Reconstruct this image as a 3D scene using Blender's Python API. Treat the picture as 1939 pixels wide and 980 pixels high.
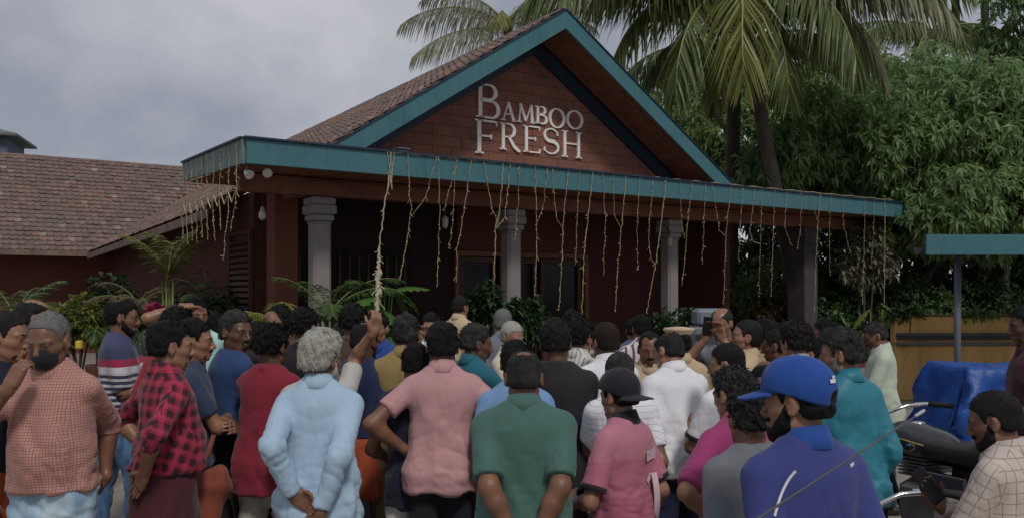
import bpy, math, random
import numpy as np
from mathutils import Matrix, Vector, Euler

for o in list(bpy.data.objects): bpy.data.objects.remove(o)
SC = bpy.context.scene
COL = SC.collection
rng = np.random.default_rng(7); random.seed(7)

# ---------------------------------------------------------------- camera
F, CAMH, YH, CX = 1640.0, 1.92, 548.0, 969.5      # focal length in photo pixels, eye height, horizon row
cam_d = bpy.data.cameras.new('camera'); cam = bpy.data.objects.new('camera', cam_d); COL.objects.link(cam)
cam.location = (0, 0, CAMH); cam.rotation_euler = (math.radians(90), 0, 0)
cam_d.sensor_width = 36; cam_d.lens = 36 * F / 1939.0
cam_d.shift_y = (YH - 490) / 1939.0
cam_d.clip_start = 0.05; cam_d.clip_end = 2000
SC.camera = cam
SC.render.resolution_x, SC.render.resolution_y = 1024, 517

# ---------------------------------------------------------------- sky and sun
SUN_EL, SUN_AZ = 50.0, 158.0       # azimuth measured from +Y towards +X: behind the camera, a little to its right
w = bpy.data.worlds.new('World'); SC.world = w; w.use_nodes = True
nt = w.node_tree; nt.nodes.clear()
def wn(t, **k):
    n = nt.nodes.new(t)
    for a, b in k.items(): setattr(n, a, b)
    return n
sky = wn('ShaderNodeTexSky', sky_type='NISHITA', sun_disc=False)
sky.sun_elevation = math.radians(SUN_EL); sky.sun_rotation = math.radians(SUN_AZ)
tc = wn('ShaderNodeTexCoord')
mp = wn('ShaderNodeMapping'); mp.inputs['Scale'].default_value = (1.0, 1.0, 1.5); mp.inputs['Location'].default_value = (.37, .6, .15)
n1 = wn('ShaderNodeTexNoise'); n1.inputs['Scale'].default_value = 2.0; n1.inputs['Detail'].default_value = 9; n1.inputs['Roughness'].default_value = .56
rp = wn('ShaderNodeValToRGB')
rp.color_ramp.elements[0].position = .41; rp.color_ramp.elements[0].color = (4.0, 4.3, 5.1, 1)
rp.color_ramp.elements[1].position = .63; rp.color_ramp.elements[1].color = (7.4, 7.4, 7.9, 1)
mx = wn('ShaderNodeMix', data_type='RGBA'); mx.inputs['Factor'].default_value = .93
bg = wn('ShaderNodeBackground'); bg.inputs['Strength'].default_value = .1
wo = wn('ShaderNodeOutputWorld')
L = nt.links.new
L(tc.outputs['Generated'], mp.inputs['Vector']); L(mp.outputs['Vector'], n1.inputs['Vector'])
L(n1.outputs['Fac'], rp.inputs['Fac'])
L(sky.outputs['Color'], mx.inputs[6]); L(rp.outputs['Color'], mx.inputs[7])
L(mx.outputs[2], bg.inputs['Color']); L(bg.outputs['Background'], wo.inputs['Surface'])
sd = bpy.data.lights.new('sun', 'SUN'); so = bpy.data.objects.new('sun', sd); COL.objects.link(so)
sd.energy = 2.3; sd.angle = math.radians(10); sd.color = (1, .96, .9)
az, el = math.radians(SUN_AZ), math.radians(SUN_EL)
sdir = Vector((math.sin(az) * math.cos(el), math.cos(az) * math.cos(el), math.sin(el)))
so.rotation_euler = sdir.to_track_quat('Z', 'Y').to_euler(); so.location = (0, -5, 20)
SC.view_settings.view_transform = 'Standard'; SC.view_settings.look = 'None'
SC.view_settings.exposure = -0.44; SC.view_settings.gamma = 1

# ---------------------------------------------------------------- general helpers
def P(px, py, Y):
    "world point at depth Y seen at photo pixel px,py"
    return np.array([(px - CX) / F * Y, Y, CAMH - (py - YH) / F * Y])
def S(v):  # sRGB 0-255 to linear
    return tuple(((c / 255 / 12.92) if c / 255 <= .04045 else ((c / 255 + .055) / 1.055) ** 2.4) for c in v)
def mesh_np(name, V, Fs, mats=(), smooth=False, mi=None):
    """mesh from numpy verts and a list of face arrays (each n x k)"""
    V = np.asarray(V, np.float32).reshape(-1, 3)
    if isinstance(Fs, np.ndarray): Fs = [Fs]
    me = bpy.data.meshes.new(name)
    me.vertices.add(len(V)); me.vertices.foreach_set('co', V.ravel())
    tot = sum(f.size for f in Fs); npoly = sum(len(f) for f in Fs)
    me.loops.add(tot); me.loops.foreach_set('vertex_index', np.concatenate([f.ravel() for f in Fs]).astype(np.int32))
    ls = []; st = 0
    for f in Fs:
        k = f.shape[1]; ls.append(st + np.arange(len(f)) * k); st += f.size
    me.polygons.add(npoly)
    me.polygons.foreach_set('loop_start', np.concatenate(ls).astype(np.int32))
    me.polygons.foreach_set('use_smooth', np.full(npoly, smooth, bool))
    if mi is not None: me.polygons.foreach_set('material_index', np.asarray(mi, np.int32))
    for m in mats: me.materials.append(m)
    me.update(calc_edges=True); me.validate()
    return me
def link(name, me, parent=None, mat=None):
    o = bpy.data.objects.new(name, me); COL.objects.link(o)
    if mat is not None and not me.materials: me.materials.append(mat)
    if parent is not None: o.parent = parent
    return o
def empty(name, loc=(0, 0, 0), rz=0, sc=1):
    o = bpy.data.objects.new(name, None); COL.objects.link(o); o.location = loc; o.rotation_euler = (0, 0, rz); o.scale = (sc, sc, sc)
    o.empty_display_size = .1
    return o
def tag(o, label=None, cat=None, group=None, kind=None):
    if label: o['label'] = label
    if cat: o['category'] = cat
    if group: o['group'] = group
    if kind: o['kind'] = kind
    return o
class MB:
    "collects boxes, tubes and prisms, then builds ONE mesh"
    def __init__(s): s.v = []; s.f = {3: [], 4: []}; s.n = 0; s.ng = []
    def raw(s, V, Fs):
        V = np.asarray(V, float).reshape(-1, 3); s.v.append(V)
        for f in Fs:
            f = [int(i) + s.n for i in f]
            if len(f) in (3, 4): s.f[len(f)].append(f)
            else: s.ng.append(f)
        s.n += len(V); return s
    def box(s, c, size, R=None, bev=0.0):
        c = np.asarray(c, float); h = np.asarray(size, float) / 2
        if bev <= 0:
            V = np.array([[x, y, z] for x in (-1, 1) for y in (-1, 1) for z in (-1, 1)], float) * h
            Fq = [(0, 1, 3, 2), (4, 6, 7, 5), (0, 4, 5, 1), (2, 3, 7, 6), (0, 2, 6, 4), (1, 5, 7, 3)]
        else:
            V = []; b = min(bev, h.min() * .9)
            for z, k in ((-h[2], b), (-h[2] + b, 0), (h[2] - b, 0), (h[2], b)):
                x, y = h[0] - k, h[1] - k
                V += [(-x + b, -y, z), (x - b, -y, z), (x, -y + b, z), (x, y - b, z), (x - b, y, z), (-x + b, y, z), (-x, y - b, z), (-x, -y + b, z)]
            V = np.array(V); Fq = [tuple(range(7, -1, -1)), tuple(range(24, 32))]
            for r in range(3):
                for i in range(8): Fq.append((r * 8 + i, r * 8 + (i + 1) % 8, (r + 1) * 8 + (i + 1) % 8, (r + 1) * 8 + i))
        if R is not None: V = V @ np.asarray(R, float).T
        return s.raw(V + c, Fq)
    def tube(s, pts, r, n=6, cap=True):
        pts = np.asarray(pts, float); m = len(pts); r = np.broadcast_to(np.asarray(r, float), (m,))
        T = np.gradient(pts, axis=0); T /= np.linalg.norm(T, axis=1, keepdims=True) + 1e-9
        ref = np.array([0, 0, 1.]) if abs(T[0][2]) < .9 else np.array([1., 0, 0])
        u = np.cross(T[0], ref); u /= np.linalg.norm(u); V = []
        for i in range(m):
            u = u - T[i] * (u @ T[i]); u /= np.linalg.norm(u) + 1e-9; q = np.cross(T[i], u)
            a = np.arange(n) * 2 * np.pi / n
            V.append(pts[i] + r[i] * (np.cos(a)[:, None] * u + np.sin(a)[:, None] * q))
        Fq = [(i * n + j, i * n + (j + 1) % n, (i + 1) * n + (j + 1) % n, (i + 1) * n + j) for i in range(m - 1) for j in range(n)]
        if cap: Fq += [tuple(range(n - 1, -1, -1)), tuple(range((m - 1) * n, m * n))]
        return s.raw(np.concatenate(V), Fq)
    def lathe(s, c, prof, n=16, ax=None):
        "prof: list of (r,z)"
        a = np.arange(n) * 2 * np.pi / n; V = []
        for r, z in prof: V.append(np.stack([r * np.cos(a), r * np.sin(a), np.full(n, z)], 1))
        V = np.concatenate(V)
        if ax is not None:
            R = np.array(Vector((0, 0, 1)).rotation_difference(Vector(ax)).to_matrix()); V = V @ R.T
        m = len(prof)
        Fq = [(i * n + j, i * n + (j + 1) % n, (i + 1) * n + (j + 1) % n, (i + 1) * n + j) for i in range(m - 1) for j in range(n)]
        Fq += [tuple(range(n - 1, -1, -1)), tuple(range((m - 1) * n, m * n))]
        return s.raw(V + np.asarray(c, float), Fq)
    def prism(s, poly, vec):
        "extrude a planar polygon (list of 3-D points) by vec"
        A = np.asarray(poly, float); n = len(A); B = A + np.asarray(vec, float)
        Fq = [tuple(range(n - 1, -1, -1)), tuple(range(n, 2 * n))] + [(i, (i + 1) % n, n + (i + 1) % n, n + i) for i in range(n)]
        return s.raw(np.concatenate([A, B]), Fq)
    def ball(s, c, r, n=8, m=6, sc=(1, 1, 1)):
        prof = [(max(1e-4, math.sin(math.pi * i / m)) * r, -math.cos(math.pi * i / m) * r) for i in range(m + 1)]
        k = len(s.v); s.lathe((0, 0, 0), prof, n); s.v[k] = s.v[k] * np.asarray(sc) + np.asarray(c, float); return s
    def mesh(s, name, mat=None, smooth=False):
        me = bpy.data.meshes.new(name)
        me.from_pydata(np.concatenate(s.v).tolist(), [], s.f[3] + s.f[4] + s.ng)
        if smooth: me.polygons.foreach_set('use_smooth', np.ones(len(me.polygons), bool))
        if mat: me.materials.append(mat)
        me.update(); return me
    def build(s, name, mat, parent=None, smooth=False, loc=None):
        o = link(name, s.mesh(name, mat, smooth), parent)
        if loc is not None: o.location = loc
        return o

# ---------------------------------------------------------------- materials
class NT:
    def __init__(s, m): s.t = m.node_tree; s.t.nodes.clear()
    def n(s, typ, ins=None, **k):
        x = s.t.nodes.new(typ)
        for a, b in k.items(): setattr(x, a, b)
        if ins:
            for a, b in ins.items(): s.set(x, a, b)
        return x
    def set(s, x, a, b):
        if hasattr(b, 'outputs'): b = b.outputs[0]
        if isinstance(b, bpy.types.NodeSocket): s.t.links.new(b, x.inputs[a])
        else: x.inputs[a].default_value = b
    def m(s, op, a, b=0.0, c=None):
        x = s.n('ShaderNodeMath', operation=op); s.set(x, 0, a); s.set(x, 1, b)
        if c is not None: s.set(x, 2, c)
        return x.outputs[0]
    def mix(s, f, a, b, bt='MIX'):
        x = s.n('ShaderNodeMix', data_type='RGBA', blend_type=bt); s.set(x, 0, f); s.set(x, 6, a if not isinstance(a, tuple) else (*a[:3], 1)); s.set(x, 7, b if not isinstance(b, tuple) else (*b[:3], 1))
        return x.outputs[2]
    def noise(s, vec, scale, det=3, rough=.55, out='Fac'):
        x = s.n('ShaderNodeTexNoise', {'Scale': scale, 'Detail': det, 'Roughness': rough})
        if vec is not None: s.set(x, 'Vector', vec)
        return x.outputs[out]
    def ramp(s, f, stops):
        x = s.n('ShaderNodeValToRGB'); e = x.color_ramp.elements
        while len(e) < len(stops): e.new(.5)
        for i, (p, c) in enumerate(stops): e[i].position = p; e[i].color = (*c[:3], 1) if isinstance(c, tuple) else (c, c, c, 1)
        s.set(x, 'Fac', f); return x.outputs[0]
    def mapr(s, v, a, b, c, d):
        x = s.n('ShaderNodeMapRange', {'Value': v, 'From Min': a, 'From Max': b, 'To Min': c, 'To Max': d}); return x.outputs[0]
    def scale(s, v, sc):
        x = s.n('ShaderNodeMapping', {'Vector': v, 'Scale': sc}); return x.outputs[0]
    def bump(s, h, st, dist=.01):
        return s.n('ShaderNodeBump', {'Height': h, 'Strength': st, 'Distance': dist}).outputs[0]
    def out(s, col, rough=.7, normal=None, metal=0, spec=.4, **k):
        b = s.n('ShaderNodeBsdfPrincipled', {'Base Color': col if not isinstance(col, tuple) else (*col[:3], 1), 'Roughness': rough, 'Metallic': metal, 'Specular IOR Level': spec})
        for a, v in k.items(): s.set(b, a.replace('_', ' '), v)
        if normal is not None: s.set(b, 'Normal', normal)
        o = s.n('ShaderNodeOutputMaterial'); s.t.links.new(b.outputs[0], o.inputs[0]); return b
def newmat(name):
    m = bpy.data.materials.new(name); m.use_nodes = True; return m, NT(m)
def simple(name, col, rough=.6, var=.18, vs=5, bump=.0, bs=40, metal=0, spec=.4, col2=None, coord='Object'):
    m, t = newmat(name); v = t.n('ShaderNodeTexCoord').outputs[coord]
    nz = t.noise(v, vs, 4)
    c = t.mix(t.mapr(nz, .3, .7, 0, 1), tuple(x * (1 - var) for x in col), tuple(min(1, x * (1 + var)) for x in col) if col2 is None else col2)
    nb = t.bump(t.noise(v, bs, 3), bump) if bump else None
    t.out(c, rough, nb, metal, spec); return m
# ================================================================ SETTING: ground and building
BD = np.array([.82343576, .56740951]); BN = np.array([-BD[1], BD[0]]); BC = np.array([-3.67682927, 12.0])   # canopy front line, its normal, its near corner
def B3(t, b, z):
    q = BC + t * BD + b * BN; return v3_(q[0], q[1], z)
v3_ = lambda *a: np.array(a, float)
RB = np.array([[BD[0], BN[0], 0], [BD[1], BN[1], 0], [0, 0, 1]])     # columns: along, back, up
BANG = math.atan2(BD[1], BD[0])

def ground_mat():
    m, t = newmat('sandy paving'); ob = t.n('ShaderNodeTexCoord').outputs['Object']
    br = t.n('ShaderNodeTexBrick', {'Vector': ob, 'Color1': (.26, .225, .19, 1), 'Color2': (.30, .265, .225, 1), 'Mortar': (.16, .14, .12, 1), 'Scale': 4.0, 'Mortar Size': .012}).outputs[0]
    c = t.mix(t.mapr(t.noise(ob, .9, 6), .3, .7, 0, .75), br, (.23, .20, .165)); c = t.mix(t.mapr(t.noise(ob, 14, 5, .7), .5, .75, 0, .45), c, (.13, .11, .09))
    t.out(c, .9, t.bump(t.noise(ob, 45, 5), .4, .02)); return m
mb = MB(); mb.raw([(-500, -60, 0), (500, -60, 0), (500, 900, 0), (-500, 900, 0)], [(0, 1, 2, 3)]); g_ = mb.build('ground', ground_mat()); tag(g_, kind='structure')

def teal_mat():
    m, t = newmat('teal paint'); pos = t.n('ShaderNodeNewGeometry').outputs['Position']; oi = t.n('ShaderNodeObjectInfo').outputs['Random']
    c = t.mix(t.mapr(t.noise(pos, 2.2, 4), .3, .7, 0, 1), (.040, .136, .162), (.054, .164, .188)); c = t.mix(t.m('MULTIPLY', oi, .25), c, (.045, .135, .160))
    c = t.mix(t.mapr(t.noise(t.scale(pos, (5, 5, .5)), 3.0, 4, .7), .52, .72, 0, .55), c, (.030, .085, .095)); c = t.mix(t.mapr(t.noise(pos, 26, 4, .7), .62, .70, 0, .5), c, (.12, .17, .17))
    t.out(c, .52, t.bump(t.noise(pos, 24, 4), .2, .01)); return m
teal = teal_mat()
teal_pale = simple('pale teal paint', (.085, .155, .160), .6, .25, 3, .15, 30, col2=(.16, .22, .21))  # paler, greyer teal for the side fascia
navy_p = simple('navy paint', (.012, .028, .055), .55, .1)
rust_w = simple('reddish timber', (.17, .063, .037), .6, .3, 4, .25, 30)
dk_w = simple('dark brown timber', (.060, .026, .017), .55, .3, 5, .25, 30)
concrete = simple('weathered canopy top', (.16, .15, .13), .9, .3, 2, .3, 20)
def brick_red(name, a, b_, sc=1.0):
    m, t = newmat(name); ob = t.n('ShaderNodeTexCoord').outputs['Object']; oi = t.n('ShaderNodeObjectInfo').outputs['Random']
    n1_ = t.noise(t.n('ShaderNodeNewGeometry').outputs['Position'], 1.8 * sc, 6, .7); n2_ = t.noise(ob, 30 * sc, 4, .7)
    c = t.mix(t.mapr(n1_, .32, .68, 0, 1), a, b_)
    c = t.mix(t.m('MULTIPLY', oi, .4), c, (.33, .110, .070)); c = t.mix(t.mapr(n2_, .55, .72, 0, .5), c, tuple(x * .45 for x in a))
    t.out(c, .9, t.bump(n2_, .5, .02)); return m
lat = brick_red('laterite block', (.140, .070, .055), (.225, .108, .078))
lat_shaded = brick_red('shaded laterite wall', (.021, .010, .012), (.034, .014, .015))  # laterite colour darkened to stand for shade on porch, side and wing walls
mortar = simple('laterite mortar', (.21, .080, .060), .95, .2, 8, .3, 60)
stone = simple('carved grey granite', (.30, .275, .265), .85, .2, 3, .4, 26, col2=(.21, .19, .185))
glass_d = simple('dark glass', (.008, .010, .013), .12, .1, 2, 0, 10, 0, .2)

bld = empty('restaurant_building', tuple(B3(6.3, 3.5, 0)), BANG)
tag(bld, 'red brick restaurant with a tiled gable roof, teal fascia and columned porch', 'building')
def L3(t, b, z): return v3_(t - 6.3, b - 3.5, z)     # building-local
# ---- canopy
CT0, CT1, CB1 = 0.0, 16.9, 3.3
for i in range(6):
    a_, b_ = CT0 + i * (CT1 - CT0) / 6 + .002 * (i > 0), CT0 + (i + 1) * (CT1 - CT0) / 6 - .002
    mb = MB(); mb.box((0, 0, 0), (b_ - a_, .06, .345), bev=.004); mb.build('fascia_board', teal, bld, loc=tuple(L3((a_ + b_) / 2, .03 + random.uniform(-.002, .002), 3.84)))
mb = MB(); mb.box(L3((CT0 + CT1) / 2 , .015, 4.030), (CT1 - CT0 + .06, .11, .03)); mb.build('fascia_flashing', navy_p, bld)
mb = MB(); mb.prism([L3(-.05, .062, 3.668), L3(-.05, .062, 4.012), L3(-.05, CB1, 4.055), L3(-.05, CB1, 3.76)], (.05, 0, 0)); mb.build('side_fascia_board', teal_pale, bld)
mb = MB(); mb.prism([L3(-.08, .062, 4.015), L3(-.08, .062, 4.045), L3(-.08, CB1, 4.088), L3(-.08, CB1, 4.058)], (.10, 0, 0)); mb.build('side_flashing', navy_p, bld)
mb = MB(); mb.prism([L3(.0, .065, 3.93), L3(.0, .065, 4.0), L3(.0, CB1 - .01, 4.03), L3(.0, CB1 - .01, 3.96)], (CT1, 0, 0)); mb.build('canopy_slab', concrete, bld)
pl = mb = MB()
for i in range(26):         # soffit boards, one by one
    b0 = .10 + i * .22
    q = MB().box((0, 0, 0), (CT1 - .1, .21, .02)) if i == 0 else None
    if i == 0: sb_me = q.mesh('soffit_board', rust_w)
    if b0 < 3.0: o = link('soffit_board', sb_me, bld); o.location = tuple(L3((CT0 + CT1) / 2, b0 + .105, 3.70 + b0 * .012))
mb = MB(); mb.box(L3((CT0 + CT1) / 2, 1.2, 3.545), (CT1 - .5, .20, .27)); mb.build('porch_beam', rust_w, bld)
mb = MB(); mb.box(L3(1.42, 2.2, 3.56), (.16, 1.7, .24)); mb.build('side_beam', rust_w, bld)
# ---- stone columns
for t_, m_, wd in ((1.55, stone, .30), (5.27, stone, .30), (9.33, stone, .30), (13.77, None, .50)):
    m_ = m_ or simple('dark pier plaster', (.055, .044, .048), .9, .35, 4, .4, 30)
    mb = MB(); mb.box((0, 0, 1.50), (wd, wd, 3.0), bev=.05 if wd < .5 else .02); c = mb.build('column', m_, bld, loc=tuple(L3(t_, 1.2, 0)))
    mb = MB()
    if wd < .5:
        for z_, h_, k_ in ((2.98, .05, 1.05), (3.06, .10, 1.22), (3.19, .15, 1.42), (3.325, .12, 1.34)): mb.box((0, 0, z_ + .0), (wd * k_, wd * k_, h_), bev=.02)
    else: mb.box((0, 0, 3.2), (wd * 1.1, wd * 1.1, .41), bev=.02)
    cp = mb.build('capital', m_, c)
    mb = MB(); mb.box((0, 0, .28), (wd * 1.35, wd * 1.35, .32), bev=.03); mb.build('plinth', m_, c)
# ---- porch floor, step and back wall with openings
mb = MB(); mb.box(L3(8, 3.0, .075), (15.6, 4.6, .15)); mb.build('porch_floor', simple('red oxide floor', (.10, .040, .032), .45, .2, 2), bld)
WB = 3.6
def zq0(t, b): return 7.20 - abs(t - 6.36) * .640 - (b - 1) * .026
def wallbox(t0, t1, z0, z1, b=WB, th=.25, m=lat_shaded, nm='porch_wall'):
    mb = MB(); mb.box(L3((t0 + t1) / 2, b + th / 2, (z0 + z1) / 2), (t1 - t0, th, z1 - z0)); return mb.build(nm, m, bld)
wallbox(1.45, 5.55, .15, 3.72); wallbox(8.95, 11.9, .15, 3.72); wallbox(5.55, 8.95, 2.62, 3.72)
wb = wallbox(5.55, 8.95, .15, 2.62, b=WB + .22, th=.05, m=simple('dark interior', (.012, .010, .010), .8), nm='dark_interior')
for a_, b_ in ((5.62, 6.52), (6.62, 7.62), (7.72, 8.88)):      # door leaves and side light
    mb = MB()
    mb.box(L3(a_ + .05, WB + .05, 1.38), (.10, .12, 2.46)); mb.box(L3(b_ - .05, WB + .05, 1.38), (.10, .12, 2.46))
    mb.box(L3((a_ + b_) / 2, WB + .05, 2.555), (b_ - a_ - .2, .118, .11)); mb.box(L3((a_ + b_) / 2, WB + .05, .26), (b_ - a_ - .2, .118, .22)); mb.box(L3((a_ + b_) / 2, WB + .05, 1.15), (b_ - a_ - .2, .10, .07))
    d_ = mb.build('door', dk_w, bld)
    mb = MB(); mb.box(L3((a_ + b_) / 2, WB + .06, 1.40), (b_ - a_ - .19, .02, 2.2)); mb.build('glass_pane', glass_d, d_)
mb = MB(); mb.box(L3(7.25, WB - .03, 2.68), (3.56, .12, .10)); mb.box(L3(5.51, WB - .03, 1.40), (.10, .12, 2.46)); mb.box(L3(8.99, WB - .03, 1.40), (.10, .12, 2.46)); mb.build('door_frame', rust_w, bld)
# turned balusters in a high opening at the left of the porch
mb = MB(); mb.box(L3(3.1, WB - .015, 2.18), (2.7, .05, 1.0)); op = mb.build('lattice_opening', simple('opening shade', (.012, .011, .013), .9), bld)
for i in range(13):
    mb = MB(); mb.lathe((0, 0, 0), [(.022, -.46), (.03, -.3), (.045, -.1), (.026, .1), (.04, .28), (.022, .46)], 8)
    if i == 0: bal = mb.mesh('baluster', dk_w, True)
    o = link('baluster', bal, op); o.location = tuple(L3(1.9 + i * .2, WB - .06, 2.18))
# brick pier and louvred panel on the left
mb = MB(); mb.box(L3(1.42, 2.55, 1.86), (.42, .42, 3.45), bev=.015); mb.build('brick_pier', brick_red('pier brick', (.095, .033, .023), (.14, .047, .031)), bld)
wl = MB(); wl.prism([L3(1.07, 3.0, 0), L3(1.07, 17.4, 0), L3(1.07, 17.4, zq0(1.18, 17.4) - .20), L3(1.07, 3.0, zq0(1.18, 3.0) - .20)], (.22, 0, 0)); wl.build('side_wall', lat_shaded, bld)
mb = MB(); mb.box(L3(6.6, 2.6, 3.655), (10.6, 3.0, .03)); mb.build('porch_ceiling', dk_w, bld)
lv = MB(); lv.box(L3(1.02, 3.0, 1.55), (.06, .07, 2.7)); lv.box(L3(1.02, 4.2, 1.55), (.06, .07, 2.7)); lv.box(L3(1.02, 3.6, 2.93), (.06, 1.27, .07)); lv = lv.build('louvre_frame', dk_w, bld)
mb = MB(); mb.box((0, 0, 0), (.018, 1.12, .075), R=np.array(Euler((0, .6, 0)).to_matrix())); sl = mb.mesh('louvre_slat', dk_w)
for i in range(24): o = link('louvre_slat', sl, lv); o.location = tuple(L3(1.01, 3.6, .35 + i * .105))
# right end wall of the building
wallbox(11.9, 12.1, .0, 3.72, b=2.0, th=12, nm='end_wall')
# ---- gable and roof
TM, ZP, SL = 6.36, 7.20, .640          # ridge line, peak height, roof slope
RBK = 1.0                              # rake plane
def zr(t, b=1.0): return ZP - abs(t - TM) * SL - (b - 1) * .026
eaveL, eaveR = .40, 2 * TM - .40
gw = 2.05
gab = MB(); gab.prism([L3(eaveL + 1.1, gw, 3.70), L3(eaveR - 1.1, gw, 3.70), L3(eaveR - 1.1, gw, zr(eaveR - 1.1) - .30), L3(TM, gw, ZP - .50), L3(eaveL + 1.1, gw, zr(eaveL + 1.1) - .30)], (0, .22, 0))
gab = gab.build('gable_wall', mortar, bld)
bh, bw_ = .205, .415
r_ = random.Random(3); row = 0; z0 = 3.96
while z0 < 6.75:
    hw = (ZP - .47 - (z0 + bh * .5)) / SL
    t0 = TM - hw; off = (row % 2) * bw_ / 2
    x = TM - math.ceil((hw + off) / bw_) * bw_ + off - bw_ / 2
    while x < TM + hw:
        a_ = max(x, TM - hw) ; b_ = min(x + bw_ , TM + hw)
        if b_ - a_ > .10:
            tp = lambda t, z: min(z, ZP - .46 - abs(t - TM) * SL)
            j = r_.uniform(-.004, .008); jw = .004
            A = [(a_ + jw, z0 + .005), (b_ - jw, z0 + .005), (b_ - jw, max(z0 + .02, tp(b_, z0 + bh - .006))), (a_ + jw, max(z0 + .02, tp(a_, z0 + bh - .006)))]
            mb = MB(); V0 = [L3(q[0], gw - .016 - j, q[1]) for q in A]; c0 = sum(V0) / 4
            mb.prism([q - c0 for q in V0], (0, .016 + j, 0)); mb.build('laterite_block', lat, gab, loc=tuple(c0))
        x += bw_
    z0 += bh; row += 1
def rake(side):
    d_ = .34; zc = 4.045; e1 = TM + side * (ZP - zc) / SL; e2 = TM + side * (ZP - d_ - zc) / SL      # stops on the canopy
    A = [L3(TM, RBK, ZP), L3(e1, RBK, zc), L3(e2, RBK, zc), L3(TM, RBK, ZP - d_)]
    return MB().prism(A, (0, -.055, 0))
rake(-1).build('rake_board', teal, bld); rake(1).build('rake_board', teal, bld)
for s_ in (-1, 1):
    e = TM + s_ * (ZP - 4.06) / SL
    MB().prism([L3(TM, RBK - .08, ZP + .028), L3(e, RBK - .08, zr(e) + .028), L3(e, RBK - .08, zr(e) + .004), L3(TM, RBK - .08, ZP + .004)], (0, .16, 0)).build('rake_flashing', navy_p, bld)
    MB().prism([L3(TM, gw - .11, ZP - .30), L3(TM + s_ * (ZP - 4.36) / SL, gw - .11, 4.06), L3(TM + s_ * (ZP - 4.66) / SL, gw - .11, 4.06), L3(TM, gw - .11, ZP - .60)], (0, .08, 0)).build('wall_rafter', navy_p, bld)
    for i in range(6):      # soffit planks under the gable overhang
        b0 = RBK + .02 + i * .155
        MB().prism([L3(TM - s_ * 0, b0, ZP - .22), L3(e, b0, zr(e) - .22), L3(e, b0, zr(e) - .245), L3(TM, b0, ZP - .245)], (0, .148, 0)).build('overhang_plank', rust_w, bld)
# roof decks
def zq(t, b): return ZP - abs(t - TM) * SL - (b - 1) * .026
BE = 16.4
for s_, e in ((-1, eaveL), (1, eaveR)):
    ec = TM + s_ * (ZP - 4.10) / SL
    for (ta, tb, b0) in ((TM, ec, RBK), (ec, e, CB1 + .02)):
        A = [L3(ta, b0, zq(ta, b0) - .01), L3(tb, b0, zq(tb, b0) - .01), L3(tb, BE, zq(tb, BE) - .01), L3(ta, BE, zq(ta, BE) - .01)]
        V = A + [a - v3_(0, 0, .10) for a in A]
        MB().raw(V, [(0, 1, 2, 3), (7, 6, 5, 4), (0, 4, 5, 1), (1, 5, 6, 2), (2, 6, 7, 3), (3, 7, 4, 0)]).build('roof_deck', dk_w, bld)
def tile_mat():
    m, t = newmat('clay roof tile'); ob = t.n('ShaderNodeTexCoord').outputs['Object']; ge = t.n('ShaderNodeNewGeometry'); oi = t.n('ShaderNodeObjectInfo').outputs['Random']
    rnd = t.m('FRACT', t.m('ADD', ge.outputs['Random Per Island'], oi))
    c = t.ramp(rnd, [(0, (.125, .090, .082)), (.4, (.160, .112, .100)), (.8, (.190, .124, .106)), (.95, (.23, .128, .092)), (1, (.28, .24, .205))])
    pos = ge.outputs['Position']
    c = t.mix(t.mapr(t.noise(pos, 1.1, 4), .45, .7, 0, .7), c, (.135, .112, .086)); c = t.mix(t.mapr(t.noise(pos, 5, 5, .75), .50, .70, 0, .7), c, (.070, .054, .047))
    t.out(c, .92, t.bump(t.noise(pos, 60, 3), .5, .01)); return m
tile_m = tile_mat()
def tile_shape(wd, ln):
    "one interlocking clay tile: 5 profile points, thickness, front lip"
    xs = np.array([-.5, -.28, 0.0, .28, .5]) * wd; zs = np.array([.022, .006, .0, .006, .030]); th = .016
    V = []
    for y in (0, ln): V += [(x, y, z + .030 * (1 - y / ln)) for x, z in zip(xs, zs)]
    for y in (0, ln): V += [(x, y, z + .030 * (1 - y / ln) - th) for x, z in zip(xs, zs)]
    Fq = []
    for i in range(4): Fq += [(i, i + 1, 6 + i, 5 + i), (10 + i, i + 10 + 5, 11 + i + 5, 11 + i), (i, 10 + i, 11 + i, i + 1)]
    Fq += [(0, 5, 15, 10), (4, 14, 19, 9)]
    return np.array(V, float), np.array(Fq)
def lay_tiles(parent, o, ex, ey, nz_, nx, ny, wd, ln, first, keep, local):
    """tiles from the eave corner o: ex along the eave, ey up the slope; `first` of them single parts, the rest one stuff part"""
    TV, TF = tile_shape(wd * .99, ln * 1.16); R = np.stack([ex, ey, nz_], 1); r2 = np.random.default_rng(5)
    me = mesh_np('roof_tile', TV, TF, [tile_m]); bulkV = []; bulkF = []; n = 0; k = 0
    lst = [(i, j) for j in range(ny) for i in range(nx) if keep(i, j)]
    lst.sort(key=first[1])
    for i, j in lst:
        c = o + ex * (i + .5) * wd + ey * j * ln + nz_ * (r2.uniform(0, .016)); a = r2.normal(0, .028)
        Rz = R @ np.array([[math.cos(a), -math.sin(a), 0], [math.sin(a), math.cos(a), 0], [0, 0, 1]])
        if k < first[0]:
            ob = link('roof_tile', me, parent); M = np.eye(4); M[:3, :3] = Rz; M[:3, 3] = c; ob.matrix_local = Matrix(M.tolist()); k += 1
        else: bulkV.append(TV @ Rz.T + c); bulkF.append(TF + n); n += len(TV)
    if bulkV: ob = link('roof_tiles', mesh_np('roof_tiles', np.concatenate(bulkV), np.concatenate(bulkF), [tile_m]), parent); ob['kind'] = 'stuff'
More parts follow.
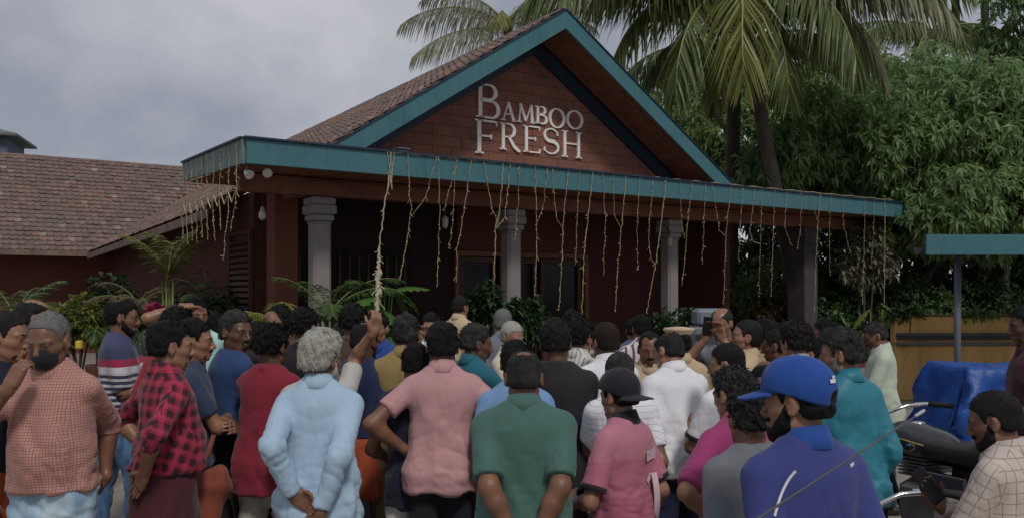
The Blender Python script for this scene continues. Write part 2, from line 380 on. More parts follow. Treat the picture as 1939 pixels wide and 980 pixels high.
# left slope of the main roof (eave runs back from the street)
def slopeframe(s_):
    e = eaveL if s_ < 0 else eaveR
    o = L3(e, RBK + .03, zq(e, RBK) + .012); ex = L3(e, BE, zq(e, BE)) - L3(e, RBK, zq(e, RBK)); ex /= np.linalg.norm(ex)
    ey = L3(TM, RBK, ZP) - L3(e, RBK, zq(e, RBK)); ln = np.linalg.norm(ey); ey /= ln; nz_ = np.cross(ex, ey); nz_ *= np.sign(nz_[2]); return o, ex, ey, nz_, ln
o, ex, ey, nz_, ln = slopeframe(-1); ny = int(ln / .315)
lay_tiles(bld, o, ex, ey, nz_, int((BE - RBK) / .24), ny, .24, ln / ny, (295, lambda q: q[0] + abs(q[1] - ny * .55) * .25), lambda i, j: (ey[2] * (j + .2) * ln / ny + zq(eaveL, RBK) > 4.08) or i * .24 + RBK > CB1 + .05, True)
# ridge tiles
mb = MB(); a = np.linspace(-1.25, 1.25, 7); V = [(math.sin(q) * .13, y, math.cos(q) * .13) for y in (0, .46) for q in a] + [(math.sin(q) * .11, y, math.cos(q) * .11) for y in (0, .46) for q in a]
mb.raw(V, [(i, i + 1, 8 + i, 7 + i) for i in range(6)] + [(14 + i, 21 + i, 22 + i, 15 + i) for i in range(6)] + [(i, 14 + i, 15 + i, i + 1) for i in range(6)])
rt = mb.mesh('ridge_tile', tile_m)
for i in range(36):
    b0 = RBK + i * .42; ob = link('ridge_tile', rt, bld); ob.location = tuple(L3(TM, b0, zq(TM, b0) - .06)); ob.rotation_euler = (random.uniform(-.03, .03) - .026, 0, random.uniform(-.02, .02))
# ---- back wing on the left
wing = empty('tiled_side_wing', tuple(B3(-4, 18, 0)), BANG); tag(wing, 'long low wing with a mossy clay tile roof, left of the restaurant gable', 'building')
def W3(t, b, z): return v3_(t + 4, b - 18, z)
WE, WZ, WS, WW = 16.0, 3.03, .722, 4.5           # eave offset, eave height, slope, run to the ridge
mb = MB(); mb.box(W3(-8, WE + 1.2, 1.5), (18.4, .25, 3.0)); mb.build('wing_wall', lat_shaded, wing)
A = [W3(-18, WE, WZ - .02), W3(5.8, WE, WZ - .02), W3(5.8, WE + WW, WZ + WW * WS - .02), W3(-18, WE + WW, WZ + WW * WS - .02)]
MB().raw(A + [q - v3_(0, 0, .12) for q in A], [(0, 1, 2, 3), (7, 6, 5, 4), (0, 4, 5, 1), (1, 5, 6, 2), (2, 6, 7, 3), (3, 7, 4, 0)]).build('roof_deck', dk_w, wing)
A = [W3(-18, WE + WW, WZ + WW * WS - .02), W3(5.8, WE + WW, WZ + WW * WS - .02), W3(5.8, WE + 2 * WW, WZ), W3(-18, WE + 2 * WW, WZ)]
MB().raw(A + [q - v3_(0, 0, .12) for q in A], [(0, 1, 2, 3), (7, 6, 5, 4), (0, 4, 5, 1), (1, 5, 6, 2), (2, 6, 7, 3), (3, 7, 4, 0)]).build('rear_roof_deck', dk_w, wing)
ex = v3_(1, 0, 0); ey = v3_(0, WW, WW * WS); ln = np.linalg.norm(ey); ey /= ln; nz_ = np.cross(ex, ey); ny = 23; TW = .19
nx = int(14.5 / TW)
def wkeep(i, j):
    t = -9 + (i + .5) * TW; z = WZ + (j + .5) * ln / ny * ey[2]; b = WE + (j + .5) * ln / ny * ey[1]
    return t < eaveL - .1 or z > zq(t, b) - .02
lay_tiles(wing, W3(-9, WE - .06, WZ), ex, ey, nz_, nx, ny, TW, ln / ny, (296, lambda q: abs(q[0] - 33) * .6 + q[1]), wkeep, True)
rt2 = rt
for i in range(36):
    ob = link('ridge_tile', rt2, wing); ob.location = tuple(W3(-9 + i * .42, WE + WW, WZ + WW * WS - .05)); ob.rotation_euler = (0, random.uniform(-.05, .05), -math.pi / 2 + random.uniform(-.03, .03))
mb = MB(); mb.box(W3(-8.7, WE - .10, WZ - .06), (18.3, .05, .16)); mb.build('eave_board', simple('grey eave timber', (.16, .11, .085), .85, .3, 4, .3, 30), wing)
mb = MB(); mb.prism([L3(eaveL - .06, CB1 + .02, zq(eaveL, CB1) - .18), L3(eaveL - .06, CB1 + .02, zq(eaveL, CB1) - .02), L3(eaveL - .06, WE - .2, zq(eaveL, WE) - .02), L3(eaveL - .06, WE - .2, zq(eaveL, WE) - .18)], (.05, 0, 0)); mb.build('eave_board', simple('grey eave timber 2', (.17, .12, .10), .85, .3, 4, .3, 30), bld)
# ---- far roofed building behind the ridge
Yf = 38.0; c = P(-40, 265, Yf); far = empty('roofed_tower', (c[0], c[1], 0), .3); tag(far, 'blue-grey walled block with a flat hipped roof, peeping over the tiled wing at far left', 'building')
zt = P(0, 268, Yf)[2]; ze = P(0, 262, Yf)[2]
mb = MB(); mb.box((0, 0, ze / 2), (2.9, 3, ze)); mb.build('wall', simple('blue grey plaster', (.10, .125, .17), .9, .15), far)
mb = MB(); V = [(-1.9, -1.9, ze), (1.9, -1.9, ze), (1.9, 1.9, ze), (-1.9, 1.9, ze), (-.5, -.5, ze + .45), (.5, -.5, ze + .45), (.5, .5, ze + .45), (-.5, .5, ze + .45), (-1.9, -1.9, ze - .1), (1.9, -1.9, ze - .1), (1.9, 1.9, ze - .1), (-1.9, 1.9, ze - .1)]
mb.raw(V, [(4, 5, 6, 7), (0, 1, 5, 4), (1, 2, 6, 5), (2, 3, 7, 6), (3, 0, 4, 7), (8, 9, 1, 0), (9, 10, 2, 1), (10, 11, 3, 2), (11, 8, 0, 3), (11, 10, 9, 8)]); mb.build('roof', simple('pale roof sheet', (.13, .135, .13), .7, .2), far)

# ---- raised lettering on the gable
sign = empty('gable_sign', tuple(B3(6.3, gw, 4.6)), BANG); tag(sign, 'raised pale serif letters in two lines on the brick gable above the canopy', 'sign')
letm = simple('brushed pale metal', (.78, .72, .69), .45, .1, 8, .1, 60, .0, .5)
def stroke(mb, pts, w0, w1=None, n=1):
    "flat ribbon of given widths, extruded forward"
    pts = np.array(pts, float); wds = np.broadcast_to(np.asarray(w0 if w1 is None else np.linspace(w0, w1, len(pts)), float), (len(pts),))
    T = np.gradient(pts, axis=0); T /= np.linalg.norm(T, axis=1, keepdims=True) + 1e-9; Nn = np.stack([-T[:, 1], T[:, 0]], 1)
    Lp = pts + Nn * wds[:, None] / 2; Rp = pts - Nn * wds[:, None] / 2; m = len(pts)
    V = [(q[0], -.035, q[1]) for q in Lp] + [(q[0], -.035, q[1]) for q in Rp] + [(q[0], 0, q[1]) for q in Lp] + [(q[0], 0, q[1]) for q in Rp]
    Fq = []
    for i in range(m - 1): Fq += [(i, m + i, m + i + 1, i + 1), (2 * m + i, 2 * m + i + 1, 3 * m + i + 1, 3 * m + i), (i, i + 1, 2 * m + i + 1, 2 * m + i), (m + i, 3 * m + i, 3 * m + i + 1, m + i + 1)]
    Fq += [(0, 2 * m, 3 * m, m), (m - 1, 2 * m - 1, 4 * m - 1, 3 * m - 1)]
    mb.raw(V, Fq)
def arc(cx_, cy, rx, ry, a0, a1, n=14):
    a = np.radians(np.linspace(a0, a1, n)); return [(cx_ + rx * math.cos(q), cy + ry * math.sin(q)) for q in a]
def bow(n, thin, thick): return thin + (thick - thin) * np.sin(np.linspace(0, math.pi, n)) ** 1.3
def letter(ch, w_, h, tk):
    "letter in a box 0..w_, 0..h; tk = thick stroke"
    mb = MB(); th = tk * .42; sf = tk * .8; st = lambda pts, *a: stroke(mb, pts, *a)
    def ser(x, y, ext=sf): st([(x - tk / 2 - ext * .8, y), (x + tk / 2 + ext * .8, y)], th * .9)
    def stem(x, y0=0, y1=None, w1=tk, s0=True, s1=True):
        y1 = h if y1 is None else y1; st([(x, y0), (x, y1)], w1)
        if s0: ser(x, y0 + th * .45)
        if s1: ser(x, y1 - th * .45)
    x0 = tk * .9
    if ch == 'B':
        stem(x0); hm = h * .53
        for (y0, y1, xr) in ((hm, h, w_ * .88), (0, hm, w_)):
            ry = (y1 - y0 - th) / 2; yc = (y0 + y1) / 2; xs = xr - tk * .5 - min(ry * 1.0, (xr - x0) * .62); rx = xr - tk * .5 - xs
            P_ = [(x0, yc + ry), (xs, yc + ry)] + arc(xs, yc, rx, ry, 85, -85, 13) + [(xs, yc - ry), (x0, yc - ry)]
            st(P_, np.concatenate([[th, th], bow(13, th, tk * 1.05), [th, th]]))
    elif ch == 'A':
        st([(w_ * .06, 0), (w_ * .50, h)], th); st([(w_ * .46, h * 1.0), (w_ * .92, 0)], tk); st([(w_ * .2, h * .36), (w_ * .74, h * .36)], th); ser(w_ * .07, th * .4, sf * .5); ser(w_ * .92, th * .4, sf * .4)
    elif ch == 'M':
        st([(w_ * .10, 0), (w_ * .18, h)], th); st([(w_ * .16, h), (w_ * .50, h * .12)], tk); st([(w_ * .50, h * .08), (w_ * .84, h)], th); st([(w_ * .83, h), (w_ * .90, 0)], tk); ser(w_ * .10, th * .4, sf * .4); ser(w_ * .90, th * .4, sf * .4)
    elif ch == 'O':
        n = 33; a = np.linspace(0, 2 * math.pi, n); rx, ry = w_ / 2 - tk * .5, h / 2 - th * .4
        st([(w_ / 2 + rx * math.cos(q), h / 2 + ry * math.sin(q)) for q in a], th + (tk * 1.05 - th) * np.abs(np.cos(a)) ** 1.2)
    elif ch in 'FE':
        stem(x0); st([(x0, h - th / 2), (w_, h - th / 2)], th); st([(w_ - th * .3, h), (w_ - th * .2, h - h * .16)], th * 1.3, th * .6)
        st([(x0, h * .53), (w_ * .72, h * .53)], th); st([(w_ * .72, h * .60), (w_ * .72, h * .45)], th)
        if ch == 'E': st([(x0, th / 2), (w_, th / 2)], th); st([(w_ - th * .3, 0), (w_ + th * .3, h * .17)], th * 1.3, th * .6)
    elif ch == 'R':
        stem(x0); hm = h * .46; xr = w_ * .82; ry = (h - hm - th) / 2; yc = (h + hm) / 2; xs = xr - tk * .5 - ry; 
        st([(x0, yc + ry), (xs, yc + ry)] + arc(xs, yc, ry, ry, 85, -85, 13) + [(xs, yc - ry), (x0, yc - ry)], np.concatenate([[th, th], bow(13, th, tk * 1.05), [th, th]]))
        st([(w_ * .42, hm + th), (w_ * .74, h * .14), (w_ * .98, 0), (w_ * 1.06, .005)], [tk * .8, tk, tk * .9, th])
    elif ch == 'S':
        rr = h * .25; cxx = w_ / 2; P_ = arc(cxx, h * .75 - th * .3, w_ * .40, rr - th * .2, 25, 250, 14) + arc(cxx, h * .25 + th * .3, w_ * .43, rr - th * .2, 75, -155, 15)
        n = len(P_); st(P_, th + (tk * 1.15 - th) * np.exp(-((np.arange(n) - n * .48) / (n * .2)) ** 2)); st([(P_[0][0], P_[0][1] + h * .05), (P_[0][0] + .01, P_[0][1] - h * .10)], th * 1.2); st([(P_[-1][0], P_[-1][1] + h * .10), (P_[-1][0] - .01, P_[-1][1] - h * .05)], th * 1.2)
    elif ch == 'H':
        stem(x0); stem(w_ - x0); st([(x0, h * .52), (w_ - x0, h * .52)], th)
    return mb
def wall_t(px, py):       # building coordinates of a photo pixel on the gable wall
    k = (px - CX) / F; B0 = BC + (gw - .03) * BN; t = (k * B0[1] - B0[0]) / (BD[0] - k * BD[1]); Y = (B0 + t * BD)[1]; return t, CAMH - (py - YH) / F * Y
# (char, left px, right px at its base line, base py, top py)
LET = [('B', 902, 946, 222, 160), ('A', 950, 974, 228, 194), ('M', 979, 1010, 231, 198), ('B', 1013, 1036, 234, 202), ('O', 1038, 1069, 241, 206), ('O', 1071, 1103, 243, 210),
       ('F', 900, 940, 290, 228), ('R', 947, 982, 283, 234), ('E', 991, 1021, 288, 239), ('S', 1027, 1058, 291, 243), ('H', 1064, 1099, 297, 249)]
for ch, x0, x1, yb, yt in LET:
    t0, zb = wall_t(x0, yb); t1, _ = wall_t(x1, yb); _, zt = wall_t((x0 + x1) / 2, yt)
    big = ch in 'F' or (ch == 'B' and yb < 225)
    mb = letter(ch, t1 - t0, zt - zb, .085 if big else (.068 if yb > 270 else .062))
    mb.build('letter', letm, sign, loc=(t0 - 6.3, -.022, zb - 4.6))
# ================================================================ VEGETATION
def leafmat(name, a, b, tip=None, rough=.45, trans=.25):
    m, t = newmat(name); ge = t.n('ShaderNodeNewGeometry'); pos = ge.outputs['Position']
    r = ge.outputs['Random Per Island']
    c = t.mix(r, a, b); c = t.mix(t.mapr(t.noise(pos, .9, 3), .38, .66, 0, .8), c, tuple(x * 1.25 for x in b))
    if tip: c = t.mix(t.mapr(r, .86, .95, 0, 1), c, tip)
    pr = t.n('ShaderNodeBsdfPrincipled', {'Base Color': c, 'Roughness': rough, 'Specular IOR Level': .4})
    tr = t.n('ShaderNodeBsdfTranslucent', {'Color': c}); mx_ = t.n('ShaderNodeMixShader', {0: trans}); t.t.links.new(pr.outputs[0], mx_.inputs[1]); t.t.links.new(tr.outputs[0], mx_.inputs[2])
    o = t.n('ShaderNodeOutputMaterial'); t.t.links.new(mx_.outputs[0], o.inputs[0]); return m
bark = simple('rough bark', (.060, .045, .036), .95, .35, 4, .7, 25)
palm_bark = simple('ringed palm bark', (.095, .078, .064), .95, .3, 3, .7, 18)
def leaves(base, dirs, ln, wd, droop, rnd, face=None):
    """leaf blades: base (n,3), dirs (n,3) unit, folded kites of 4 quads-as-6-verts"""
    n = len(base); ln = np.broadcast_to(ln, (n,))[:, None]; wd = np.broadcast_to(wd, (n,))[:, None]
    ref = (np.array([0, 0, 1.]) if face is None else face) + rnd.normal(0, .35, (n, 3)); sd = np.cross(dirs, ref); sd /= np.linalg.norm(sd, axis=1, keepdims=True) + 1e-6; nm = np.cross(sd, dirs)
    dz = np.array([0, 0, -1.])
    mid = base + dirs * ln * .5 + dz * ln * droop * .25; tip = base + dirs * ln + dz * ln * droop
    V = np.stack([base, mid + sd * wd / 2 + nm * wd * .18, mid - sd * wd / 2 + nm * wd * .18, mid, tip], 1).reshape(-1, 3)
    o = (np.arange(n) * 5)[:, None]
    Fq = np.concatenate([o + np.array([[0, 1, 3]]), o + np.array([[0, 3, 2]]), o + np.array([[1, 4, 3]]), o + np.array([[3, 4, 2]])])
    return V, Fq
def unit(v): return v / (np.linalg.norm(v, axis=1, keepdims=True) + 1e-9)
def crown_points(blobs, n, rnd, shell=.55):
    "points through the outer part of a set of ellipsoids (cx,cy,cz,rx,ry,rz), with outward directions"
    B = np.array(blobs, float); wgt = (B[:, 3] * B[:, 5] * B[:, 4]) ** .67; k = rnd.choice(len(B), n, p=wgt / wgt.sum())
    d = unit(rnd.normal(size=(n, 3))); r = shell + (1 - shell) * rnd.random(n) ** .6
    r *= 1 + .10 * np.sin(d[:, 0] * 7 + k) + .08 * np.sin(d[:, 2] * 9 + 2 * k) + rnd.normal(0, .03, n)
    return B[k, :3] + d * B[k, 3:] * r[:, None], d
def leafy(name, parent, mat, blobs, ncl, per, ln, wd, seed, droop=.5, shell=.55, spread=.8, loc=(0, 0, 0), hang=0.0):
    rnd = np.random.default_rng(seed); p, d = crown_points(blobs, ncl, rnd, shell)
    base = np.repeat(p, per, 0) + rnd.normal(0, ln * .12, (ncl * per, 3)); dd = unit(np.repeat(d, per, 0) * .7 + rnd.normal(0, spread, (ncl * per, 3)) + np.array([0, 0, .15]))
    L_ = ln * rnd.uniform(.6, 1.25, ncl * per)
    face = None
    if hang:      # blades hang and turn their faces outward and up to the light
        o_ = np.repeat(d, per, 0); dd = unit(o_ * .35 + np.array([0, 0, -hang]) + rnd.normal(0, spread * .85, (ncl * per, 3))); face = unit(o_ * .8 + np.array([0, 0, .6]))
    V, Fq = leaves(base, dd, L_, wd * rnd.uniform(.7, 1.3, ncl * per), droop * rnd.uniform(.5, 1.4, ncl * per)[:, None], rnd, face)
    return link(name, mesh_np(name, V - np.array(loc), Fq, [mat]), parent)
def limb(mb, a, b, r0, r1, seed, n=7):
    r2 = np.random.default_rng(seed); t = np.linspace(0, 1, n)[:, None]; a = np.asarray(a, float); b = np.asarray(b, float)
    p = a + (b - a) * t + np.cumsum(r2.normal(0, .04, (n, 3)), 0) * np.linalg.norm(b - a) * .25 * np.sin(t * math.pi); mb.tube(p, np.linspace(r0, r1, n), 8)
def broad_tree(name, label, base, blobs, mat, ncl, per, ln, wd, seed, droop=.5, shell=.5, tr=.22, group=None, spread=.8):
    base = np.asarray(base, float); e = empty(name, tuple(base)); tag(e, label, 'tree', group)
    B = np.array(blobs, float); c = B[:, :3].mean(0); mb = MB(); fork = base + (np.array([c[0], c[1], 0]) - [base[0], base[1], 0]) * .35 + [0, 0, max(1.2, (c[2] - base[2]) * .5)]
    limb(mb, base - base, fork - base, tr, tr * .7, seed); mb.build('trunk', bark, e, True)
    for i, b in enumerate(B[:9]):
        mb = MB(); limb(mb, fork - base, b[:3] - base, tr * .55, .03, seed + i); mb.build('limb', bark, e, True)
    o = leafy('crown', e, mat, blobs, ncl, per, ln, wd, seed, droop, shell, spread, loc=tuple(base), hang=.45); return e
mango = leafmat('mango leaf', (.120, .205, .075), (.190, .290, .105), (.30, .38, .17), .42, .5)
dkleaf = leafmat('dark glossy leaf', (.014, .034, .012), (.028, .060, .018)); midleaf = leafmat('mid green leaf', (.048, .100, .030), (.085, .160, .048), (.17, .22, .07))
# big leafy tree on the right: crown masses given by where they stand in space
def blob(px, py, Y, rx, rz, ry=None):
    q = P(px, py, Y); return (q[0], q[1], q[2], rx / F * Y, (ry or rx) / F * Y, rz / F * Y)
MG = [blob(1740, 300, 23.5, 190, 150), blob(1600, 330, 24, 150, 95), blob(1870, 260, 23, 140, 150), blob(1760, 190, 25, 120, 90), blob(1680, 270, 22.5, 110, 90), blob(1830, 390, 22, 150, 90), blob(1920, 360, 22.5, 120, 120), blob(1480, 320, 24.5, 95, 60), blob(1660, 380, 23.8, 120, 50), blob(1960, 300, 22.5, 90, 120), blob(1955, 200, 24, 80, 80), blob(1560, 270, 25, 90, 60), blob(1740, 410, 22, 110, 60), blob(1850, 180, 24, 80, 60), blob(1490, 290, 22.4, 80, 55), blob(1550, 225, 22.8, 75, 60), blob(1450, 340, 22.6, 70, 40)]
broad_tree('mango_tree', 'large bright green tree with long drooping leaves, right of the gable', P(1760, 548, 24) * [1, 1, 0], MG, mango, 7600, 9, .27, .080, 11, .34, .62, .26, 'trees round the restaurant', .75)
MG2 = [blob(1390, 250, 30, 120, 120), blob(1270, 200, 31, 90, 90), blob(1500, 180, 31, 130, 110), blob(1600, 150, 32, 100, 70), blob(1420, 330, 29, 100, 60), blob(1310, 290, 30, 80, 70)]
broad_tree('broadleaf_tree', 'darker bushy tree filling the gap behind the coconut palm trunks', P(1430, 548, 30) * [1, 1, 0], MG2, leafmat('bright mid leaf', (.10, .17, .055), (.18, .26, .085), (.28, .34, .13), .45, .5), 2600, 8, .34, .09, 12, .4, .6, .25, 'trees round the restaurant')
MG3 = [blob(1920, 30, 34, 70, 80), blob(1960, 120, 34, 60, 110), blob(1900, 100, 35, 30, 40)]
broad_tree('thin_leaved_tree', 'thinly leaved tree in the top right corner against the sky', P(1990, 548, 34) * [1, 1, 0], MG3, midleaf, 420, 7, .34, .10, 13, .4, .3, .2, 'trees round the restaurant')
# dark backdrop trees under the canopy line on the right
UD = [blob(1560, 480, 26, 130, 100), blob(1720, 500, 26.5, 140, 110), blob(1880, 510, 26, 130, 110), blob(1980, 470, 26, 110, 120), blob(1960, 540, 23, 100, 70), blob(1440, 500, 27, 90, 90), blob(1340, 500, 28, 80, 90)]
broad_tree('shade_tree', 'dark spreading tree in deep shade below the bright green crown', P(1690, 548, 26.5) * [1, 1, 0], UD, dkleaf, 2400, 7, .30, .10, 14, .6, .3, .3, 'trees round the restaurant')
mb = MB(); limb(mb, P(1700, 600, 23.4), P(1790, 470, 23.5), .16, .10, 5); e = mb.build('leaning_trunk', bark, None, True); tag(e, 'thick dark leaning trunk above the ochre wall', 'tree', 'trees round the restaurant')
mb = MB(); limb(mb, P(1905, 600, 22.6) * [1, 1, 0], P(1907, 440, 22.6), .10, .08, 8); e = mb.build('pale_trunk', simple('pale mottled bark', (.17, .15, .125), .9, .4, 6, .4, 20), None, True); tag(e, 'slim pale mottled trunk behind the ochre wall, right of the post', 'tree', 'trees round the restaurant')
# ---- coconut palms
palm_green = leafmat('palm leaflet green', (.080, .120, .038), (.135, .170, .055), None, .4, .36); palm_yel = leafmat('palm leaflet yellowing', (.130, .150, .038), (.215, .220, .060), None, .4, .35); palm_dry = leafmat('palm leaflet grey', (.15, .155, .085), (.22, .22, .13), None, .5, .3)
rach = simple('palm midrib', (.21, .20, .07), .5, .2, 4)
def frond_parts(L_, el0, droop, seed, nl=104, lw=.062, ll=1.12, hang=.75, tipdroop=1.0):
    "a frond in the X-Z plane starting at the origin"
    rnd = np.random.default_rng(seed); n = 15; s = np.linspace(0, 1, n); el = el0 - droop * s ** 1.25; dx = np.cumsum(np.cos(el)) / n * L_; dz = np.cumsum(np.sin(el)) / n * L_
    pts = np.stack([dx - dx[0], rnd.normal(0, .01, n).cumsum() * L_ * .15, dz - dz[0]], 1)
    m1 = MB(); m1.tube(pts, np.linspace(.045, .008, n) * L_ / 4, 5)
    q = np.linspace(.10, .995, nl); bx = np.stack([np.interp(q, s, pts[:, i]) for i in range(3)], 1); tg = np.stack([np.interp(q, s, np.gradient(pts[:, i])) for i in range(3)], 1); tg = unit(tg)
    base = []; dirs = []; lens = []
    for sd in (-1, 1):
        side = np.array([0, sd, 0.]); upv = np.cross(tg, side) * sd
        fwd = .35 + .75 * q ** 2
        d = tg * fwd[:, None] + side * (1.0 - .35 * q)[:, None] + np.abs(upv) * 0 + np.array([0, 0, -hang]) * rnd.uniform(.6, 1.3, nl)[:, None] + rnd.normal(0, .07, (nl, 3))
        base.append(bx); dirs.append(unit(d)); lens.append(ll * L_ / 4 * (np.sin(np.pi * np.clip(.16 + .78 * q, 0, 1)) ** .7) * rnd.uniform(.85, 1.1, nl))
    base = np.concatenate(base); dirs = np.concatenate(dirs); lens = np.concatenate(lens); n2 = len(base)
    sd = np.cross(dirs, np.array([0, 0, 1.]) + rnd.normal(0, .3, (n2, 3))); sd = unit(sd); l_ = lens[:, None]; dz_ = np.array([0, 0, -1.]); w_ = lw * L_ / 4
    a = base; b = base + dirs * l_ * .5 + dz_ * l_ * .10 * tipdroop; c = base + dirs * l_ * .92 + dz_ * l_ * .42 * tipdroop
    V = np.stack([a - sd * w_ * .35, a + sd * w_ * .35, b - sd * w_ * .5, b + sd * w_ * .5, c], 1).reshape(-1, 3); o = (np.arange(n2) * 5)[:, None]
    F4 = o + np.array([[0, 1, 3, 2]]); F3 = o + np.array([[2, 3, 4]])
    return m1, V, F4, F3
def frond(parent, mat, L_, el0, droop, az, seed, loc=(0, 0, 0), **k):
    m1, V, F4, F3 = frond_parts(L_, math.radians(el0), math.radians(droop), seed, **k)
    fr = m1.build('frond', rach, parent, True); fr.rotation_euler = (0, 0, math.radians(az)); fr.location = loc
    link('leaflets', mesh_np('leaflets', V, [F4, F3], [mat]), fr)['kind'] = 'stuff'; return fr
def palm(label, base, top, r0, r1, fronds, seed, nuts=0, cat='palm tree', group='coconut palms', lw=.044):
    base = np.asarray(base, float); top = np.asarray(top, float); e = empty('coconut_palm', tuple(base)); tag(e, label, cat, group)
    t = np.linspace(0, 1, 26)[:, None]; mid = (base + top) / 2 + (top - base)[[1, 0, 2]] * [0.04, 0, 0]
    p = (1 - t) ** 2 * base + 2 * t * (1 - t) * mid + t ** 2 * top - base
    r = np.linspace(r0, r1, 26) * (1 + .05 * (np.arange(26) % 2)); mb = MB(); mb.tube(p, r, 10); mb.build('trunk', palm_bark, e, True)
    for i, (az, el, dr, L_, mt) in enumerate(fronds): frond(e, mt, L_, el, dr, az, seed * 50 + i, loc=tuple(top - base + np.array([0, 0, random.uniform(-.2, .1)])), lw=lw)
    for i in range(nuts):
        a = i * 2.4; mb = MB(); mb.ball((0, 0, 0), .13, 8, 6, (1, 1, 1.2)); mb.build('coconut', simple('coconut husk', (.16, .15, .04), .6), e, True, loc=tuple(top - base + np.array([math.cos(a) * .3, math.sin(a) * .3, -.35 - .1 * (i % 2)])))
    return e
Yp = 21.5; top = P(1392, -25, Yp)
G_, Y_, D_ = palm_green, palm_yel, palm_dry; W_ = leafmat('wind-bleached palm leaflet', (.20, .205, .13), (.29, .29, .20), None, .5, .4)
palm('tall leaning coconut palm with one big yellowing frond hanging in front', P(1535, 560, Yp) * [1, 1, 0], top, .19, .15,
     [(-102, -4, 80, 5.6, Y_), (-42, 16, 70, 6.0, D_), (-22, 30, 74, 6.0, G_), (0, 30, 70, 5.6, G_), (-152, 22, 72, 6.0, G_), (-172, 30, 72, 6.0, G_), (165, 40, 80, 5.4, G_), (-130, -8, 78, 5.0, G_), (-75, -22, 66, 4.6, G_), (-58, -2, 80, 5.4, G_), (20, 40, 80, 5.0, G_), (60, 50, 80, 5.0, G_), (100, 50, 80, 5.0, G_), (140, 45, 80, 5.2, G_), (-140, 40, 92, 5.6, D_), (-20, 0, 76, 5.0, D_), (-118, -30, 55, 4.2, Y_), (-160, 0, 76, 5.0, G_)], 3, nuts=7)
palm('second coconut palm with a straight trunk, left of the leaning trunk', P(1378, 560, 24) * [1, 1, 0], P(1392, 110, 24), .22, .17, [(-95, 30, 110, 3.8, G_), (-150, 35, 105, 4.0, G_), (170, 30, 95, 4.2, G_), (130, 40, 90, 4.0, G_), (-40, 35, 100, 3.8, G_), (0, 40, 95, 4.0, G_), (60, 50, 90, 3.8, G_), (-120, -5, 80, 3.2, Y_), (-70, 0, 80, 3.0, G_)], 4, nuts=4)
top = P(962, 45, 32)
palm('coconut palm behind the gable roof with pale wind-blown fronds', P(975, 560, 32) * [1, 1, 0], top, .24, .18, [(178, 34, 70, 4.6, W_), (165, 56, 74, 4.2, W_), (-168, 4, 50, 4.2, W_), (-60, 44, 80, 3.4, G_), (10, 30, 60, 3.8, W_), (60, 60, 70, 3.6, W_), (-100, 20, 80, 2.8, Y_)], 5, lw=.034)
top = P(1790, -30, 38)
palm('slim far coconut palm, left one of the two trunks in the top right corner', P(1822, 560, 38) * [1, 1, 0], P(1808, -60, 38), .20, .16, [(-160, 28, 70, 4.6, G_), (175, 20, 60, 4.8, D_), (-120, 10, 90, 4.2, G_), (-60, 10, 90, 4.0, G_), (-20, 25, 80, 4.4, G_), (20, 30, 70, 4.2, G_), (90, 50, 70, 4.2, G_), (140, 40, 70, 4.4, G_), (-90, 40, 110, 4.0, G_)], 6)
palm('slim far coconut palm, right one of the two trunks in the top right corner', P(1880, 560, 40) * [1, 1, 0], P(1862, -90, 40), .20, .16, [(-160, 28, 75, 4.4, G_), (175, 20, 70, 4.6, G_), (-110, 10, 90, 4.2, G_), (-50, 10, 90, 4.0, G_), (-10, 25, 80, 4.4, G_), (60, 50, 70, 4.2, G_)], 7)
palm('short dark coconut palm half hidden by the crown of the bright green tree', P(1770, 560, 36) * [1, 1, 0], P(1765, 60, 36), .22, .18, [(-170, 20, 70, 4.4, G_), (160, 40, 70, 4.2, G_), (-130, -8, 80, 3.8, G_), (-90, 10, 90, 3.8, G_), (-50, -5, 80, 3.8, G_), (-10, 20, 70, 4.2, G_), (30, 40, 70, 4.0, G_), (90, 50, 70, 4.0, G_)], 8)
# ---- garden plants in front of the porch and along the left
def feather_plant(label, x, py_top, Y, n, L_, mat, seed, el=(35, 75), droop=70, cat='palm plant', group='potted and bedded palms', azs=None):
    q = P(x, YH, Y); zt = P(x, py_top, Y)[2]; e = empty('areca_palm', (q[0], q[1], 0)); tag(e, label, cat, group); r2 = random.Random(seed)
    st = max(.2, zt - L_ * .38)
    mb = MB()
    mb.lathe((0, 0, 0), [(.20, 0), (.24, .02), (.28, .38), (.29, .40), (.25, .40)], 14); mb.build('pot', simple('terracotta pot', (.20, .085, .05), .8, .2, 5), e, True)
    mb = MB()
    for i in range(4):
        a = i * 1.6; mb.tube([(math.cos(a) * .05, math.sin(a) * .05, .38), (math.cos(a) * .09, math.sin(a) * .09, st)], [.03, .018], 6)
    mb.build('stem', simple('green cane', (.12, .14, .04), .5), e, True)
    for i in range(n):
        az = azs[i] if azs else i * 360 / n + r2.uniform(-20, 20)
        frond(e, mat, L_ * r2.uniform(.8, 1.1), r2.uniform(*el), droop * r2.uniform(.8, 1.15), az, seed * 40 + i, loc=(0, 0, st), nl=34, lw=.075, ll=1.1, hang=.25, tipdroop=.5)
    return e
areca_y = leafmat('areca leaflet yellow green', (.105, .135, .025), (.19, .20, .04), None, .4, .3); areca_g = leafmat('areca leaflet green', (.035, .075, .022), (.06, .115, .035), None, .4, .3); vivid = leafmat('vivid leaf', (.045, .115, .022), (.075, .165, .035), None, .4, .3)
feather_plant('dark green feathery palm in front of the left stone column', 618, 535, 12.4, 10, 1.35, areca_g, 21, el=(20, 70), droop=70)
feather_plant('yellowish feathery palm low at the left of the porch', 530, 568, 12.0, 8, 1.15, areca_y, 22, el=(10, 60), droop=75)
feather_plant('tall yellow-green palm at the left corner of the building', 318, 478, 15.0, 9, 1.25, areca_y, 23, el=(55, 86), droop=62)
